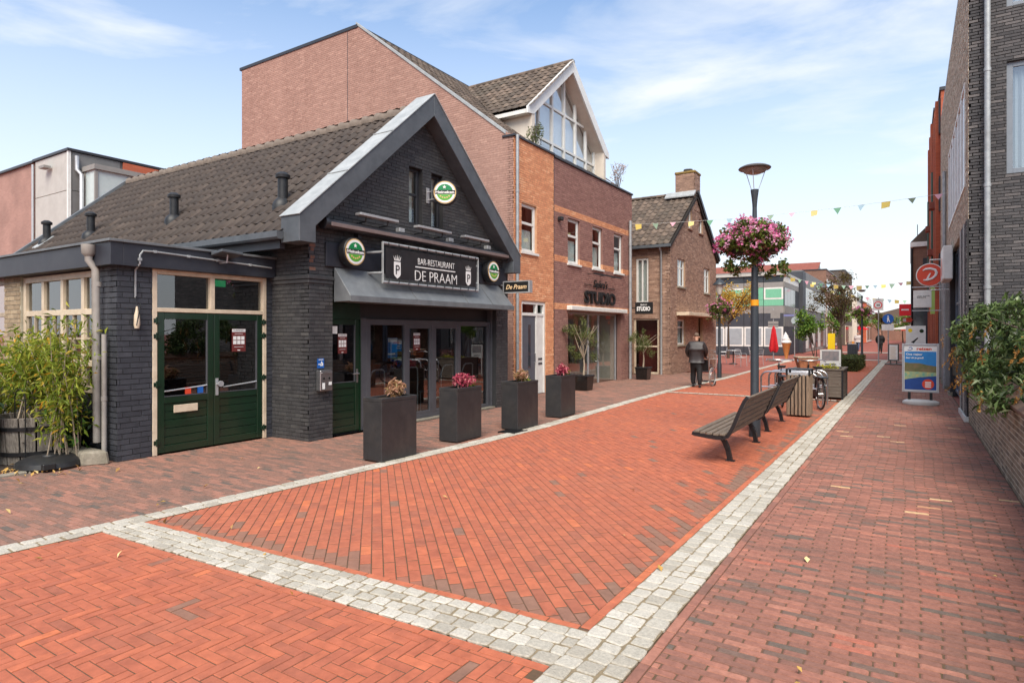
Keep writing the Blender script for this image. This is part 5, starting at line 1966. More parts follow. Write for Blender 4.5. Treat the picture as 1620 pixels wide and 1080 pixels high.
# ------------------------------------------------------------------ the studio building: pink side wall, orange and purple front, white dormer
TX, TY0, TYM, TY1 = -8.9, 14.0, 16.21, 22.35
town = thing('studio_building', 'tall brick building with pink side wall, orange and purple front and white gabled dormer', 'building', (TX, 18, 0))
ft = fx(TX)
side_poly = [(-20.8, 0), (TX - .002, 0), (TX - .002, 7.02), (-9.2, 7.12), (-14.8, 11.46), (-20.8, 11.40)]
brick_wall(town, 'side_wall', (0, TY0, 0), (1, 0, 0), (0, -1, 0), side_poly, [], M['pink_brick'], M['pink_mortar'], n_parts=300, depth=0.004, thick=0.25, joint=.008, jit=.001)
w1 = (14.39, 15.21, 3.95, 5.28)
dr = (14.39, 15.72, 0.0, 2.60)
brick_wall(town, 'orange_wall', (TX, 0, 0), (0, 1, 0), (1, 0, 0), [(TY0, 0), (TYM, 0), (TYM, 6.97), (TY0, 6.97)], [w1, dr], M['orange_brick'], M['orange_mortar'], n_parts=300, depth=0.007)
wins = [(17.10, 17.93), (18.87, 19.67), (20.65, 21.46)]
shop = (17.12, 21.30, 0.0, 2.40)


def band_tone(z):
    return 5.35 < z < 5.53 or 3.86 < z < 4.06 or 2.44 < z < 2.63


pw_holes = [(a, b, 3.88, 5.28) for a, b in wins] + [shop]
bands = [(2.435, 2.625), (3.870, 4.060), (5.345, 5.535)]
# purple wall in storeys between the orange courses
zc = [0.0] + [z for b in bands for z in b] + [6.92]
for i in range(0, 8, 2):
    z0, z1 = zc[i], zc[i + 1]
    hs = [(a, b, max(c, z0), min(d, z1)) for (a, b, c, d) in pw_holes if c < z1 - .01 and d > z0 + .01]
    # openings that touch the edge of a storey are notched out by splitting into bays
    cuts = sorted({TYM, TY1} | {h[0] for h in hs} | {h[1] for h in hs})
    for a, b in zip(cuts[:-1], cuts[1:]):
        seg = [(z0, z1)]
        for h in hs:
            if h[0] <= a and h[1] >= b:
                seg = [q for (p, r) in seg for q in ((p, h[2]), (h[3], r)) if q[1] - q[0] > 0.03]
        for (p, r) in seg:
            brick_wall(town, 'purple_wall', (TX, 0, 0), (0, 1, 0), (1, 0, 0), [(a, p), (b, p), (b, r), (a, r)], [], M['purple_brick'], M['purple_mortar'], depth=0.007,
                       n_parts=60 if (r < 2.5 or 2.6 < p < 3) else 0, thick=0.16)
for (z0, z1) in bands:
    hs = [(a, b) for (a, b, c, d) in pw_holes if c < z1 - .03 and d > z0 + .03]
    cuts = [TYM] + [x for h in hs for x in h] + [TY1]
    for a, b in zip(cuts[0::2], cuts[1::2]):
        brick_wall(town, 'orange_course', (TX, 0, 0), (0, 1, 0), (1, 0, 0), [(a, z0), (b, z0), (b, z1), (a, z1)], [], M['orange_brick'], M['orange_mortar'], depth=0.009, thick=0.16)
mb = MB()
mb.box(-15.23, TY0 - .006, 0, -15.21, TY0 + .01, 11.38)
mb.build('movement_joint', M['dark_frame'], town)
mb = MB()
mb.box(-20.8, TY1 - .25, 0, TX - .2, TY1, 7.0)
mb.prism([(-9.2, TY1 - .25, 7.0), (-14.8, TY1 - .25, 11.4), (-20.8, TY1 - .25, 11.4), (-20.8, TY1 - .25, 7.0)], (0, 0.25, 0))
mb.box(-20.8, TY0 + .25, 0, -20.55, TY1 - .25, 11.4)
mb.build('rear_wall', M['pink_brick'], town)
mb = MB()
mb.box(-20.9, TY0 - .03, 11.40, -14.75, TY1, 11.50)
mb.build('flat_roof', M['dark_frame'], town)
mb = MB()
mb.box(TX - .35, TY0 - .04, 6.97, TX + .05, TYM - .002, 7.03)
mb.box(TX - .35, TYM + .002, 6.92, TX + .05, TY1 + .03, 6.98)
mb.build('parapet_coping', M['dark_frame'], town, bev=0.005)
mb = MB()
mb.prism([(-9.15, TY0 - .03, 7.06), (-14.82, TY0 - .03, 11.50), (-14.82, TY0 - .03, 11.58), (-9.15, TY0 - .03, 7.15)], (0, 0.14, 0))
mb.build('verge_capping', M['lead_light'], town)
mb = MB()
mb.obox(ft, TYM - .012, TYM + .012, 0.0, 0.012, 0, 6.92)
mb.build('movement_joint', M['dark_frame'], town)
TS = math.atan2(11.48 - 7.1, 14.8 - 9.15)
tup = V((-math.cos(TS), 0, math.sin(TS)))
TL = (14.8 - 9.15) / math.cos(TS)
DY0, DY1, DC, DEZ, DAZ = 16.0, 21.8, 18.9, 8.52, 10.92


def roof_keep(p):
    return not (16.05 < p.y < 21.75 and p.z < DEZ + (1 - abs(p.y - DC) / 2.9) * (DAZ - DEZ) - 0.1)


tile_roof(town, 'roof', (-9.15, TY0 + .12, 7.08), (0, 1, 0), tup, TY1 - TY0 - .15, TL, 0.30, 0.36, M['tile_brown'], M['under'], 150, keep=roof_keep, wave=0.035)
# white dormer with glazed gable
dx, dxg = -9.62, -10.05
dsl = math.atan2(DAZ - DEZ, 2.9)
for s in (-1, 1):
    e = V((dx - .02, DC + s * 2.9, DEZ))
    upd = V((0, -s * math.cos(dsl), math.sin(dsl)))
    U_ = V((-1, 0, 0)) if s > 0 else V((1, 0, 0))
    O_ = e if s > 0 else V((-14.2, e.y, e.z))

    def dk(p, s=s):
        return p.z > 7.08 + (-9.15 - p.x) * math.tan(TS) - 0.15
    ridge_x = -9.15 - (DAZ - 7.08) / math.tan(TS)
    eave_x = -9.15 - (DEZ - 7.08) / math.tan(TS)
    tile_roof(town, 'dormer_roof', O_, U_, upd, abs(-14.2 - e.x), 2.9 / math.cos(dsl), 0.26, 0.335, M['tile_brown'], M['under'], 150 if s < 0 else 0, keep=dk, wave=0.035,
              under=[V((dx - .02, DC + s * 2.9, DEZ - .06)), V((dx - .02, DC, DAZ - .06)), V((ridge_x - .1, DC, DAZ - .06)), V((eave_x - .1, DC + s * 2.9, DEZ - .06))])
    # barge boards
    poly = [(dx, DC + s * 2.98, DEZ - .02), (dx, DC, DAZ + .06), (dx, DC, DAZ - .38), (dx, DC + s * 2.62, DEZ - .16), (dx, DC + s * 2.98, DEZ - .22)]
    mb = MB()
    mb.prism(poly, (-0.06, 0, 0))
    mb.build('barge_board', M['white'], town, bev=0.005)
    mb = MB()     # soffit back to the glazing
    mb.add([(dx - .06, DC + s * 2.62, DEZ - .14), (dx - .06, DC, DAZ - .36), (dxg - .1, DC, DAZ - .36), (dxg - .1, DC + s * 2.62, DEZ - .14)], [(0, 1, 2, 3)])
    mb.build('soffit', M['render'], town)
    mb = MB()
    y_ = DC + s * 2.62
    mb.box(-12.5, y_ - .09, 6.9, dx - .02, y_ + .09, DEZ - .05)
    mb.build('dormer_side_wall', M['render'], town)
    mb = MB()
    mb.box(-11.3, DC + s * 2.72, DEZ - .20, dx - .08, DC + s * 2.96, DEZ - .08)
    mb.build('dormer_eaves', M['white'], town)
for k in range(13):
    x = dx - 0.36 * k
    if x - .36 < ridge_x:
        break
    mb = MB()
    mb.add([(x, DC + 0.13 * math.cos(a), DAZ - .03 + 0.1 * math.sin(a)) for a in np.linspace(-.3, math.pi + .3, 7)] + [(x - .37, DC + 0.13 * math.cos(a), DAZ - .03 + 0.1 * math.sin(a)) for a in np.linspace(-.3, math.pi + .3, 7)],
           [(i, i + 1, 8 + i, 7 + i) for i in range(6)], tone=random.random())
    mb.build('ridge_tile', M['tile_brown'], town, smooth=True)
# glazing bars and panes of the gable
fdm = fx(dxg)
ggz = lambda y: DEZ - .16 + (1 - abs(y - DC) / 2.62) * (DAZ - .38 - DEZ + .16)
bars = [16.36, 17.25, 18.15, 19.0, 19.85, 20.7, 21.42]
mb = MB()
for y in bars:
    zt = ggz(min(max(y, 16.3), 21.5)) + .05
    mb.obox(fdm, y - .045, y + .045, -.04, .05, 6.9, zt)
mb.obox(fdm, 16.30, 21.5, -.03, .045, 7.95, 8.03)
mb.obox(fdm, 17.3, 20.5, -.03, .045, 9.15, 9.23)
mb.build('dormer_frame', M['white'], town)
for a, b in zip(bars[:-1], bars[1:]):
    p = MB()
    pts = [(a, 6.9), (b, 6.9), (b, ggz(b))] + ([(DC, ggz(DC))] if a < DC < b else []) + [(a, ggz(a))]
    p.prism([fdm(u, -.01, z) for u, z in pts], V((0.008, 0, 0)))
    p.build('dormer_pane', M['sky_glass'], town)
mb = MB()
mb.prism([fdm(16.3, -.14, 6.9), fdm(21.5, -.14, 6.9), fdm(21.5, -.14, 8.4), fdm(DC, -.14, 10.4), fdm(16.3, -.14, 8.4)], V((-.05, 0, 0)))
mb.build('dormer_white_backing', M['white'], town)  # white sheet added behind the panes to make the dormer glass look bright
mb = MB()
mb.box(-12.4, TY0 + .3, 6.80, TX - .35, TY1 - .26, 6.88)
mb.build('terrace_deck', M['concrete'], town)
# windows, door and shop of the front
window(town, ft, *w1, M['white'], fw=0.09, inset=0.06, trans=(4.75,), curtain=M['curtain'], cfrac=0.5, low=True, sill=M['white'], back=0.8)
for a, b in wins:
    window(town, ft, a, b, 3.88, 5.28, M['white'], fw=0.09, inset=0.06, trans=(4.75,), curtain=M['curtain'], cfrac=0.55, low=True, sill=M['white'], back=0.8)
mb = MB()
mb.obox(ft, 14.39, 14.47, -.12, -.02, 0, 2.6)
mb.obox(ft, 15.64, 15.72, -.12, -.02, 0, 2.6)
mb.obox(ft, 14.47, 15.64, -.12, -.022, 2.52, 2.6)
mb.obox(ft, 14.47, 15.64, -.12, -.022, 2.20, 2.28)
mb.obox(ft, 15.22, 15.30, -.12, -.024, 0, 2.52)
mb.obox(ft, 15.30, 15.64, -.10, -.04, 0, 2.20)
fd = mb.build('door_frame', M['white'], town, bev=0.005)
for (a, b) in ((14.47, 15.22), (15.30, 15.64)):
    p = MB()
    p.obox(ft, a, b, -.08, -.07, 2.28, 2.52)
    p.build('transom_pane', M['glass'], fd)
for z in (0.82, 0.95):
    k = MB()
    k.obox(ft, 15.36, 15.58, -.038, -.03, z, z + .06)
    k.build('letter_slot', M['grey_frame'], fd)
mb = MB()
mb.obox(ft, 14.48, 15.21, -.10, -.05, 0.02, 2.19)
dd = mb.build('door', mat('grey door paint', C(96, 98, 106), C(88, 90, 98), rough=0.4), town, bev=0.004)
mb = MB()
mb.obox(ft, 14.82, 14.95, -.052, -.044, 0.75, 1.95)
mb.build('pane', M['shop_glass'], dd)
k = MB()
k.tube([ft(15.14, -.04, 0.9), ft(15.14, .0, 0.9), ft(15.14, .0, 1.15), ft(15.14, -.04, 1.15)], .012, 6)
k.build('door_handle', M['steel'], dd)
mb = MB()
mb.obox(ft, 17.0, 21.45, 0.01, 0.20, 2.42, 2.56)
mb.build('awning_cassette', M['white'], town, bev=0.02)
mb = MB()
for u in (17.12, 18.95, 19.75, 21.24):
    mb.obox(ft, u, u + .05, -.24, -.18, 0, 2.40)
mb.obox(ft, 17.17, 21.24, -.24, -.182, 2.33, 2.40)
sf = mb.build('shop_frame', M['alu'], town)
for (a, b) in ((17.17, 18.95), (19.0, 19.75), (19.80, 21.24)):
    p = MB()
    p.obox(ft, a, b, -.22, -.21, 0.02, 2.33)
    p.build('pane', M['glass'], sf)
mb = MB()
mb.tube([ft(19.66, -.2, .75), ft(19.66, -.14, .75), ft(19.66, -.14, 1.25), ft(19.66, -.2, 1.25)], .014, 6)
mb.build('door_pull', M['steel'], sf)
mb = MB()
mb.obox(ft, 17.1, 21.3, -2.6, -2.5, 0, 2.4)
mb.obox(ft, 17.1, 17.15, -2.5, -.26, 0, 2.4)
mb.obox(ft, 21.25, 21.3, -2.5, -.26, 0, 2.4)
mb.obox(ft, 17.15, 21.25, -2.5, -.26, 2.36, 2.4)
mb.build('shop_room', M['render'], town)
mb = MB()
mb.obox(ft, 17.15, 21.25, -2.5, -.26, -.01, .004)
mb.obox(ft, 17.3, 18.7, -1.2, -.8, 0.0, .8)
mb.obox(ft, 19.9, 21.1, -2.4, -2.0, 0.0, 1.5)
mb.build('shop_fittings', M['interior_wood'], town)
pipe(town, 'downpipe', [(TX + .08, TY0 + .06, 7.0), (TX + .08, TY0 + .06, 0.0)], .045, M['galv'], [(TX + .08, TY0 + .06, z) for z in (1.5, 3.5, 5.5)])
pipe(town, 'downpipe', [(TX + .09, 21.98, 5.9), (TX + .09, 21.98, 0.0)], .055, M['galv'], [(TX + .09, 21.98, z) for z in (1.2, 3.0, 5.0)])
k = MB()
k.obox(ft, 16.42, 16.56, .01, .16, 5.08, 5.2)
k.build('alarm_box', M['black_plastic'], town, bev=.02)
# the studio's signs
st = thing('studio_sign', 'black raised lettering reading STUDIO under a script name on the purple wall', 'sign', (TX, 19.4, 2.7))
lettering('letters', 'STUDIO', 0.40, M['ink_black'], ft, 19.42, 0.03, 2.70, st, width=2.45, depth=0.05, weight=0.016)
lettering('script_letters', "Siphra's", 0.26, M['ink_black'], ft, 19.42, 0.03, 3.24, st, width=1.15, depth=0.02, shear=0.3)
mb = MB()
mb.obox(ft, 18.2, 18.75, .03, .045, 3.28, 3.30)
mb.obox(ft, 20.1, 20.65, .03, .045, 3.25, 3.27)
mb.build('dash', M['ink_black'], st)
lb = thing('sign_light', 'thin black lamp bar above the studio lettering', 'light', (TX, 19.5, 3.64))
mb = MB()
mb.obox(ft, 18.35, 20.55, .28, .33, 3.62, 3.66)
for u in (18.5, 19.45, 20.4):
    mb.obox(ft, u - .012, u + .012, .0, .30, 3.64, 3.66)
mb.build('bar', M['black'], lb)
ps = thing('projecting_sign', 'black flag sign with white STUDIO lettering on the purple building', 'sign', (TX + .5, 22.1, 2.6))
fps = fy(22.12)
mb = MB()
mb.obox(fps, -8.66, -8.0, -.05, .05, 2.42, 2.86)
mb.obox(fps, TX, -8.66, -.02, .02, 2.62, 2.66)
mb.build('panel', M['ink_black'], ps, bev=.006)
lettering('lettering', 'STUDIO', 0.15, M['ink_white'], fps, -8.33, .052, 2.54, ps, width=.52, weight=.008)
lettering('script_lettering', "Siphra's", 0.07, M['ink_white'], fps, -8.33, .052, 2.73, ps, width=.26, shear=.3)


# terrace plants behind the parapet
def small_plant(name, label, base, r, h, n, m, size, cat='plant', stem_m=None, stems=5, asp=.4):
    t = thing(name, label, cat, base)
    b = V(base)
    stem_tree(t, [([b, b + V((random.gauss(0, r * .3), random.gauss(0, r * .3), h * .45)), b + V((random.gauss(0, r * .6), random.gauss(0, r * .6), h * .9))], .012) for _ in range(stems)], stem_m or M['bark'])
    leaf_mesh('foliage', blob_points(n, [((b.x, b.y, b.z + h * .62), (r, r, h * .38)), ((b.x + r * .4, b.y + r * .4, b.z + h * .8), (r * .6, r * .6, h * .25))], .3), size, m, t, aspect=asp)
    return t


small_plant('terrace_plant', 'dry bushy plant on the roof terrace in front of the dormer glass', (-9.3, 15.75, 6.88), .30, 1.0, 420, M['leaf_olive'], .07, stems=8)
small_plant('terrace_plant', 'thin bare shrub at the right end of the roof terrace', (-9.2, 21.7, 6.88), .32, 1.25, 240, M['leaf_heather'], .07, stems=9)

# ------------------------------------------------------------------ the brick house with the chimney
HX, HY0, HY1 = -8.28, 24.95, 32.1
hs = thing('brick_house', 'brown brick house with pantile roof, gable facing the street and a mossy chimney', 'house', (HX, 28.5, 0))
HC, HAP, HE = 28.55, 8.0, 5.42
fh, fhy = fx(HX), fy(HY0)
hw = [(25.91, 26.96, 3.68, 4.90), (29.92, 30.92, 3.61, 4.82), (25.91, 26.96, 1.20, 2.30), (28.75, 29.75, 0.0, 2.42), (27.40, 27.95, 6.35, 7.30), (29.05, 29.7, 6.35, 7.02)]
brick_wall(hs, 'gable_wall', (HX, 0, 0), (0, 1, 0), (1, 0, 0), [(HY0, 0), (HY1, 0), (HY1, HE), (HC, HAP), (HY0, HE)], hw, M['house_brick'], M['house_mortar'], n_parts=0, depth=.006)
ew = [(-9.75, -9.2, 2.95, 4.85), (-9.85, -8.75, 0.0, 2.33)]
brick_wall(hs, 'eaves_wall', (0, HY0, 0), (1, 0, 0), (0, -1, 0), [(-15, 0), (HX - .002, 0), (HX - .002, HE), (-15, HE)], ew, M['house_brick'], M['house_mortar'], n_parts=0, depth=.006)
mb = MB()
mb.box(-15, HY1 - .2, 0, HX - .22, HY1, HE)
mb.prism([(-15, HY0 + .2, 0), (-15, HY1 - .2, 0), (-15, HY1 - .2, HE), (-15, HC, HAP - .1), (-15, HY0 + .2, HE)], (.2, 0, 0))
mb.build('rear_wall', M['house_brick'], hs)
for i, (a, b, c, d) in enumerate(hw):
    if i == 3:
        mb = MB()
        mb.obox(fh, a, a + .07, -.3, -.2, 0, d)
        mb.obox(fh, b - .07, b, -.3, -.2, 0, d)
        mb.obox(fh, a + .07, b - .07, -.3, -.22, 0.01, d)
        mb.build('door', M['cream_dull'], hs)
    else:
        window(hs, fh, a, b, c, d, M['white'], fw=.08, inset=.06, trans=((c + d) / 2 + .2,) if i < 3 else (), mull=((a + b) / 2,) if i < 2 else (), curtain=M['curtain'], sill=M['brown_far'] if i > 3 else M['concrete'], back=.5)
window(hs, fhy, *ew[0], M['white'], fw=.09, inset=.05, mull=(-9.48,), back=.5, curtain=M['curtain'])
window(hs, fhy, *ew[1], M['cream'], fw=.08, inset=.05, trans=(1.15,), back=.5, m_back=mat('red blind', C(120, 40, 28), C(100, 32, 24), rough=.8))
mb = MB()
mb.obox(fh, 25.75, 31.3, .01, .55, 2.44, 2.58)
mb.build('porch_slab', M['cream'], hs, bev=.01)
HS = math.atan2(HAP - HE, HC - HY0)
hl = (HC - HY0 + .25) / math.cos(HS)
tile_roof(hs, 'roof', (-15.0, HY0 - .25, HE - .25 * math.tan(HS) + .08), (1, 0, 0), (0, math.cos(HS), math.sin(HS)), 15 + HX + .1, hl, .27, .34, M['tile_brown'], M['under'], 300, wave=.05)
tile_roof(hs, 'rear_roof', (HX + .1, HY1 + .25, HE - .25 * math.tan(HS) + .08), (-1, 0, 0), (0, -math.cos(HS), math.sin(HS)), 15 + HX + .1, hl, .27, .34, M['tile_brown'], M['under'], 0, wave=.05)
mb = MB()
mb.beam((HX + .1, HY1 + .28, HE - .05), (HX + .1, HC, HAP + .16), .10, .16)
mb.build('verge_board', M['dark_frame'], hs)
mb = MB()
mb.box(-15, HY0 - .36, HE - .22, HX + .12, HY0 - .24, HE - .10)
mb.build('gutter', M['zinc_dark'], hs, bev=.01)
for k in range(17):
    x = -14.9 + k * .37
    mb = MB()
    mb.add([(x, HC + .14 * math.cos(a), HAP + .12 + .1 * math.sin(a)) for a in np.linspace(-.3, math.pi + .3, 7)] + [(x + .38, HC + .13 * math.cos(a), HAP + .12 + .09 * math.sin(a)) for a in np.linspace(-.3, math.pi + .3, 7)],
           [(i, i + 1, 8 + i, 7 + i) for i in range(6)], tone=random.random())
    mb.build('ridge_tile', M['tile_brown'], hs, smooth=True)
pipe(hs, 'downpipe', [(-8.62, HY0 - .3, HE - .2), (-8.62, HY0 - .12, HE - .4), (-8.62, HY0 - .09, 0)], .045, M['galv'], [(-8.62, HY0 - .09, z) for z in (1.5, 3.2)])
ch = brick_wall(hs, 'chimney', (0, 28.35, 0), (1, 0, 0), (0, -1, 0), [(-9.15, 7.5), (HX + .02, 7.5), (HX + .02, 9.05), (-9.15, 9.05)], [], M['house_brick'], M['house_mortar'], depth=.006, thick=.05)
brick_wall(hs, 'chimney_side', (HX + .02, 0, 0), (0, 1, 0), (1, 0, 0), [(28.35, 7.3), (29.2, 7.3), (29.2, 9.05), (28.35, 9.05)], [], M['house_brick'], M['house_mortar'], depth=.006, thick=.05)
mb = MB()
mb.box(-9.16, 28.36, 7.4, HX - .03, 29.21, 9.04)
mb.build('chimney_core', M['house_brick'], hs)
mb = MB()
mb.box(-9.19, 28.31, 9.0, HX + .06, 29.24, 9.12)
mb.build('chimney_cap', mat('mossy mortar cap', C(150, 122, 62), C(112, 92, 56), scale=8, rough=.95, bump=.6, bscale=30), hs, bev=.03)
mb = MB()
mb.lathe([(.16, 0), (.16, .12), (.22, .13), (.2, .17), (0, .18)], (-8.7, 28.8, 9.12), 12)
mb.build('chimney_cowl', M['zinc_dark'], hs, smooth=True)
mb = MB()
mb.hexa([(-9.55, 28.0, 7.88), (HX + .08, 28.0, 7.88), (HX + .08, 28.34, 8.1), (-9.55, 28.34, 8.1), (-9.55, 28.0, 7.94), (HX + .08, 28.0, 7.94), (HX + .08, 28.34, 8.2), (-9.55, 28.34, 8.2)])
mb.build('lead_flashing', M['lead_light'], hs)
k = MB()
k.box(-12.2, 22.35, 0, -12.1, HY0, 2.0)
tag(k.build('yard_gate', M['black']), 'dark gate closing the gap between the studio building and the brick house', 'gate')

# ------------------------------------------------------------------ block far left behind the restaurant roof
bl = thing('apartment_block', 'modern block of grey cladding, pink and orange brick and glazed bay behind the restaurant', 'building', (-31, 13, 0))
mb = MB()
mb.box(-45, 11.5, 0, -31.75, 24, 9.0)
mb.build('brick_wing', brick_tex('pink block brick', C(166, 128, 115), C(156, 119, 107), C(164, 134, 122)), bl)
mb = MB()
mb.box(-31.6, 11.52, 0, -28.52, 24, 9.0)
mb.build('core', M['mid_panel'], bl)
zj = [0, 1.9, 3.8, 5.7, 7.45, 9.02]
for z0, z1 in zip(zj[:-1], zj[1:]):
    mb = MB()
    mb.box(-31.55, 11.46, z0 + .012, -28.58, 11.52, z1 - .012)
    mb.build('cladding_panel', M['light_panel'], bl, bev=.004)
    mb = MB()
    mb.box(-28.52, 11.6, z0 + .012, -28.47, 13.4, z1 - .012)
    mb.build('cladding_panel', M['mid_panel'], bl, bev=.004)
mb = MB()
mb.box(-28.56, 11.44, 0, -28.45, 11.55, 9.02)
mb.build('corner_trim', M['white'], bl)
mb = MB()
mb.box(-45.1, 11.4, 9.0, -31.7, 24.1, 9.1)
mb.box(-31.698, 11.4, 9.03, -28.4, 24.1, 9.13)
mb.build('roof_edge', M['dark_frame'], bl)
mb = MB()
mb.box(-28.46, 13.5, 7.6, -28.40, 24, 9.0)
mb.build('orange_wall', M['orange_far'], bl)
mb = MB()
mb.box(-28.39, 11.9, 8.24, -27.3, 14.6, 8.44)
mb.box(-28.39, 11.95, 5.0, -28.3, 14.5, 8.24)
for (x0, x1, y0, y1) in ((-27.45, -27.35, 11.95, 12.05), (-27.45, -27.35, 13.2, 13.3), (-27.45, -27.35, 14.4, 14.5), (-28.3, -28.2, 11.95, 12.03)):
    mb.box(x0, y0, 5.0, x1, y1, 8.24)
by = mb.build('glazed_bay', M['grey_panel'], bl)
for (x0, x1, y0, y1) in ((-27.42, -27.40, 12.05, 13.2), (-27.42, -27.40, 13.3, 14.4), (-28.2, -27.45, 11.98, 12.0)):
    k = MB()
    k.box(x0, y0, 5.0, x1, y1, 8.24)
    k.build('pane', mat('frosted glass', C(196, 206, 204), C(186, 198, 196), rough=.2), by)
pipe(bl, 'downpipe', [(-28.36, 11.72, 8.85), (-28.36, 11.72, 8.3), (-28.2, 11.82, 8.1), (-28.2, 11.82, 2)], .08, M['alu'])
pipe(bl, 'downpipe', [(-31.64, 11.40, 8.9), (-31.64, 11.40, 1)], .05, M['alu'])
mb = MB()
mb.box(-30.4, 11.15, 8.5, -29.9, 11.4, 8.6)
mb.box(-29.6, 17, 9.1, -28.9, 18.2, 9.3)
mb.build('roof_gear', M['grey_panel'], bl)
mb = MB()
mb.box(-33.6, 11.44, 2.6, -32.0, 11.49, 3.6)
w_ = mb.build('window', M['white'], bl)
k = MB()
k.box(-33.5, 11.42, 2.7, -32.1, 11.435, 3.5)
k.build('pane', M['glass'], w_)
# ------------------------------------------------------------------ right side: low wall, charcoal brick building, shops
RX = 0.96
lwl = thing('garden_wall', 'low old brown brick wall with sloping coping along the right pavement', 'wall', (RX, 6, 0))
brick_wall(lwl, 'wall', (RX, 0, 0), (0, 1, 0), (-1, 0, 0), [(-3, 0), (14.98, 0), (14.98, 0.97), (-3, 0.97)], [], M['lowwall_brick'], M['lowwall_mortar'], n_parts=300, depth=.004, joint=.015, jit=.002, thick=.28)
mb = MB()
mb.box(RX + .285, -3, 0, RX + .30, 14.98, .97)
mb.build('rear_face', M['lowwall_brick'], lwl)
for k in range(20):
    y0 = -3 + k * .9
    mb = MB()
    mb.prism([(RX - .05, y0 + .004, .965), (RX + .15, y0 + .004, 1.10), (RX + .35, y0 + .004, .965), (RX + .35, y0 + .004, .93), (RX + .30, y0 + .004, .972), (RX, y0 + .004, .972), (RX - .05, y0 + .004, .93)], (0, .892, 0))
    mb.build('coping_stone', M['coping'], lwl, bev=.004)
gb = sheet('yard_ground', [(RX + .3, -3), (14, -3), (14, 14.99), (RX + .3, 14.99)], M['soil'], -.003)

rb = thing('charcoal_building', 'charcoal brick corner building with pale upper street front and grey downpipe', 'building', (RX, 20, 0))
fr_y, fr_x = fy(15.0), fxn(RX)
dk_w = [(1.54, 3.6, 4.75, 6.87), (1.54, 3.6, 7.9, 9.6)]
brick_wall(rb, 'end_wall', (0, 15.0, 0), (1, 0, 0), (0, -1, 0), [(RX, 0), (9, 0), (9, 12), (RX, 12)], dk_w, M['dark_brick'], M['dark_mortar'], L=.25, H=.06, n_parts=300, depth=.008, jit=.003)
for (a, b, c, d) in dk_w:
    window(rb, fr_y, a, b, c, d, mat('blue grey frame', C(128, 134, 142), C(120, 126, 134), rough=.4), fw=.10, inset=.06, curtain=mat('roller screen', C(180, 184, 190), C(172, 176, 182), scale=3, rough=.8, stretch=(1, 1, 12)), back=.5)
pipe(rb, 'downpipe', [(1.24, 14.90, 12), (1.24, 14.90, .9)], .052, M['galv'], [(1.24, 14.90, z) for z in (2.6, 4.55, 6.75, 9)])
upw = [(15.75 + 1.06 * k, 15.75 + 1.06 * k + 1.0, 4.72, 6.86) for k in range(6)]
brick_wall(rb, 'street_wall', (RX, 0, 0), (0, 1, 0), (-1, 0, 0), [(15.0, 3.95), (28, 3.95), (28, 9.55), (15.0, 9.55)], upw, mat('pale sandy brick', C(196, 178, 154), scale=12, rough=.85, bump=.3, bscale=70, tone=[(0, C(160, 142, 122)), (.5, C(190, 172, 148)), (1, C(214, 198, 176))]), M['lowwall_mortar'], depth=.008, jit=.003)
for (a, b, c, d) in upw:
    window(rb, fr_x, a, b, c, d, M['white'], fw=.06, inset=-.03, back=.5, m_glass=M['sky_glass'])
for i, (a, b, m_) in enumerate(((15.0, 15.55, 'dark_brick'), (15.62, 15.78, 'light_panel'), (15.9, 16.5, 'dark_brick'), (16.55, 16.7, 'light_panel'), (20.9, 21.4, 'dark_brick'), (23.2, 23.7, 'grey_panel'), (25.6, 26.1, 'grey_panel'), (27.5, 28.0, 'grey_panel'))):
    if m_ == 'dark_brick':
        brick_wall(rb, 'pier', (RX - .03, 0, 0), (0, 1, 0), (-1, 0, 0), [(a, 0), (b, 0), (b, 3.94), (a, 3.94)], [], M['dark_brick'], M['dark_mortar'], L=.25, H=.06, n_parts=60 if i == 0 else 0, depth=.008)
    else:
        mb = MB()
        mb.obox(fr_x, a, b, -.3, .05, 0, 3.94)
        mb.build('pilaster', M[m_], rb)
    mb = MB()
    mb.obox(fr_x, a - .02, b + .02, -.02, .075, -.01, .10)
    mb.build('plinth_block', M['white'] if i < 4 else M['concrete'], rb)
for (a, b) in ((16.75, 18.1), (18.15, 19.5), (19.55, 20.85), (21.45, 23.15), (23.75, 25.55), (26.15, 27.45)):
    window(rb, fr_x, a, b, .12, 3.9, mat('slate frame', C(96, 106, 118), C(88, 98, 110), rough=.4), fw=.09, inset=.08, trans=(2.5,), back=1.2, name='shop_window')
mb = MB()
mb.box(RX, 15.21, 9.56, 9, 28, 9.7)
mb.box(RX + .3, 27.8, 0, 9, 28, 9.5)
mb.build('flat_roof', M['dark_frame'], rb)
pipe(rb, 'downpipe', [(RX - .07, 23.4, 6.7), (RX - .07, 23.4, 0)], .05, M['galv'])

pb = thing('wall_box', 'black letter box on the charcoal pier at the end of the low wall', 'letter box', (RX - .15, 15.1, 1.1))
mb = MB()
mb.obox(fr_x, 15.02, 15.34, .04, .24, .88, 1.30)
mb.build('body', M['ink_black'], pb, bev=.01)
mb = MB()
mb.obox(fr_x, 15.01, 15.35, .03, .26, 1.30, 1.325)
mb.build('lid', M['black'], pb, bev=.004)


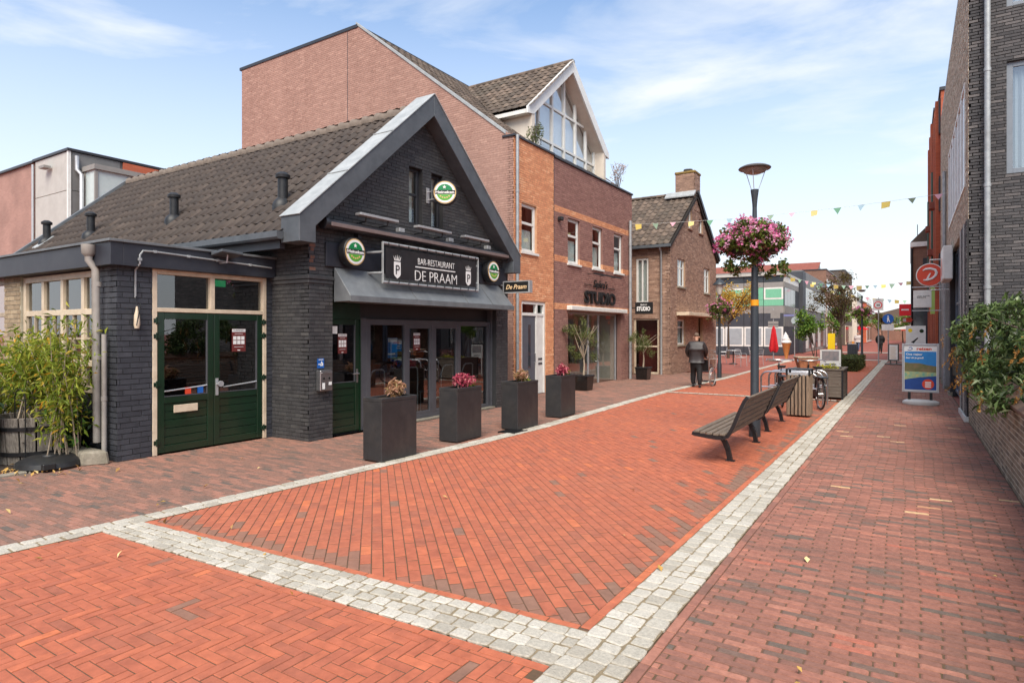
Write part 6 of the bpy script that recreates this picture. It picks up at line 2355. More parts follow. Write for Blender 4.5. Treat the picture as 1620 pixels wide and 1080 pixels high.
def facade_building(name, label, x0, x1, y0, y1, h, m, side, rows, cols, wz=(1.3, .9), m_frame='white', roof=None, grow=0.2, base=None, base_h=3.0, start=3.4, gap=2.9, front=False, fcols=3, shop=True):
    """far building: walls, windows with panes on the street side (side=+1 faces +X, -1 faces -X) and on the end facing the camera"""
    t = thing(name, label, 'building', ((x0 + x1) / 2, (y0 + y1) / 2, 0))
    mb = MB()
    mb.box(x0, y0, 0, x1, y1, h)
    mb.build('wall', m, t)
    fr = fx(x1) if side > 0 else fxn(x0)

    def grid(f, a, b, rows_, cols_):
        for r in range(rows_):
            z = start + r * gap
            for c in range(cols_):
                u = a + (b - a) * (c + .5) / cols_
                w = (b - a) / cols_ * .32
                k = MB()
                k.obox(f, u - w, u + w, .0, .05, z, z + wz[0])
                o = k.build('window', M[m_frame], t)
                k = MB()
                k.obox(f, u - w + .08, u + w - .08, .052, .06, z + .08, z + wz[0] - .08)
                k.build('pane', M['far_glass'], o)
    grid(fr, y0, y1, rows, cols)
    if shop:
        for c in range(max(1, cols // 2)):
            n = max(1, cols // 2)
            a, b = y0 + (y1 - y0) * c / n + .25, y0 + (y1 - y0) * (c + 1) / n - .25
            k = MB()
            k.obox(fr, a, b, .0, .06, .1, 2.6)
            o = k.build('shop_window', M[m_frame], t)
            k = MB()
            k.obox(fr, a + .1, b - .1, .062, .07, .4, 2.5)
            k.build('pane', M['far_glass'], o)
    if front:
        grid(fy(y0), x0, x1, rows, fcols)
    mb = MB()
    if roof:
        mb.prism([(x0 - .1, y0 - .1, h), (x1 + .1, y0 - .1, h), ((x0 + x1) / 2, y0 - .1, h + roof)], (0, y1 - y0 + .2, 0))
        mb.build('roof', M['tile_brown'], t)
    else:
        mb.box(x0 - .05, y0 - .05, h, x1 + .05, y1 + .05, h + .12)
        mb.build('roof_edge', M['dark_frame'], t)
    return t


M['far_glass'] = mat('far window glass', C(70, 78, 84), C(54, 60, 66), scale=1.5, rough=.08, spec=.8)
o1 = facade_building('orange_shop', 'orange brick shop building next to the pale brick front', RX, 9, 28.02, 34.5, 10.7, M['orange_far'], -1, 3, 4, m_frame='dark_frame')
o2 = facade_building('orange_shop', 'taller orange brick shop building behind the first orange one', RX - .02, 9, 34.52, 41.6, 11.9, M['orange_far'], -1, 3, 4, m_frame='dark_frame')
for t, ys, z1 in ((o1, (28.6, 30.8, 33.0), 10.5), (o2, (35.2, 37.6, 40.2), 11.5)):
    for y in ys:
        mb = MB()
        mb.box(RX - .16, y, 0, RX - .005, y + .45, z1)
        mb.build('pilaster', M['orange_far'], t)
    mb = MB()
    mb.box(RX - .34, ys[1] + .9, 5.0, RX, ys[1] + 1.5, 5.25)
    mb.box(RX - .34, ys[0] + .9, 6.6, RX, ys[0] + 1.5, 6.85)
    mb.build('balcony', M['red_roof'], t)
    mb = MB()
    mb.box(RX - .20, ys[2] - .75, 2.8, RX, ys[2] - .35, 8.6)
    mb.build('green_panel', mat('green panel', C(54, 86, 66), C(46, 76, 58), rough=.5), t)
wg = thing('gutter_house', 'brown brick house with white gutter board projecting beyond the orange shops', 'house', (.6, 44, 0))
mb = MB()
mb.box(.12, 42.0, 3.85, 8, 52, 6.55)
mb.build('upper_wall', M['brown_far'], wg)
mb = MB()
mb.box(.12, 42.02, 0, 8, 52, 3.84)
mb.build('shop_wall', M['grey_far'], wg)
mb = MB()
mb.box(.0, 41.85, 6.56, 1.3, 52.1, 6.82)
mb.build('gutter_board', M['white'], wg)
mb = MB()
mb.prism([(.0, 42, 6.83), (8, 42, 6.83), (4, 42, 11.2)], (0, 10, 0))
mb.build('roof', M['tile_brown'], wg)
mb = MB()
mb.box(.6, 41.94, 4.6, .95, 42.0, 5.9)
w_ = mb.build('window', M['dark_frame'], wg)
mb = MB()
mb.box(.16, 41.94, .4, 1.1, 42.0, 3.2)
mb.build('shop_window', M['far_glass'], wg)
pipe(wg, 'downpipe', [(.08, 41.9, 6.5), (.08, 41.9, 0)], .06, M['black'])
pipe(wg, 'aerial', [(.35, 42.6, 6.8), (.35, 42.6, 7.9)], .02, M['black'])

# signs on the right side
ds = thing('round_sign', 'round orange-red sign with a white italic D on a bracket', 'sign', (.48, 22, 3.42))
mb = MB()
mb.disc((.48, 22.06, 3.42), (0, -1, 0), .34, .12, 40)
mb.build('casing', M['white'], ds, bev=.01)
mb = MB()
mb.disc((.48, 21.938, 3.42), (0, -1, 0), .315, .006, 40)
mb.build('face', M['ink_red'], ds)
fD = fy(21.93)
mb = MB()
A = [(-.17, .13), (-.09, .175), (.03, .18), (.13, .14), (.165, .06), (.14, -.03), (.06, -.11), (-.05, -.15), (-.16, -.15)]
mb.tube([fD(.48 + a, .004, 3.42 + b) for a, b in A], [.014, .028, .032, .034, .036, .034, .03, .028, .018], 8)
mb.tube([fD(.48 + a, .004, 3.42 + b) for a, b in ((.02, .05), (-.03, -.05), (-.06, -.13))], [.014, .024, .026], 8)
mb.build('letter', M['ink_white'], ds, smooth=True)
mb = MB()
mb.tube([(.48, 22, 3.76), (.48, 22, 3.86), (RX, 22, 3.86)], .02, 6)
mb.tube([(.48, 22, 3.08), (.48, 22, 2.98), (RX, 22, 2.98)], .02, 6)
mb.build('bracket', M['alu'], ds)
ws = thing('shop_sign', 'white rectangular hanging sign below the round orange sign', 'sign', (.35, 26, 2.9))
fW = fy(26)
mb = MB()
mb.obox(fW, .09, .62, -.06, .06, 2.60, 3.20)
mb.build('panel', M['white'], ws, bev=.006)
mb = MB()
for z in (2.48, 3.30):
    mb.obox(fW, .05, RX, -.015, .015, z, z + .03)
mb.build('bracket', M['alu'], ws)
lettering('lettering', 'GEUN', .085, M['ink_black'], fW, .32, .062, 2.93, ws, width=.26, shear=.2)
lettering('small_lettering', 'mode', .04, M['ink_black'], fW, .50, .062, 2.99, ws, width=.12, shear=.2)
wb = thing('light_box', 'white box sign with faint red print on the pale building', 'sign', (RX - .25, 20.4, 3.5))
mb = MB()
mb.obox(fr_x, 19.7, 21.2, .03, .24, 3.12, 4.0)
mb.build('box', M['white'], wb, bev=.02)
mb = MB()
mb.disc(fr_x(20.5, .242, 3.5), (-1, 0, 0), .25, .004, 20)
mb.build('print', mat('pale red print', C(236, 150, 130), C(230, 140, 120), rough=.5), wb)
rs = thing('red_sign', 'red square shop sign far down the right side', 'sign', (-.2, 41, 2.9))
fR = fy(41)
mb = MB()
mb.obox(fR, -.52, .04, -.05, .05, 2.65, 3.30)
mb.build('panel', M['shop_red'], rs, bev=.01)
mb = MB()
mb.obox(fR, .04, .14, -.02, .02, 2.9, 2.94)
mb.build('bracket', M['black'], rs)
mb = MB()
mb.obox(fR, -.42, -.06, .051, .054, 2.95, 3.02)
mb.build('print', M['ink_white'], rs)
og = thing('orange_sign', 'small orange and white hanging sign under the red square sign', 'sign', (-.1, 41.4, 2.4))
fO = fy(41.4)
mb = MB()
mb.obox(fO, -.35, .06, -.04, .04, 2.30, 2.55)
mb.obox(fO, .06, .14, -.02, .02, 2.4, 2.44)
mb.build('panel', M['ink_red'], og)
mb = MB()
mb.obox(fO, -.34, -.2, .041, .044, 2.33, 2.52)
mb.build('print', M['ink_white'], og)
gs = thing('green_sign', 'narrow lime green vertical sign on the orange shop', 'sign', (RX - .3, 29, 2.9))
mb = MB()
mb.box(.66, 29.0, 2.45, .92, 29.08, 3.5)
mb.build('panel', mat('lime sign', C(170, 210, 110), C(160, 200, 100), rough=.4), gs)
mb = MB()
mb.box(.92, 29.02, 2.6, RX, 29.06, 2.64)
mb.box(.92, 29.02, 3.3, RX, 29.06, 3.34)
mb.build('bracket', M['alu'], gs)

# ------------------------------------------------------------------ the corner office and the row beyond it
M['blind'] = mat('grey window blind', C(160, 165, 168), C(146, 151, 155), scale=3, rough=.6)
of = thing('corner_office', 'grey panelled corner office with green curtains beyond the brick house', 'building', (-10, 53, 0))
OX, OY = -7.95, 50.0
fo, foy = fx(OX), fy(OY)
mb = MB()
mb.box(-26, OY + .06, 0, OX - .06, 60, 6.0)
mb.build('core', M['dark_panel'], of)
mb = MB()
mb.box(-26.1, OY - .15, 6.0, OX + .15, 60, 6.2)
mb.build('roof_edge', M['light_panel'], of)
nb_ = 9
for k in range(nb_):
    u1 = OX - k * 1.42
    u0 = u1 - 1.40
    for j, (z0, z1, m_) in enumerate(((.0, .65, 'dark_panel'), (.65, 2.15, 'w'), (2.15, 3.15, 'dark_panel'), (3.15, 3.72, 'grey_panel'), (3.72, 4.2, 'g'), (4.2, 5.1, 'gw' if k % 2 == 0 else 'g'), (5.1, 5.5, 'grey_panel'), (5.5, 5.98, 'far_glass'))):
        mb = MB()
        if m_ in ('w', 'gw'):
            mb.obox(foy, u0 + .02, u1 - .02, .0, .05, z0, z1)
            o = mb.build('window', M['white'], of)
            p = MB()
            p.obox(foy, u0 + .14, u1 - .14, .052, .06, z0 + .12, z1 - .12)
            p.build('pane', M['blind'] if m_ == 'w' and 'blind' in M else (M['curtain'] if m_ == 'w' else M['green_curtain']), o)
        else:
            mb.obox(foy, u0 + .01, u1 - .01, .0, .04, z0 + .008, z1 - .008)
            mb.build('facade_panel', M['green_curtain'] if m_ == 'g' and k < 4 else (M['far_glass'] if m_ == 'g' else M[m_]), of)
for k in range(5):
    u0 = OY + .2 + k * 1.4
    for (z0, z1, m_) in ((.0, 2.15, 'dark_panel'), (2.15, 3.15, 'mid_panel'), (3.15, 3.72, 'grey_panel'), (3.72, 5.1, 'far_glass'), (5.1, 5.5, 'grey_panel'), (5.5, 5.98, 'white')):
        mb = MB()
        mb.obox(fo, u0, u0 + 1.36, -.05, .04, z0 + .01, z1 - .01)
        mb.build('facade_panel', M[m_], of)
gd = thing('dark_office', 'grey office with dark corner pier and long window band beside the corner office', 'building', (-9, 66, 0))
mb = MB()
mb.box(-24, 57.6, 0, OX + .2, 75, 7.0)
mb.build('wall', M['mid_panel'], gd)
mb = MB()
mb.box(OX - 1.2, 57.3, 0, OX + .35, 59.0, 6.85)
mb.build('corner_pier', M['dark_panel'], gd)
fgd = fx(OX + .2)
mb = MB()
mb.obox(fgd, 59.2, 75, .0, .06, 0, 2.4)
mb.build('ground_floor', M['grey_panel'], gd)
for k in range(7):
    p = MB()
    p.obox(fgd, 59.6 + k * 2.2, 61.2 + k * 2.2, .062, .07, .3, 2.2)
    p.build('shop_pane', M['far_glass'] if k % 2 else M['white'], gd)
mb = MB()
mb.obox(fgd, 59.2, 75, .0, .05, 3.7, 5.6)
mb.build('window_band', M['white'], gd)
for k in range(11):
    for (z0, z1) in ((3.85, 4.7), (4.8, 5.5)):
        p = MB()
        p.obox(fgd, 59.5 + k * 1.4, 60.6 + k * 1.4, .052, .06, z0, z1)
        p.build('pane', M['far_glass'], gd)
rr = thing('red_roofed_hall', 'large red tiled roof with grey end gable behind the offices', 'building', (-18, 80, 0))
mb = MB()
mb.box(-40, 76, 0, -9.5, 92, 6.2)
mb.prism([(-9.5, 76, 6.2), (-9.5, 92, 6.2), (-9.5, 86, 10.2)], (-30, 0, 0))
mb.build('wall', M['grey_panel'], rr)
mb = MB()
mb.prism([(-40, 75.8, 6.2), (-9.4, 75.8, 6.2), (-9.4, 86, 10.3), (-40, 86, 10.3)], (0, 0, .15))
mb.build('roof', M['red_roof'], rr)
facade_building('brown_shop', 'brown brick shop building with white windows beyond the grey office', -20, -7.8, 76.5, 88, 8.6, M['brown_far'], 1, 2, 5, m_frame='white')
facade_building('dark_shop', 'dark brown tall shop building behind the copper tree', -18, -7.2, 92.2, 104, 9.8, mat('dark brown render', C(96, 84, 76), C(86, 76, 68), rough=.8), 1, 2, 5, m_frame='cream', front=True)
facade_building('cream_shop', 'cream gabled shop house farther down the left row', -16, -6.6, 104.5, 116, 6.8, M['render'], 1, 2, 4, m_frame='dark_frame', roof=2.5)
facade_building('brick_shop', 'red-brown gabled shop house near the end of the left row', -15, -6.0, 116.5, 132, 6.5, M['orange_far'], 1, 2, 5, roof=2.6, m_frame='white')
facade_building('end_shop', 'pale gabled house closing the end of the street', -9, 6.5, 150, 160, 4.6, M['brown_far'], 1, 1, 3, roof=2.2, m_frame='white', front=True, fcols=6)
facade_building('white_shop', 'white low shop on the right beyond the gutter house', .9, 8, 54, 70, 4.0, M['grey_far'], -1, 1, 5, start=2.9, wz=(.9, .8), m_frame='dark_frame', roof=1.6)
facade_building('grey_shop', 'grey gabled shop on the right near the street end', .6, 8, 71, 95, 4.2, M['grey_far'], -1, 1, 6, start=2.9, wz=(.9, .8), roof=1.8)
facade_building('red_shop', 'red-brown low shop at the far right of the street', .2, 8, 96, 140, 4.6, M['brown_far'], -1, 1, 8, start=2.9, wz=(.9, .8), roof=1.8)
for i, (x0, x1, y, z0, z1, m_, lb) in enumerate(((-1.4, 1.0, 70.5, 2.3, 2.6, 'white', 'white shop awning on the right near the street end'), (-.9, .6, 84, 2.2, 2.5, 'ink_red', 'orange shop awning farther down the right side'), (-6.6, -5.4, 108, 2.4, 2.7, 'shop_red', 'red shop awning on the cream gabled shop house'))):
    mb = MB()
    mb.hexa([(x0, y, z0 - .3), (x1, y, z0 - .3), (x1, y + 3, z0 - .3), (x0, y + 3, z0 - .3), (x0 if x1 > 0 else x0, y, z0 - .2), (x1, y, z1), (x1, y + 3, z1), (x0, y + 3, z0 - .2)] if x1 > 0 else
            [(x0, y, z0 - .3), (x1, y, z0 - .3), (x1, y + 3, z0 - .3), (x0, y + 3, z0 - .3), (x0, y, z1), (x1, y, z0 - .2), (x1, y + 3, z0 - .2), (x0, y + 3, z1)])
    tag(mb.build('shop_awning', M[m_]), lb, 'awning', 'shop awnings')
# ------------------------------------------------------------------ street furniture
PL = [(-5.93, 6.05, 'nearest the street corner, with a dried cream plant'), (-6.0, 7.78, 'with crimson heather in front of the shopfront'), (-5.86, 9.35, 'with dry brown heather, third along the kerb'), (-5.97, 11.18, 'with pink and green heather, farthest along the kerb')]
proto = None
for i, (x, y, tx) in enumerate(PL):
    if proto is None:
        t = thing('planter_box', 'tall dark square planter ' + tx, 'planter', (0, 0, 0), 'dark planters along the kerb')
        mb = MB()
        w, l, h = .36, .68, .86
        mb.box(-w, 0, .015, 0, l, h - .05)
        mb.build('body', M['planter_black'], t, bev=.006)
        mb = MB()
        mb.box(-w - .002, -.002, h - .05, -w + .03, l + .002, h)
        mb.box(-.03, -.002, h - .05, .002, l + .002, h)
        mb.box(-w + .03, -.002, h - .05, -.03, .03, h)
        mb.box(-w + .03, l - .03, h - .05, -.03, l + .002, h)
        mb.build('rim', M['planter_black'], t, bev=.004)
        mb = MB()
        mb.box(-w + .03, .03, h - .048, -.03, l - .03, h - .03)
        mb.build('soil', M['soil'], t)
        mb = MB()
        mb.box(-w + .02, .02, 0.0, -.02, l - .02, .016)
        mb.build('foot', M['black'], t)
        proto = t
        o = t
    else:
        o = copy_tree(proto)
        o['label'] = 'tall dark square planter ' + tx
    o.location = (x, y, 0)
    o.rotation_euler = (0, 0, R((-1.5, 1, -2, 1.5)[i]))
    WL[o] = V((x, y, 0))
for i, (m_, r, h, n, lb, s, asp) in enumerate(((M['leaf_heather'], .16, .27, 420, 'dried cream and rust plant in the nearest dark planter', .09, .3), (M['petal_red'], .22, .27, 640, 'crimson heather in the second dark planter', .07, .4),
                                             (M['leaf_heather'], .18, .26, 360, 'sparse brown heather in the third dark planter', .08, .25), (M['petal_red'], .18, .27, 330, 'pink heather with green foliage in the farthest dark planter', .08, .35))):
    x, y, _ = PL[i]
    b = V((x - .18, y + (.40 if i else .46), .82))
    t = thing('heather', lb, 'plant', b, 'plants in the dark planters')
    stem_tree(t, [([b, b + V((random.gauss(0, r * .5), random.gauss(0, r * .7), h * .8))], .006) for _ in range(9)], M['bark'])
    leaf_mesh('foliage', blob_points(n, [((b.x, b.y, b.z + h * .5), (r * .8, r * 1.15, h * .5)), ((b.x + .02, b.y - r * .4, b.z + h * .6), (r * .5, r * .5, h * .4))], .2), s, m_, t, aspect=asp, dirs=[(0, 0, 1.0)] * len(blob_points(1, [((0, 0, 0), (1, 1, 1))])) if False else None, up=.1)
    if i in (1, 3, 2):
        leaf_mesh('green_foliage', blob_points(90, [((b.x, b.y + r * .6, b.z + h * .25), (r * .7, r * .8, h * .3))], .2), .07, M['leaf_bamboo'], t, aspect=.35)

# olive trees in black pots by the studio
for (x, y, h, lb, n, cb_) in ((-8.28, 16.95, 2.15, 'potted olive tree left of the studio door', 2300, .5), (-8.31, 22.0, 1.85, 'potted olive tree between the studio and the brick house', 1900, .46)):
    p = thing('plant_pot', 'black square pot of the ' + lb, 'pot', (x, y, 0), 'olive tree pots')
    mb = MB()
    for (z0, z1, a, b) in ((0, .44, .20, .235),):
        mb.hexa([(x - a, y - a, z0), (x + a, y - a, z0), (x + a, y + a, z0), (x - a, y + a, z0), (x - b, y - b, z1), (x + b, y - b, z1), (x + b, y + b, z1), (x - b, y + b, z1)])
    mb.build('pot', mat('glossy black pot', C(28, 26, 26), C(22, 21, 21), rough=.15), p, bev=.01)
    mb = MB()
    mb.box(x - .25, y - .25, .41, x + .25, y + .25, .46)
    mb.build('rim', M['black'], p, bev=.01)
    t = thing('olive_tree', lb, 'tree', (x, y, .44), 'olive trees in pots')
    stem_tree(t, [([(x, y, .42), (x + .02, y, .75), (x - .01, y + .02, 1.05)], .035)], M['bark_pale'], 'trunk')
    stem_tree(t, [([(x, y, .95), (x + random.gauss(0, .15), y + random.gauss(0, .15), 1.3), (x + random.gauss(0, .3), y + random.gauss(0, .3), h - .2)], .014) for _ in range(8)], M['bark_pale'], 'limb')
    bl_ = [((x + random.gauss(0, .22), y + random.gauss(0, .22), random.uniform(.95, h - .2)), (.2, .2, .2)) for _ in range(15)] + [((x, y, h - .1), (.12, .12, .25))]
    leaf_mesh('crown', blob_points(n, bl_, .15), .06, M['leaf_olive'], t, aspect=.32)


# street lamps
def bezier_ring(c, r, n=16):
    return [V(c) + V((r * math.cos(2 * math.pi * k / n), r * math.sin(2 * math.pi * k / n), 0)) for k in range(n)]


def disc_lamp(x, y, label, band=False):
    t = thing('street_lamp', label, 'street lamp', (x, y, 0), 'disc street lamps')
    mb = MB()
    mb.lathe([(.095, 0), (.095, .28), (.082, .36), (.070, .40), (.064, 2.0), (.052, 2.9), (.040, 3.6), (.036, 3.85)], (x, y, 0), 18)
    mb.build('pole', M['lamp_grey'], t, smooth=True)
    mb = MB()
    mb.lathe([(.036, 3.83), (.04, 3.9), (.05, 4.0), (.066, 4.12), (.066, 4.135)], (x, y, 0), 16)
    mb.build('neck', M['lamp_grey'], t, smooth=True)
    mb = MB()
    mb.lathe([(0, 4.555), (.10, 4.552), (.20, 4.53), (.25, 4.505), (.26, 4.49), (.25, 4.478), (.20, 4.475)], (x, y, 0), 28)
    h = mb.build('hood', M['lamp_brown'], t, smooth=True)
    mb = MB()
    mb.lathe([(.20, 4.476), (.17, 4.43), (.09, 4.40), (0, 4.395)], (x, y, 0), 24)
    mb.build('diffuser', M['lamp_glass'], h, smooth=True)
    for k in range(3):
        a = 2 * math.pi * k / 3 + .55
        mb = MB()
        c, s = math.cos(a), math.sin(a)
        mb.tube([(x + .06 * c, y + .06 * s, 4.13), (x + .10 * c, y + .10 * s, 4.24), (x + .17 * c, y + .17 * s, 4.44), (x + .18 * c, y + .18 * s, 4.48)], .006, 6)
        mb.build('stay', M['alu'], t)
    if band:
        mb = MB()
        mb.lathe([(.0665, 2.19), (.0655, 2.29)], (x, y, 0), 18)
        mb.build('sticker_band', M['orange_band'], t, smooth=True)
        for (z, w) in ((1.52, .05), (1.56, .03)):
            mb = MB()
            mb.lathe([(.0685, z - .02), (.0685, z + .02)], (x, y, 0), 18)
            mb.build('sticker', M['ink_white'], t) if z == 1.56 and False else None
    return t


def flower_basket(x, y, z, label, r, h, n, nf, s=1.0):
    t = thing('flower_basket', label, 'flower basket', (x, y, z), 'hanging flower baskets on the lamps')
    for k in (-1, 1):
        mb = MB()
        mb.lathe([(.0, -.20), (.14, -.18), (.21, -.05), (.22, .02)], (x + k * .24 * r / .55, y + .05, z), 12)
        mb.build('bowl', M['black_plastic'], t, smooth=True)
        mb = MB()
        mb.tube([(x, y, z - .1), (x + k * .3 * r / .55, y + .04, z - .05)], .012, 6)
        mb.build('bracket', M['black'], t)
    bl_ = []
    for _ in range(60):
        a, q = random.uniform(0, 2 * math.pi), math.sqrt(random.random()) * r * .95
        zz = random.uniform(-.42, .46) * h
        lim = 1 - (q / r) ** 2 * .75
        bl_.append(((x + q * math.cos(a), y + q * math.sin(a), z + zz * lim + .04), (.17 * s, .17 * s, .13 * s)))
    for _ in range(12):
        a = random.uniform(0, 2 * math.pi)
        q = r * random.uniform(.55, 1.0)
        bl_.append(((x + q * math.cos(a), y + q * math.sin(a), z - h * random.uniform(.38, .56)), (.09 * s, .09 * s, .13 * s)))
    leaf_mesh('foliage', blob_points(n, bl_, .3), .062 * s, M['leaf_basket'], t, aspect=.6)
    pts, tn = [], []
    for _ in range(nf):
        c, rr = random.choice(bl_[:60])
        d = V((random.gauss(0, 1), random.gauss(0, 1), random.gauss(.35, .8))).normalized()
        p = V(c) + V((d.x * rr[0], d.y * rr[1], d.z * rr[2])) * 1.05
        if p.z < z - h * .28 and random.random() < .7:
            continue
        tt = random.random()
        for _ in range(9):
            pts.append((p.x + random.gauss(0, .026 * s), p.y + random.gauss(0, .026 * s), p.z + random.gauss(0, .02 * s)))
            tn.append(min(1, max(0, tt + random.gauss(0, .15))))
    leaf_mesh('blossoms', pts, .042 * s, M['petal_pink'], t, aspect=.9, tones=tn, up=.2)
    return t


disc_lamp(-2.2, 11.0, 'grey disc-topped street lamp with orange band between the two benches', True)
flower_basket(-2.2, 11.0, 3.25, 'large ball of pink geraniums hung on the lamp by the benches', .52, .92, 8200, 400)
disc_lamp(-7.99, 63.7, 'grey disc-topped street lamp in front of the dark office')
disc_lamp(-2.69, 47.2, 'grey disc-topped street lamp beside the box hedge')
flower_basket(-2.69, 47.2, 3.0, 'pink and green hanging basket on the lamp beside the box hedge', .62, .8, 1500, 60, 1.5)
lx, ly = -6.18, 24.46
t = thing('street_lamp', 'slim lantern street lamp near the person with the wheelchair', 'street lamp', (lx, ly, 0))
mb = MB()
mb.lathe([(.085, 0), (.085, .5), (.06, .58), (.05, 2.0), (.045, 3.2)], (lx, ly, 0), 14)
mb.build('pole', M['lamp_grey'], t, smooth=True)
mb = MB()
mb.lathe([(.06, 3.18), (.10, 3.26), (.16, 3.55)], (lx, ly, 0), 14)
mb.build('lantern_glass', mat('milky lantern', C(214, 208, 196), C(206, 200, 188), rough=.3), t, smooth=True)
mb = MB()
mb.lathe([(.25, 3.55), (.24, 3.60), (.12, 3.70), (.05, 3.78), (0, 3.82)], (lx, ly, 0), 16)
mb.build('lantern_lid', M['lamp_grey'], t, smooth=True)
flower_basket(lx, ly, 2.62, 'smaller pink flower basket on the lantern lamp by the brick house', .42, .75, 2200, 110, 1.0)


# benches: slats over black curved end frames
def bench(label, x, y0, y1):
    L = y1 - y0
    t = thing('park_bench', label, 'bench', (x, y0, 0), 'slatted benches by the lamp')
    seat = [(-.44, .405), (-.36, .395), (-.275, .388), (-.19, .383), (-.105, .388)]
    back = [(-.015, .445, 75), (.025, .535, 72), (.06, .62, 70), (.10, .705, 68), (.14, .79, 66), (.175, .865, 62)]
    for (a, z) in seat:
        mb = MB()
        mb.box(x + a - .036, y0, z, x + a + .036, y1, z + .032)
        mb.build('seat_slat', M['wood_grey'], t, bev=.006)
    for (a, z, an) in back:
        mb = MB()
        c, s = math.cos(R(an)), math.sin(R(an))
        w, th = .038, .015
        pts = [(x + a + c * w * u - s * th * v, y0, z + s * w * u + c * th * v) for u, v in ((-1, -1), (1, -1), (1, 1), (-1, 1))]
        mb.prism(pts, (0, L, 0))
        mb.build('back_slat', M['wood_grey'], t, bev=.005)
    prof = [(-.50, .385), (-.46, .372), (-.36, .36), (-.2, .345), (-.10, .345), (-.04, .375), (-.0, .44), (.04, .52), (.085, .64), (.13, .75), (.175, .85), (.215, .90)]
    for yy in (y0 + .02, y1 - .06):
        mb = MB()
        top = [(x + a, yy, z + .012) for a, z in prof]
        for p, q in zip(top[:-1], top[1:]):
            mb.beam(p, q, .045, .05, up=(0, 1, 0))
        mb.build('end_frame', M['black'], t)
    for yy in (y0 + .38, y1 - .20):
        mb = MB()
        lp = [(-.36, .362), (-.24, .345), (-.17, .27), (-.12, .15), (-.09, 0.0)]
        for (a, b) in zip(lp[:-1], lp[1:]):
            mb.beam((x + a[0], yy, a[1]), (x + b[0], yy, b[1]), .06, .075, up=(0, 1, 0))
        mb.box(x - .15, yy - .045, -.002, x - .03, yy + .045, .012)
        mb.build('leg', M['black'], t, bev=.004)
    return t


bench('wooden slatted bench nearest the camera, left of the pale granite band', -1.97, 8.35, 10.62)
bench('wooden slatted bench behind the lamp post, next to the slatted bin', -2.03, 11.30, 13.35)

# bins
def slat_bin(x0, x1, y0, y1, h, label, m_=None, ns=6):
    t = thing('litter_bin', label, 'bin', ((x0 + x1) / 2, (y0 + y1) / 2, 0), 'slatted litter bins')
    mb = MB()
    mb.box(x0 + .03, y0 + .03, .03, x1 - .03, y1 - .03, h - .06)
    mb.build('liner', M['black'], t)
    for (xa, xb, y, nn) in ((x0, x1, y0, -1), (x0, x1, y1, 1)):
        for k in range(ns):
            w = (xb - xa) / ns
            mb = MB()
            mb.box(xa + k * w + .011, y - .012, .04, xa + (k + 1) * w - .011, y + .012, h - .04 + .0)
            mb.build('slat', m_ or M['wood_bin'], t, bev=.004)
    for x in (x0, x1):
        for k in range(ns):
            w = (y1 - y0) / ns
            mb = MB()
            mb.box(x - .012, y0 + .014 + k * w * .97, .04, x + .012, y0 + .002 + (k + 1) * w * .97, h - .04)
            mb.build('slat', m_ or M['wood_bin'], t, bev=.004)
    mb = MB()
    for (a, b) in ((x0, y0), (x1, y0), (x0, y1), (x1, y1)):
        mb.box(a - .02, b - .02, h - .05, a + .02, b + .02, h + .06)
    mb.box(x0 - .02, y0 - .02, h + .055, x1 + .02, y1 + .02, h + .08)
    mb.build('hood', M['black'], t, bev=.004)
    mb = MB()
    mb.box(x0 + .02, y0 + .01, h - .058, x1 - .02, y0 + .02, h - .0)
    mb.build('rim', M['alu'], t)
    return t


slat_bin(-2.16, -1.73, 13.96, 14.38, .91, 'pale wooden slatted litter bin at the end of the benches')
slat_bin(-3.45, -2.9, 46.0, 46.5, 1.0, 'dark slatted litter bin beside the far lamp', M['lamp_grey'])

# bicycle rack of bent tube
rk = thing('bicycle_rack', 'silver bent-tube bicycle rack behind the slatted bin', 'bicycle rack', (-2.4, 16, 0))
for (y, x0, x1) in ((15.62, -2.98, -1.77), (16.15, -2.9, -1.72), (16.7, -2.85, -1.68)):
    mb = MB()
    r_ = .16
    pth = [(x0, y, 0), (x0, y, .82 - r_)] + [(x0 + r_ - r_ * math.cos(a), y, .82 - r_ + r_ * math.sin(a)) for a in np.linspace(.3, math.pi / 2, 4)] + \
          [(x1 - r_ + r_ * math.sin(a), y, .82 - r_ + r_ * math.cos(a)) for a in np.linspace(0, math.pi / 2 - .3, 4)] + [(x1, y, .82 - r_), (x1, y, 0)]
    mb.tube(pth, .021, 8)
    h_ = mb.build('hoop', M['steel'], rk, smooth=True)
    mb = MB()
    mb.tube([(x0, y, .46), (x1, y, .46)], .018, 8)
    mb.build('crossbar', M['steel'], h_, smooth=True)


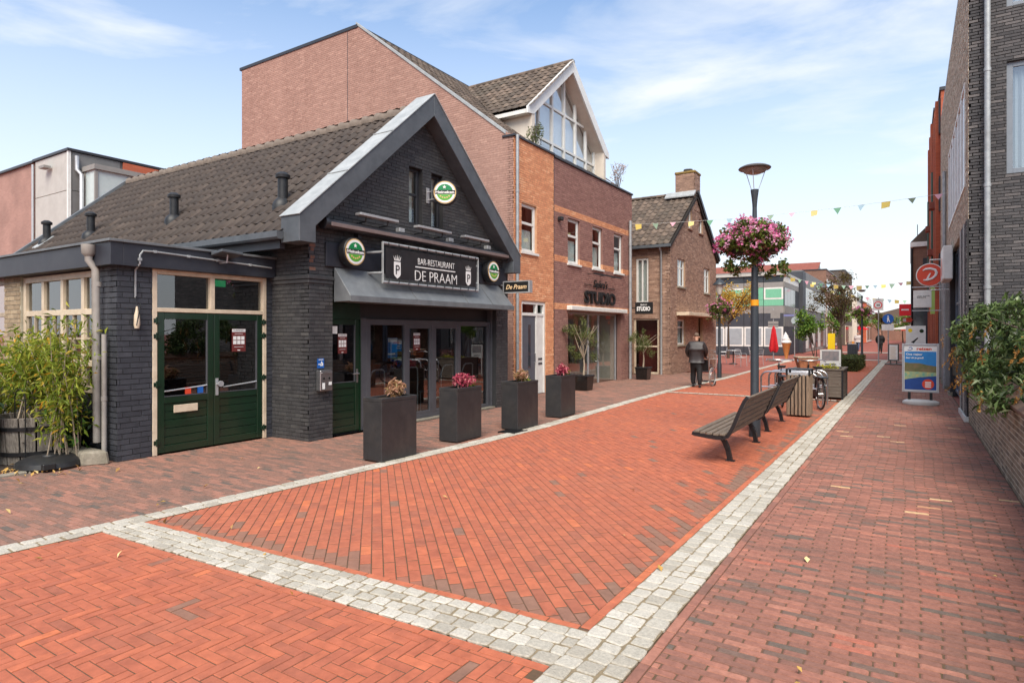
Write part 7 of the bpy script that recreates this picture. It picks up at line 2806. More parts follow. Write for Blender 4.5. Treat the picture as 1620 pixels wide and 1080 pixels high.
def bicycle(label, loc, rz, basket=False, frame_m=None):
    t = thing('bicycle', label, 'bicycle', (0, 0, 0), 'bicycles in the rack')
    fm = frame_m or M['black']
    rw, fw = V((-.53, 0, .35)), V((.55, 0, .35))
    for c in (rw, fw):
        mb = MB()
        mb.tube([c + V((.335 * math.cos(a), 0, .335 * math.sin(a))) for a in np.linspace(0, 2 * math.pi, 33)[:-1]], .019, 8, closed=True)
        wo = mb.build('wheel', M['rubber'], t, smooth=True)
        mb = MB()
        mb.tube([c + V((.312 * math.cos(a), 0, .312 * math.sin(a))) for a in np.linspace(0, 2 * math.pi, 33)[:-1]], .010, 6, closed=True)
        mb.build('rim', M['steel'], wo, smooth=True)
        mb = MB()
        for k in range(14):
            a = 2 * math.pi * k / 14
            mb.tube([c + V((0, .02 * (-1) ** k, 0)), c + V((.31 * math.cos(a), 0, .31 * math.sin(a)))], .0022, 4)
        mb.tube([c + V((0, -.05, 0)), c + V((0, .05, 0))], .022, 8)
        sp_ = mb.build('spokes', M['steel'], wo)
        sp_['kind'] = 'stuff'
        mb = MB()
        mb.tube([c + V((.365 * math.cos(a), 0, .365 * math.sin(a))) for a in np.linspace(.35, 2.6, 14)], .022, 6)
        mb.build('mudguard', fm, t)
    bb, hd, st_ = V((-.08, 0, .30)), V((.37, 0, .86)), V((-.22, 0, .80))
    mb = MB()
    for a, b, r in ((bb, V((.40, 0, .72)), .017), (bb, st_, .016), (st_ + V((.03, 0, -.14)), V((.385, 0, .78)), .015), (V((.42, 0, .66)), V((.35, 0, .96)), .019), (rw, bb, .011), (rw, st_, .010), (V((.41, 0, .66)), fw, .013)):
        mb.tube([a, b], r, 8)
    mb.build('frame', fm, t, smooth=True)
    mb = MB()
    mb.tube([V((.35, 0, .95)), V((.34, 0, 1.04))], .013, 6)
    mb.tube([V((.10, -.30, 1.04)), V((.24, -.28, 1.08)), V((.36, -.10, 1.06)), V((.36, .10, 1.06)), V((.24, .28, 1.08)), V((.10, .30, 1.04))], .012, 8)
    mb.build('handlebar', M['steel'], t, smooth=True)
    mb = MB()
    mb.hexa([V((-.36, -.08, .90)), V((-.36, .08, .90)), V((-.05, .025, .91)), V((-.05, -.025, .91)), V((-.38, -.10, .96)), V((-.38, .10, .96)), V((-.04, .03, .945)), V((-.04, -.03, .945))])
    mb.tube([st_, V((-.24, 0, .92))], .014, 6)
    mb.build('saddle', M['black_plastic'], t, bev=.02)
    mb = MB()
    mb.box(-.85, -.07, .72, -.35, .07, .74)
    for x in (-.8, -.45):
        mb.tube([V((x, .06, .72)), V((rw.x, .06, .38))], .006, 5)
        mb.tube([V((x, -.06, .72)), V((rw.x, -.06, .38))], .006, 5)
    mb.build('carrier', fm, t)
    mb = MB()
    mb.box(-.5, .035, .27, -.05, .06, .40)
    mb.tube([V((-.08, -.09, .30)), V((-.08, .09, .30))], .014, 6)
    mb.box(-.20, .08, .17, -.12, .17, .19)
    mb.box(-.04, -.17, .41, .04, -.08, .43)
    mb.build('chain_case', M['black_plastic'], t)
    if basket:
        mb = MB()
        mb.hexa([V((.40, -.17, .84)), V((.66, -.17, .84)), V((.66, .17, .84)), V((.40, .17, .84)), V((.36, -.23, 1.13)), V((.74, -.23, 1.13)), V((.74, .23, 1.13)), V((.36, .23, 1.13))])
        k = mb.build('basket', M['wicker'], t, bev=.015)
        mb = MB()
        mb.tube([V((.36, -.23, 1.13)), V((.74, -.23, 1.13)), V((.74, .23, 1.13)), V((.36, .23, 1.13))], .02, 6, closed=True)
        mb.build('basket_rim', M['bark_pale'], k)
    t.location = loc
    t.rotation_euler = (0, 0, rz)
    return t


bicycle('black bicycle with a wicker front basket parked behind the slatted bin', (-1.90, 15.95, 0.012), R(113), True)
bicycle('black bicycle at the left end of the rack behind the bench', (-2.62, 16.0, 0.012), R(104), False)

# big timber planter with yellow flowers, small tree and notice board
tp = thing('timber_planter', 'large square planter of grey horizontal boards behind the bicycle rack', 'planter', (-2.0, 18.6, 0))
x0, x1, y0, y1 = -2.62, -1.46, 18.05, 19.3
for k in range(8):
    z = .06 + k * .088
    for (a, b, c, d) in ((x0, x1, y0, y0 + .03), (x0, x1, y1 - .03, y1), (x0, x0 + .03, y0 + .031, y1 - .031), (x1 - .03, x1, y0 + .031, y1 - .031)):
        mb = MB()
        mb.box(a, c, z, b, d, z + .082)
        mb.build('board', M['wood_planter'], tp, bev=.004)
mb = MB()
for (a, c) in ((x0 - .012, y0 - .012), (x1 - .03, y0 - .012), (x0 - .012, y1 - .03), (x1 - .03, y1 - .03)):
    mb.box(a, c, 0, a + .042, c + .042, .76)
mb.build('corner_post', M['black'], tp)
mb = MB()
mb.box(x0 - .03, y0 - .03, .765, x1 + .03, y0 + .05, .80)
mb.box(x0 - .03, y1 - .05, .765, x1 + .03, y1 + .03, .80)
mb.box(x0 - .03, y0 + .05, .765, x0 + .05, y1 - .05, .80)
mb.box(x1 - .05, y0 + .05, .765, x1 + .03, y1 - .05, .80)
mb.build('cap_rail', M['wood_planter'], tp)
mb = MB()
mb.box(x0 + .04, y0 + .04, .68, x1 - .04, y1 - .04, .72)
mb.build('soil', M['soil'], tp)
t = thing('yellow_flowers', 'clump of yellow-green flowers in the grey board planter', 'plant', (-1.8, 18.4, .72))
leaf_mesh('foliage', blob_points(420, [((-1.85, 18.4, .82), (.35, .25, .12)), ((-2.2, 18.6, .8), (.3, .3, .12))], .2), .06, M['petal_yellow'], t, aspect=.5)
stem_tree(t, [([(-1.85 + .1 * i, 18.4, .72), (-1.85 + .1 * i, 18.4, .84)], .006) for i in range(4)], M['bark'])


def leafy_tree(label, base, trunk_h, blobs, n, size, m, trunk_r=.05, stems=1, group=None, name='tree', aspect=.55, limb_n=8, shell=.25, bark='bark'):
    t = thing(name, label, 'tree', base, group)
    b = V(base)
    stem_tree(t, [([b + V((random.gauss(0, .05 * (stems > 1)), random.gauss(0, .05 * (stems > 1)), -.02)), b + V((random.gauss(0, .04), random.gauss(0, .04), trunk_h * .55)), b + V((random.gauss(0, .06), random.gauss(0, .06), trunk_h))], trunk_r) for _ in range(stems)], M[bark], 'trunk')
    top = b + V((0, 0, trunk_h * .9))
    for c, r in (random.sample(blobs, min(limb_n, len(blobs)))):
        mb = MB()
        c = V(c)
        mb.tube([top, top.lerp(c, .5) + V((0, 0, .1)), c], [trunk_r * .5, trunk_r * .35, trunk_r * .12], 5)
        mb.build('limb', M[bark], t, smooth=True)
    leaf_mesh('crown', blob_points(n, blobs, shell), size, m, t, aspect=aspect)
    return t


def crown(c, rx, rz, k, s):
    return [((c[0] + random.gauss(0, rx * .5), c[1] + random.gauss(0, rx * .5), c[2] + random.gauss(0, rz * .5)), (s * random.uniform(.7, 1.2),) * 3) for _ in range(k)]


leafy_tree('small bright green tree growing in the grey board planter', (-2.25, 19.0, .7), .75, crown((-2.35, 19.0, 1.85), .36, .36, 14, .2), 1500, .075, M['leaf_tree'], .018, 3)
leafy_tree('sparse copper-brown tree in the street in front of the far shops', (-4.3, 52.0, 0), 2.6, crown((-4.3, 52, 4.2), 1.5, 1.6, 34, .55), 3000, .15, M['leaf_copper'], .10, 1, limb_n=16)
leafy_tree('yellow autumn tree beside the brick house', (-10.4, 43.5, 0), 2.6, crown((-10.3, 43.5, 4.0), 1.6, 1.1, 30, .6), 3000, .15, M['leaf_yellow'], .10, 1, limb_n=14)
leafy_tree('green street tree far down the left row', (-5.0, 86, 0), 2.5, crown((-5.0, 86, 3.6), 1.2, 1.0, 18, .6), 1000, .22, M['leaf_tree'], .10)
hd = thing('box_hedge', 'long low clipped box hedge beyond the grey board planter', 'hedge', (-2.4, 33.5, 0))
mb = MB()
mb.box(-2.95, 31.3, 0, -1.98, 36.2, .55)
mb.build('twigs', M['hedge_core'], hd)
pts = []
for _ in range(4200):
    f = random.random()
    x, y, z = random.uniform(-3.0, -1.93), random.uniform(31.25, 36.25), random.uniform(.02, .6)
    if f < .45:
        z = random.gauss(.585, .025)
    elif f < .75:
        y = 31.25 + random.gauss(0, .025)
    else:
        x = -1.93 + random.gauss(0, .03)
    pts.append((x, y, z))
leaf_mesh('foliage', pts, .06, M['leaf_hedge'], hd, aspect=.6)

# notice boards, sandwich boards, traffic signs
nbd = thing('notice_board', 'white framed notice board standing behind the grey board planter', 'notice board', (-1.9, 20.2, 0))
fN = fy(20.2)
mb = MB()
mb.obox(fN, -2.22, -1.68, -.02, .02, .72, 1.24)
mb.obox(fN, -2.2, -2.16, -.02, .02, 0, .72)
mb.obox(fN, -1.74, -1.70, -.02, .02, 0, .72)
mb.build('frame', M['white'], nbd)
mb = MB()
mb.obox(fN, -2.17, -1.73, .021, .025, .92, 1.2)
mb.build('picture', mat('faded photo print', C(168, 150, 146), C(116, 120, 124), scale=9, rough=.5), nbd)
mb = MB()
mb.obox(fN, -2.1, -1.8, .021, .024, .80, .83)
mb.build('print', M['grey_frame'], nbd)

sw = thing('sandwich_board', 'white framed travel agency pavement board with blue seaside poster', 'sign', (.23, 17.95, 0))
fS = fy(17.95)
s0, s1, sz0, sz1 = -.17, .58, .30, 1.47
mb = MB()
for (a, b, c, d) in ((s0, s0 + .045, sz0, sz1), (s1 - .045, s1, sz0, sz1), (s0 + .045, s1 - .045, sz1 - .045, sz1), (s0 + .045, s1 - .045, sz0, sz0 + .045)):
    mb.obox(fS, a, b, -.03, .03, c, d)
mb.build('frame', M['alu'], sw, bev=.006)
mb = MB()
mb.obox(fS, s0 + .04, s1 - .04, -.01, .01, sz0 + .04, sz1 - .04)
po = mb.build('poster', M['ink_white'], sw)


def strip(pts, m_, n, nm):
    k = MB()
    k.prism([fS(u, n, z) for u, z in pts], V((0, -.001, 0)))
    return k.build(nm, m_, po)


u0, u1 = s0 + .055, s1 - .055
strip([(u0, .86), (u1, .86), (u1, 1.28), (u0, 1.28)], M['blue_sky_print'], .012, 'sky_print')
strip([(u0, .70), (u1, .70), (u1, .93), (u0 + .45, .96), (u0 + .3, 1.0), (u0 + .1, 1.0), (u0, 1.02)], M['hill_print'], .0145, 'hill_print')
strip([(u0, .60), (u1, .68), (u1, .78), (u0 + .4, .79), (u0, .80)], M['sand_print'], .017, 'beach_print')
strip([(u0, .36), (u1, .36), (u1, .70), (u0 + .3, .66), (u0, .60)], M['blue_deep_print'], .0195, 'pool_print')
k = MB()
k.disc(fS(.36, .022, .50), (0, -1, 0), .12, .002, 28)
k.build('badge', M['ink_red'], po)
for z in (.54, .49, .44):
    k = MB()
    k.obox(fS, .30, .42, .0245, .0255, z - .015, z + .015)
    k.build('badge_print', M['ink_white'], po)
lettering('lettering', 'reizen', .068, M['ink_red'], fS, .28, .012, 1.315, po, width=.30, weight=.003)
k = MB()
k.tube([fS(-.03, .013, 1.37), fS(.02, .013, 1.385), (fS(.045, .013, 1.35)), fS(.01, .013, 1.31), fS(-.05, .013, 1.32)], .008, 6)
k.build('logo', M['blue_sign'], po)
lettering('poster_lettering', 'Ons najaar', .05, M['ink_white'], fS, .08, .014, 1.19, po, width=.34, weight=.002)
lettering('poster_lettering', 'daar zit je goed!', .04, M['ink_white'], fS, .09, .014, 1.11, po, width=.36, weight=.002)
for a in (-.02, .42):
    mb = MB()
    mb.obox(fS, a - .03, a + .03, -.02, .02, .10, .31)
    mb.build('spring_leg', M['black'], sw)
mb = MB()
mb.lathe([(.36, 0), (.385, .03), (.375, .08), (.30, .115), (.12, .125), (0, .125)], (.215, 17.95, 0), 28, sy=.55)
mb.build('base', mat('grey plastic base', C(190, 188, 186), C(176, 174, 172), rough=.4), sw, smooth=True)
cs = thing('notice_sign', 'white cardboard sign with black arrow behind the travel board', 'sign', (.1, 24, 0))
fC = fy(24)
mb = MB()
mb.obox(fC, -.12, .42, -.015, .015, 1.3, 1.95)
mb.obox(fC, .0, .03, -.014, .014, 0, 1.3)
mb.obox(fC, .28, .31, -.014, .014, 0, 1.3)
mb.build('board', M['white'], cs)
k = MB()
k.prism([fC(u, .016, z) for u, z in ((.02, 1.42), (.10, 1.38), (.13, 1.44), (.22, 1.55), (.2, 1.57), (.1, 1.48))], V((0, -.002, 0)))
k.build('arrow', M['ink_black'], cs)
for (u, z, m_) in ((.0, 1.8, 'yellow'), (.31, 1.78, 'leaf_dark')):
    k = MB()
    k.disc(fC(u, .016, z), (0, -1, 0), .06, .002, 14)
    k.build('picture', M[m_], cs)
s2 = thing('sandwich_board', 'dark framed menu board on the right pavement farther up the street', 'sign', (-.75, 38.9, 0))
f2 = fy(38.9)
mb = MB()
mb.obox(f2, -1.0, -.5, -.03, .03, .22, 1.12)
mb.obox(f2, -1.15, -.35, -.2, .2, 0, .07)
mb.obox(f2, -.92, -.86, -.02, .02, .07, .22)
mb.obox(f2, -.64, -.58, -.02, .02, .07, .22)
mb.build('frame', M['lamp_brown'], s2)
mb = MB()
mb.obox(f2, -.94, -.56, .031, .035, .28, 1.06)
mb.build('menu', M['ink_white'], s2)
for k_ in range(6):
    k = MB()
    k.obox(f2, -.9, -.62 - .04 * (k_ % 2), .036, .038, .36 + k_ * .11, .39 + k_ * .11)
    k.build('menu_line', M['beer_gold'], s2)

z30 = thing('zone_sign', 'thirty kilometre zone traffic sign on a steel post', 'traffic sign', (-1.45, 39.2, 0))
f30 = fy(39.2)
mb = MB()
mb.tube([(-1.45, 39.25, 0), (-1.45, 39.25, 3.6)], .03, 8)
mb.build('post', M['galv'], z30)
mb = MB()
mb.obox(f30, -1.72, -1.22, .0, .02, 2.92, 3.55)
mb.build('plate', M['white'], z30)
k = MB()
k.disc(f30(-1.47, .021, 3.21), (0, -1, 0), .20, .003, 24)
k.build('red_ring', M['shop_red'], z30)
k = MB()
k.disc(f30(-1.47, .025, 3.21), (0, -1, 0), .15, .003, 24)
k.build('face', M['ink_white'], z30)
lettering('number', '30', .13, M['ink_black'], f30, -1.47, .029, 3.145, z30, weight=.004)
lettering('zone_word', 'ZONE', .06, M['ink_black'], f30, -1.47, .022, 3.46, z30)
pz = thing('pedestrian_sign', 'round blue pedestrian zone sign with white plate below', 'traffic sign', (-1.15, 45, 0))
f45 = fy(45)
mb = MB()
mb.tube([(-1.15, 45.05, 0), (-1.15, 45.05, 2.85)], .03, 8)
mb.build('post', M['galv'], pz)
k = MB()
k.disc(f45(-1.15, .0, 2.56), (0, -1, 0), .30, .02, 28)
k.build('disc', M['blue_sign'], pz)
k = MB()
k.prism([f45(-1.15 + a, .022, 2.56 + b) for a, b in ((-.06, -.2), (-.02, -.2), (0, -.05), (.06, -.2), (.1, -.19), (.04, .0), (.05, .1), (-.05, .1), (-.05, 0))], V((0, -.003, 0)))
k.disc(f45(-1.15, .022, 2.72), (0, -1, 0), .04, .003, 10)
k.build('pictogram', M['ink_white'], pz)
mb = MB()
mb.obox(f45, -1.5, -.85, .0, .02, 1.85, 2.22)
mb.build('plate', M['white'], pz)
for (x, y, lb, spec) in ((-7.2, 41.5, 'white direction plates on a post beside the folded red parasol', 'plates'), (-6.05, 42.0, 'street mirror and violet name plate on a post behind the ice cream cone', 'mirror')):
    t = thing('sign_post', lb, 'traffic sign', (x, y, 0))
    mb = MB()
    mb.tube([(x, y + .05, 0), (x, y + .05, 3.2)], .03, 8)
    mb.build('post', M['galv'], t)
    f_ = fy(y)
    mb = MB()
    if spec == 'plates':
        mb.obox(f_, x - .3, x + .3, 0, .02, 2.25, 2.42)
        mb.obox(f_, x - .3, x + .3, 0, .02, 2.02, 2.2)
        mb.obox(f_, x - .15, x + .4, 0, .02, 2.6, 3.1)
        mb.build('plate', M['grey_panel'], t)
    else:
        mb.disc((x + .05, y, 2.45), (0, -1, 0), .24, .05, 24)
        mb.build('mirror', mat('mirror face', C(178, 190, 192), C(168, 182, 184), rough=.15), t)
        mb = MB()
        mb.obox(f_, x - .62, x - .02, 0, .03, 2.72, 2.85)
        mb.build('name_plate', mat('violet plate', C(128, 132, 176), C(120, 124, 168), rough=.4), t)
yb = thing('yellow_banner', 'bright yellow upright banner by the far shops', 'banner', (-4.6, 48.5, 0))
mb = MB()
mb.box(-4.85, 48.5, .55, -4.4, 48.53, 1.65)
mb.build('cloth', M['yellow'], yb)
mb = MB()
for x in (-4.85, -4.42):
    mb.box(x, 48.51, 0, x + .03, 48.56, 1.68)
mb.build('posts', M['black'], yb)

# red parasol, ice cream cone, terrace
rp_ = thing('parasol', 'folded red parasol on the terrace', 'parasol', (-7.0, 40.5, 0))
mb = MB()
mb.tube([(-7.0, 40.5, 0), (-7.0, 40.5, 2.1)], .022, 8)
mb.build('pole', M['alu'], rp_)
mb = MB()
vs, n_ = [], 18
for i, (r, z) in enumerate([(.02, 2.12), (.10, 1.9), (.15, 1.5), (.19, 1.1), (.22, .75), (.17, .55)]):
    vs += [(-7.0 + r * (1 + .28 * math.sin(6 * a + i * .3)) * math.cos(a), 40.5 + r * (1 + .28 * math.sin(6 * a + i * .3)) * math.sin(a), z + .06 * math.sin(3 * a) * (i == 5)) for a in np.linspace(0, 2 * math.pi, n_ + 1)[:-1]]
mb.add(vs, [(i * n_ + j, i * n_ + (j + 1) % n_, (i + 1) * n_ + (j + 1) % n_, (i + 1) * n_ + j) for i in range(5) for j in range(n_)])
mb.build('cloth', M['red_cloth'], rp_, smooth=True)
mb = MB()
mb.box(-7.25, 40.25, 0, -6.75, 40.75, .07)
mb.build('base', M['concrete'], rp_)
ic = thing('ice_cream_cone', 'giant ice cream cone figure on a white base', 'statue', (-6.15, 39.6, 0))
mb = MB()
mb.lathe([(.30, 0), (.30, .08), (.10, .12)], (-6.15, 39.6, 0), 20)
mb.build('base', M['white'], ic, smooth=True)
mb = MB()
mb.lathe([(.07, .10), (.09, .3), (.24, 1.02), (.26, 1.05), (.26, 1.12)], (-6.15, 39.6, 0), 20)
mb.build('wafer', M['cone_waffle'], ic, smooth=True)
mb = MB()
vs, n_, rows_ = [], 20, 16
for i in range(rows_):
    f = i / (rows_ - 1)
    z = 1.12 + .62 * f
    r = .28 * (1 - f) ** .75 * (1 + .10 * math.sin(f * 22)) + .005
    vs += [(-6.15 - .05 * f + r * math.cos(a), 39.6 + r * math.sin(a), z + .02 * math.sin(a + f * 9)) for a in np.linspace(0, 2 * math.pi, n_ + 1)[:-1]]
mb.add(vs, [(i * n_ + j, i * n_ + (j + 1) % n_, (i + 1) * n_ + (j + 1) % n_, (i + 1) * n_ + j) for i in range(rows_ - 1) for j in range(n_)])
mb.build('whipped_ice', M['white'], ic, smooth=True)


def cafe_chair(label, loc, rz, proto=[None]):
    if proto[0] is None:
        t = thing('terrace_chair', label, 'chair', (0, 0, 0), 'terrace chairs by the brick house')
        for s in (-1, 1):
            for (a, b) in (((.2, s * .2, 0), (.17, s * .19, .44)), ((-.24, s * .2, 0), (-.18, s * .19, .44))):
                mb = MB()
                mb.tube([a, b], .013, 6)
                mb.build('leg', M['alu'], t)
        mb = MB()
        mb.box(-.2, -.2, .43, .2, .2, .455)
        mb.build('seat', M['pale_cloth'], t, bev=.01)
        mb = MB()
        mb.tube([(-.18, -.2, .44), (-.26, -.21, .82), (-.27, -.12, .86), (-.27, .12, .86), (-.26, .21, .82), (-.18, .2, .44)], .014, 6)
        for z in (.56, .66, .76):
            mb.tube([(-.2 - (z - .44) * .16, -.19, z), (-.2 - (z - .44) * .16, .19, z)], .009, 5)
        mb.build('backrest', M['alu'], t)
        for s in (-1, 1):
            mb = MB()
            mb.tube([(-.22, s * .21, .64), (.12, s * .22, .64), (.19, s * .2, .44)], .012, 6)
            mb.build('armrest', M['alu'], t)
        proto[0] = t
        o = t
    else:
        o = copy_tree(proto[0])
        o['label'] = label
    o.location = loc
    o.rotation_euler = (0, 0, rz)


for (x, y, rz, lb) in ((-8.0, 30.9, 1.2, 'metal terrace chair closest to the lantern lamp'), (-7.3, 33.2, -.6, 'metal terrace chair standing in front of the terrace table'), (-6.9, 35.2, 2.4, 'metal terrace chair right behind the lamp with the orange band'), (-8.9, 35.8, 3.4, 'metal terrace chair left of the terrace table'), (-7.7, 38.2, .3, 'metal terrace chair nearest the folded red parasol')):
    cafe_chair(lb, (x, y, 0), rz)
for (x, y, lb) in ((-8.2, 35.4, 'round terrace table between the metal chairs'), (-8.6, 31.8, 'round terrace table against the brick house')):
    t = thing('terrace_table', lb, 'table', (x, y, 0), 'terrace tables')
    mb = MB()
    mb.lathe([(.36, .72), (.37, .735), (.36, .75), (0, .752)], (x, y, 0), 20)
    mb.build('top', M['alu'], t)
    mb = MB()
    mb.lathe([(.24, 0), (.22, .03), (.035, .05), (.03, .72)], (x, y, 0), 12)
    mb.build('foot', M['black'], t, smooth=True)

# bunting strings across the street
BC = [mat(n_ + ' flag', C(*c), C(*[v - 10 for v in c]), rough=.8) for n_, c in (('pale yellow', (240, 216, 120)), ('pale green', (176, 208, 180)), ('pale pink', (236, 176, 190)), ('light yellow', (238, 222, 150)), ('green', (120, 170, 140)), ('pale blue', (176, 204, 216)))]
for lb, a, b, sag, n_, s in (('string of coloured flags from the studio building to the right side', (TX, 22, 5.78), (RX, 22, 5.78), .16, 15, .23), ('string of coloured flags over the street by the box hedge', (-7.9, 52, 6.0), (.15, 50, 5.2), .5, 16, .34), ('farthest string of coloured flags across the street', (-7.8, 62, 6.2), (.9, 62, 4.4), .5, 16, .34)):
    t = thing('bunting', lb, 'bunting', a, 'flag strings across the street')
    a, b = V(a), V(b)
    pt = lambda f: a.lerp(b, f) - V((0, 0, sag * 4 * f * (1 - f)))
    mb = MB()
    mb.tube([pt(f) for f in np.linspace(0, 1, 24)], .004, 4)
    mb.build('string', M['white'], t)
    d = (b - a).normalized()
    for k_ in range(n_):
        f = (k_ + .6) / n_
        p = pt(f)
        sw_ = random.uniform(-.12, .12)
        w = s * random.uniform(.85, 1.1)
        mb = MB()
        nn = V((0, .003, 0))
        dn = V((sw_, random.uniform(-.5, .5), -1)).normalized() * w * random.uniform(.7, 1)
        q = [p - d * w * .5, p + d * w * .5] + ([p + dn] if k_ % 3 else [p + d * w * .45 + dn * .8, p - d * w * .45 + dn])
        mb.prism(q, nn)
        mb.build('flag', BC[k_ % len(BC)], t)

# drain grate in the left band
mb = MB()
for k_ in range(7):
    mb.box(-6.02 + .0, 9.02 + k_ * .055, .004, -5.72, 9.05 + k_ * .055, .022)
mb.box(-6.04, 8.98, .004, -6.02, 9.42, .024)
mb.box(-5.72, 8.98, .004, -5.70, 9.42, .024)
tag(mb.build('drain_grate', M['black']), 'dark iron drain grate in the granite band by the third planter', 'drain')

# buddleia leaning over the low wall
bd = thing('buddleia', 'large buddleia bush with brown flower spikes leaning over the low wall', 'shrub', (1.9, 10.5, 0))
bl_ = []
for _ in range(46):
    x = random.uniform(.75, 2.6)
    y = random.uniform(8.2, 13.6)
    z = random.uniform(1.15, 2.2) - max(0, .95 - x) * .9
    bl_.append(((x, y, z), (.26, .3, .24)))
for (x, y, z) in ((.78, 12.8, 1.55), (.68, 13.2, 1.7), (.82, 11.6, 1.3), (.85, 10.6, 1.2), (.74, 12.2, 1.85), (.9, 9.6, 1.35), (.80, 13.4, 1.35), (.86, 12.6, 1.12), (.7, 11.0, 1.6)):
    bl_.append(((x, y, z), (.2, .26, .2)))
for _ in range(14):
    bl_.append(((random.uniform(.95, 1.35), random.uniform(7.6, 12), random.uniform(1.12, 1.7)), (.24, .3, .22)))
for i in range(14):
    c = random.choice(bl_)[0]
    mb = MB()
    b = V((1.9 + random.gauss(0, .3), random.uniform(9, 13), 0))
    mb.tube([b, b.lerp(V(c), .6) + V((0, 0, .5)), V(c)], [.03, .018, .008], 6)
    mb.build('branch', M['bark'], bd, smooth=True)
leaf_mesh('foliage', blob_points(10500, bl_, .2), .115, M['leaf_buddleia'], bd, aspect=.28, droop=.3)
pts = []
for _ in range(60):
    c, r = random.choice(bl_[-9:] + bl_)
    q = V(c) + V((random.gauss(-.1, .12), random.gauss(-.1, .14), random.gauss(0, .14)))
    dr = V((random.gauss(-.3, .3), random.gauss(-.3, .3), -.8)).normalized()
    for k_ in range(26):
        f = k_ / 26
        pts.append(tuple(q + dr * f * .24 + V((random.gauss(0, .018), random.gauss(0, .018), 0)) * (1.2 - f)))
leaf_mesh('flower_spikes', pts, .035, M['spike_brown'], bd, aspect=.6)
pts = [tuple(V(random.choice(bl_)[0]) + V((random.gauss(-.05, .1), random.gauss(-.08, .12), random.gauss(.05, .1)))) for _ in range(60)]
pts = [p for p in pts if p[0] > 1.0]
leaf_mesh('white_blossoms', pts, .08, M['petal_white'], bd, aspect=.4)

# the other side of the yard, mirrored in the shop windows
facade_building('yard_building', 'orange brick building across the yard, mirrored in the restaurant glass', 13, 20, -14, 3, 6.5, M['orange_far'], -1, 2, 6, m_frame='white', roof=2.2)
facade_building('rear_house', 'brown brick house behind the viewpoint, mirrored in the annex window', -21, -9.6, -17, -6, 6.0, M['brown_far'], 1, 1, 4, m_frame='white', roof=2.4)
for (x, y, lb) in ((9.5, 5.5, 'green yard tree mirrored in the shopfront'), (8.5, -3.5, 'green yard tree mirrored in the annex doors')):
    leafy_tree(lb, (x, y, 0), 2.4, crown((x, y, 4.2), 1.6, 1.3, 22, .8), 1600, .24, M['leaf_tree'], .14)
for (x, y, lb) in ((-6.2, 72, 'small green street tree before the brown brick shop'), (-3.2, 98, 'green street tree in the middle of the far street'), (-1.0, 120, 'green tree near the end of the street'), (-4.8, 128, 'broad green tree at the far left end of the street')):
    leafy_tree(lb, (x, y, 0), 2.2, crown((x, y, 3.4), 1.3, 1.0, 16, .7), 900, .26, M['leaf_tree'] if y != 98 else M['leaf_copper'], .12)

# ------------------------------------------------------------------ people
def skin_mesh(name, verts, edges, radii, m, parent, root=0, sub=2):
    me = bpy.data.meshes.new(name)
    off = wloc(parent)
    me.from_pydata([tuple(V(v) - off) for v in verts], edges, [])
    o = bpy.data.objects.new(name, me)
    link(o)
    md = o.modifiers.new('skin', 'SKIN')
    md.use_smooth_shade = True
    sv = me.skin_vertices[0].data
    for i, r in enumerate(radii):
        sv[i].radius = r if isinstance(r, tuple) else (r, r)
        sv[i].use_root = i == root
    s = o.modifiers.new('sub', 'SUBSURF')
    s.levels = s.render_levels = sub
    dg = bpy.context.evaluated_depsgraph_get()
    dg.update()
    nm = bpy.data.meshes.new_from_object(o.evaluated_get(dg))
    bpy.data.objects.remove(o)
    nm.materials.clear()
    return put_mesh(name, nm, m, parent)


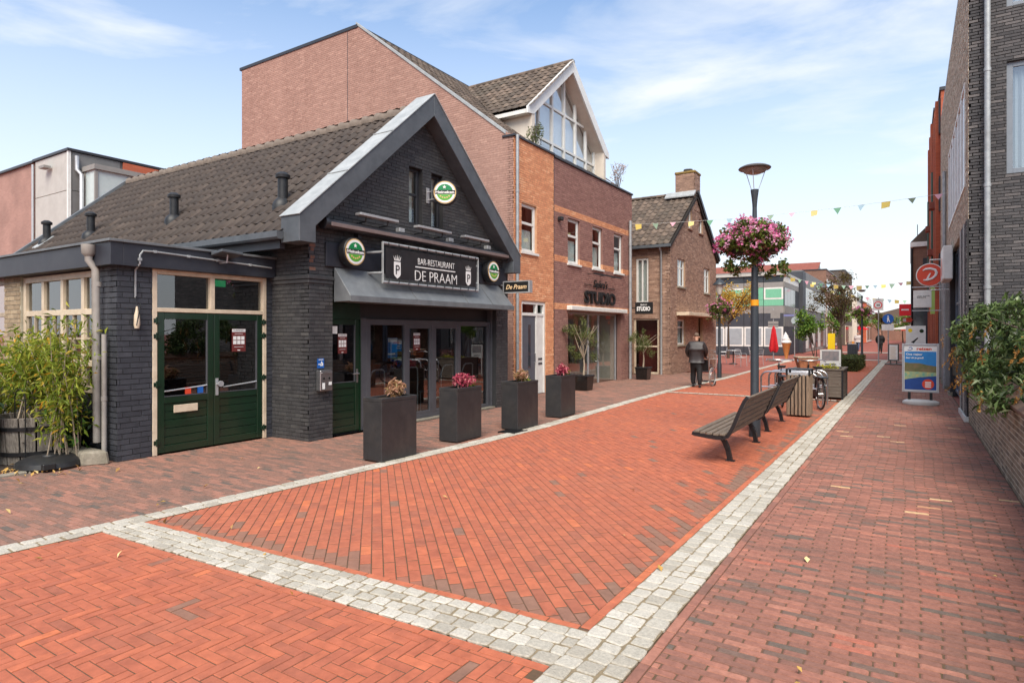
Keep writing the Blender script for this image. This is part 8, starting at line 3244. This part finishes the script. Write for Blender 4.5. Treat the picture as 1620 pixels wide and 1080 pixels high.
def person(label, x, y, face, top_m, leg_m, stride=.16, reach=True, h=1.0, hair=None, bag=None):
    """walking figure facing the direction face (radians, 0 = +Y)"""
    t = thing('person', label, 'person', (x, y, 0))
    c, s = math.cos(face), math.sin(face)

    def q(a, f, z):       # a to the right, f forward
        return (x + (a * c - f * s) * h, y + (a * s + f * c) * h, z * h)
    # head, neck and hands: one skin mesh
    fw = .40 if reach else .06
    hz = .92 if reach else .80
    vs = [q(0, .03, 1.44), q(0, .05, 1.52), q(0, .07, 1.60), q(0, .075, 1.66)]
    es = [(0, 1), (1, 2), (2, 3)]
    skin_mesh('body', vs, es, [.052, .055, (.082, .092), (.068, .078)], M['skin'], t)
    # each hand: palm with five fingers closed round the push handle
    for sd in (-1, 1):
        hv = [q(sd * .235, fw - .05, hz + .03), q(sd * .235, fw + .0, hz + .02)]
        he, hr = [(0, 1)], [.028, .034]
        for k in range(4):
            b = len(hv)
            hv += [q(sd * (.215 + k * .013), fw + .05, hz + .025), q(sd * (.215 + k * .013), fw + .065, hz - .005), q(sd * (.215 + k * .013), fw + .045, hz - .025)]
            he += [(1, b), (b, b + 1), (b + 1, b + 2)]
            hr += [.010, .009, .008]
        b = len(hv)
        hv += [q(sd * .195, fw + .01, hz + .0), q(sd * .20, fw + .035, hz - .025)]
        he += [(1, b), (b, b + 1)]
        hr += [.011, .009]
        skin_mesh('hand', hv, he, hr, M['skin'], t, sub=1)
    # face details and ears
    mb = MB()
    for sd in (-1, 1):
        p = V(q(sd * .083, .06, 1.585))
        mb.lathe([(0, -.03), (.014, -.015), (.016, .01), (0, .03)], p, 6)
    p = V(q(0, .165, 1.575))
    mb.lathe([(.018, -.02), (.012, .01), (0, .035)], p, 6)
    mb.build('ears_and_nose', M['skin'], t, smooth=True)
    mb = MB()
    for sd in (-1, 1):
        p = V(q(sd * .032, .15, 1.605))
        mb.lathe([(0, -.009), (.011, 0), (0, .009)], p, 6)
    p = V(q(0, .152, 1.535))
    mb.lathe([(0, -.004), (.022, 0), (0, .004)], p, 8)
    mb.build('eyes_and_mouth', M['ink_black'], t)
    if hair:
        skin_mesh('hair', [q(0, .0, 1.60), q(0, .03, 1.67), q(0, .07, 1.70)], [(0, 1), (1, 2)], [(.075, .055), (.082, .07), (.07, .055)], hair, t)
    # jacket: torso and sleeves in one mesh
    jv = [q(0, -.01, .86), q(0, -.02, 1.0), q(0, -.01, 1.18), q(0, .0, 1.34), q(0, .02, 1.44)]
    je = [(0, 1), (1, 2), (2, 3), (3, 4)]
    jr = [(.215, .16), (.235, .175), (.24, .175), (.21, .145), (.08, .075)]
    for sd in (-1, 1):
        b = len(jv)
        el = q(sd * .285, .06 if reach else -.02, 1.10)
        jv += [q(sd * .19, .0, 1.36), q(sd * .265, .01, 1.24), el, q(sd * .25, fw - .06, hz + .04)]
        je += [(3, b), (b, b + 1), (b + 1, b + 2), (b + 2, b + 3)]
        jr += [.10, .092, .078, .055]
    skin_mesh('jacket', jv, je, jr, top_m, t, root=1)
    # trousers and shoes
    tv = [q(0, -.01, .90), q(0, -.01, .80)]
    te, tr = [(0, 1)], [(.20, .15), (.19, .15)]
    for sd, st2 in ((-1, stride), (1, -stride)):
        b = len(tv)
        tv += [q(sd * .095, st2 * .25, .66), q(sd * .10, st2 * .75 + .02, .46), q(sd * .105, st2 * .95 - .01, .26), q(sd * .105, st2, .08)]
        te += [(1, b), (b, b + 1), (b + 1, b + 2), (b + 2, b + 3)]
        tr += [.108, .088, .076, .062]
    skin_mesh('trousers', tv, te, tr, leg_m, t, root=1)
    for sd, st2 in ((-1, stride), (1, -stride)):
        skin_mesh('shoe', [q(sd * .105, st2 - .06, .04), q(sd * .105, st2 + .05, .04), q(sd * .11, st2 + .17, .03)], [(0, 1), (1, 2)], [(.045, .042), (.05, .042), (.038, .028)], M['rubber'], t, sub=1)
    return t


pf = R(13)
person('older person in quilted dark jacket and black trousers pushing the wheelchair', -5.70, 19.75, pf, M['jacket'], M['trousers'], stride=.14, h=1.0, hair=M['hair_grey'])
t = thing('wheelchair', 'empty folding wheelchair pushed along the left granite band', 'wheelchair', (-5.78, 20.38, 0))


def wq(a, f, z):
    c, s = math.cos(pf - .3), math.sin(pf - .3)
    return V((-5.68 + a * c - f * s, 20.42 + a * s + f * c, z))


for sd in (-1, 1):
    for (f, z, r, tr, nm) in ((0, .30, .285, .018, 'wheel'), (.42, .10, .085, .016, 'caster')):
        mb = MB()
        aa = sd * (.30 if nm == 'wheel' else .24)
        mb.tube([wq(aa, f + r * math.cos(a), z + .005 + r * math.sin(a)) for a in np.linspace(0, 2 * math.pi, 29)[:-1]], tr, 6, closed=True)
        w_ = mb.build(nm, mat('grey tyre', C(150, 148, 144), C(136, 134, 130), rough=.6) if nm == 'wheel' else M['rubber'], t, smooth=True)
        if nm == 'wheel':
            mb = MB()
            for k_ in range(12):
                a = 2 * math.pi * k_ / 12
                mb.tube([wq(aa, f, z), wq(aa, f + r * math.cos(a), z + r * math.sin(a))], .003, 4)
            mb.build('spokes', M['steel'], w_)['kind'] = 'stuff'
            mb = MB()
            mb.tube([wq(aa + sd * .03, f + (r - .035) * math.cos(a), z + (r - .035) * math.sin(a)) for a in np.linspace(0, 2 * math.pi, 25)[:-1]], .008, 5, closed=True)
            mb.build('hand_rim', M['steel'], w_, smooth=True)
    mb = MB()
    mb.tube([wq(sd * .235, -.33, .92), wq(sd * .235, -.20, .93), wq(sd * .235, -.17, .86), wq(sd * .235, -.13, .48), wq(sd * .235, .30, .46), wq(sd * .22, .40, .40), wq(sd * .2, .52, .10)], .013, 7)
    mb.tube([wq(sd * .235, -.12, .66), wq(sd * .235, .2, .66), wq(sd * .235, .24, .46)], .012, 6)
    mb.tube([wq(sd * .235, -.1, .3), wq(sd * .235, .36, .25)], .012, 6)
    mb.tube([wq(sd * .235, .36, .44), wq(sd * .24, .4, .2)], .012, 6)
    mb.build('side_frame', M['steel'], t, smooth=True)
    mb = MB()
    mb.tube([wq(sd * .235, -.40, .92), wq(sd * .235, -.30, .92)], .019, 8)
    mb.build('push_grip', M['rubber'], t)
    mb = MB()
    mb.hexa([wq(sd * .03, .48, .09), wq(sd * .2, .48, .09), wq(sd * .2, .64, .12), wq(sd * .03, .64, .12), wq(sd * .03, .48, .105), wq(sd * .2, .48, .105), wq(sd * .2, .64, .135), wq(sd * .03, .64, .135)])
    mb.build('footrest', M['black_plastic'], t)
mb = MB()
mb.hexa([wq(-.23, -.12, .45), wq(.23, -.12, .45), wq(.22, .34, .47), wq(-.22, .34, .47), wq(-.23, -.12, .48), wq(.23, -.12, .48), wq(.22, .34, .50), wq(-.22, .34, .50)])
mb.build('seat', M['black_plastic'], t, bev=.01)
mb = MB()
mb.hexa([wq(-.225, -.15, .50), wq(.225, -.15, .50), wq(.225, -.12, .50), wq(-.225, -.12, .50), wq(-.225, -.2, .86), wq(.225, -.2, .86), wq(.225, -.17, .86), wq(-.225, -.17, .86)])
mb.build('backrest', M['black_plastic'], t, bev=.008)
person('distant walker in pale top and jeans with an orange bag', -4.1, 66, R(170), M['pale_cloth'], M['denim'], stride=.2, reach=False)
person('distant walker in dark clothes near the zone sign', -2.1, 60, R(175), M['trousers'], M['trousers'], stride=.18, reach=False)
mb = MB()
mb.hexa([(-4.6, 66, .5), (-4.35, 66, .5), (-4.35, 66.15, .5), (-4.6, 66.15, .5), (-4.58, 66, .85), (-4.37, 66, .85), (-4.37, 66.15, .85), (-4.58, 66.15, .85)])
mb.tube([(-4.55, 66.07, .85), (-4.47, 66.07, 1.0), (-4.4, 66.07, .85)], .012, 6)
tag(mb.build('shopping_bag', M['orange_band']), 'orange bag held by the distant walker in jeans', 'bag')
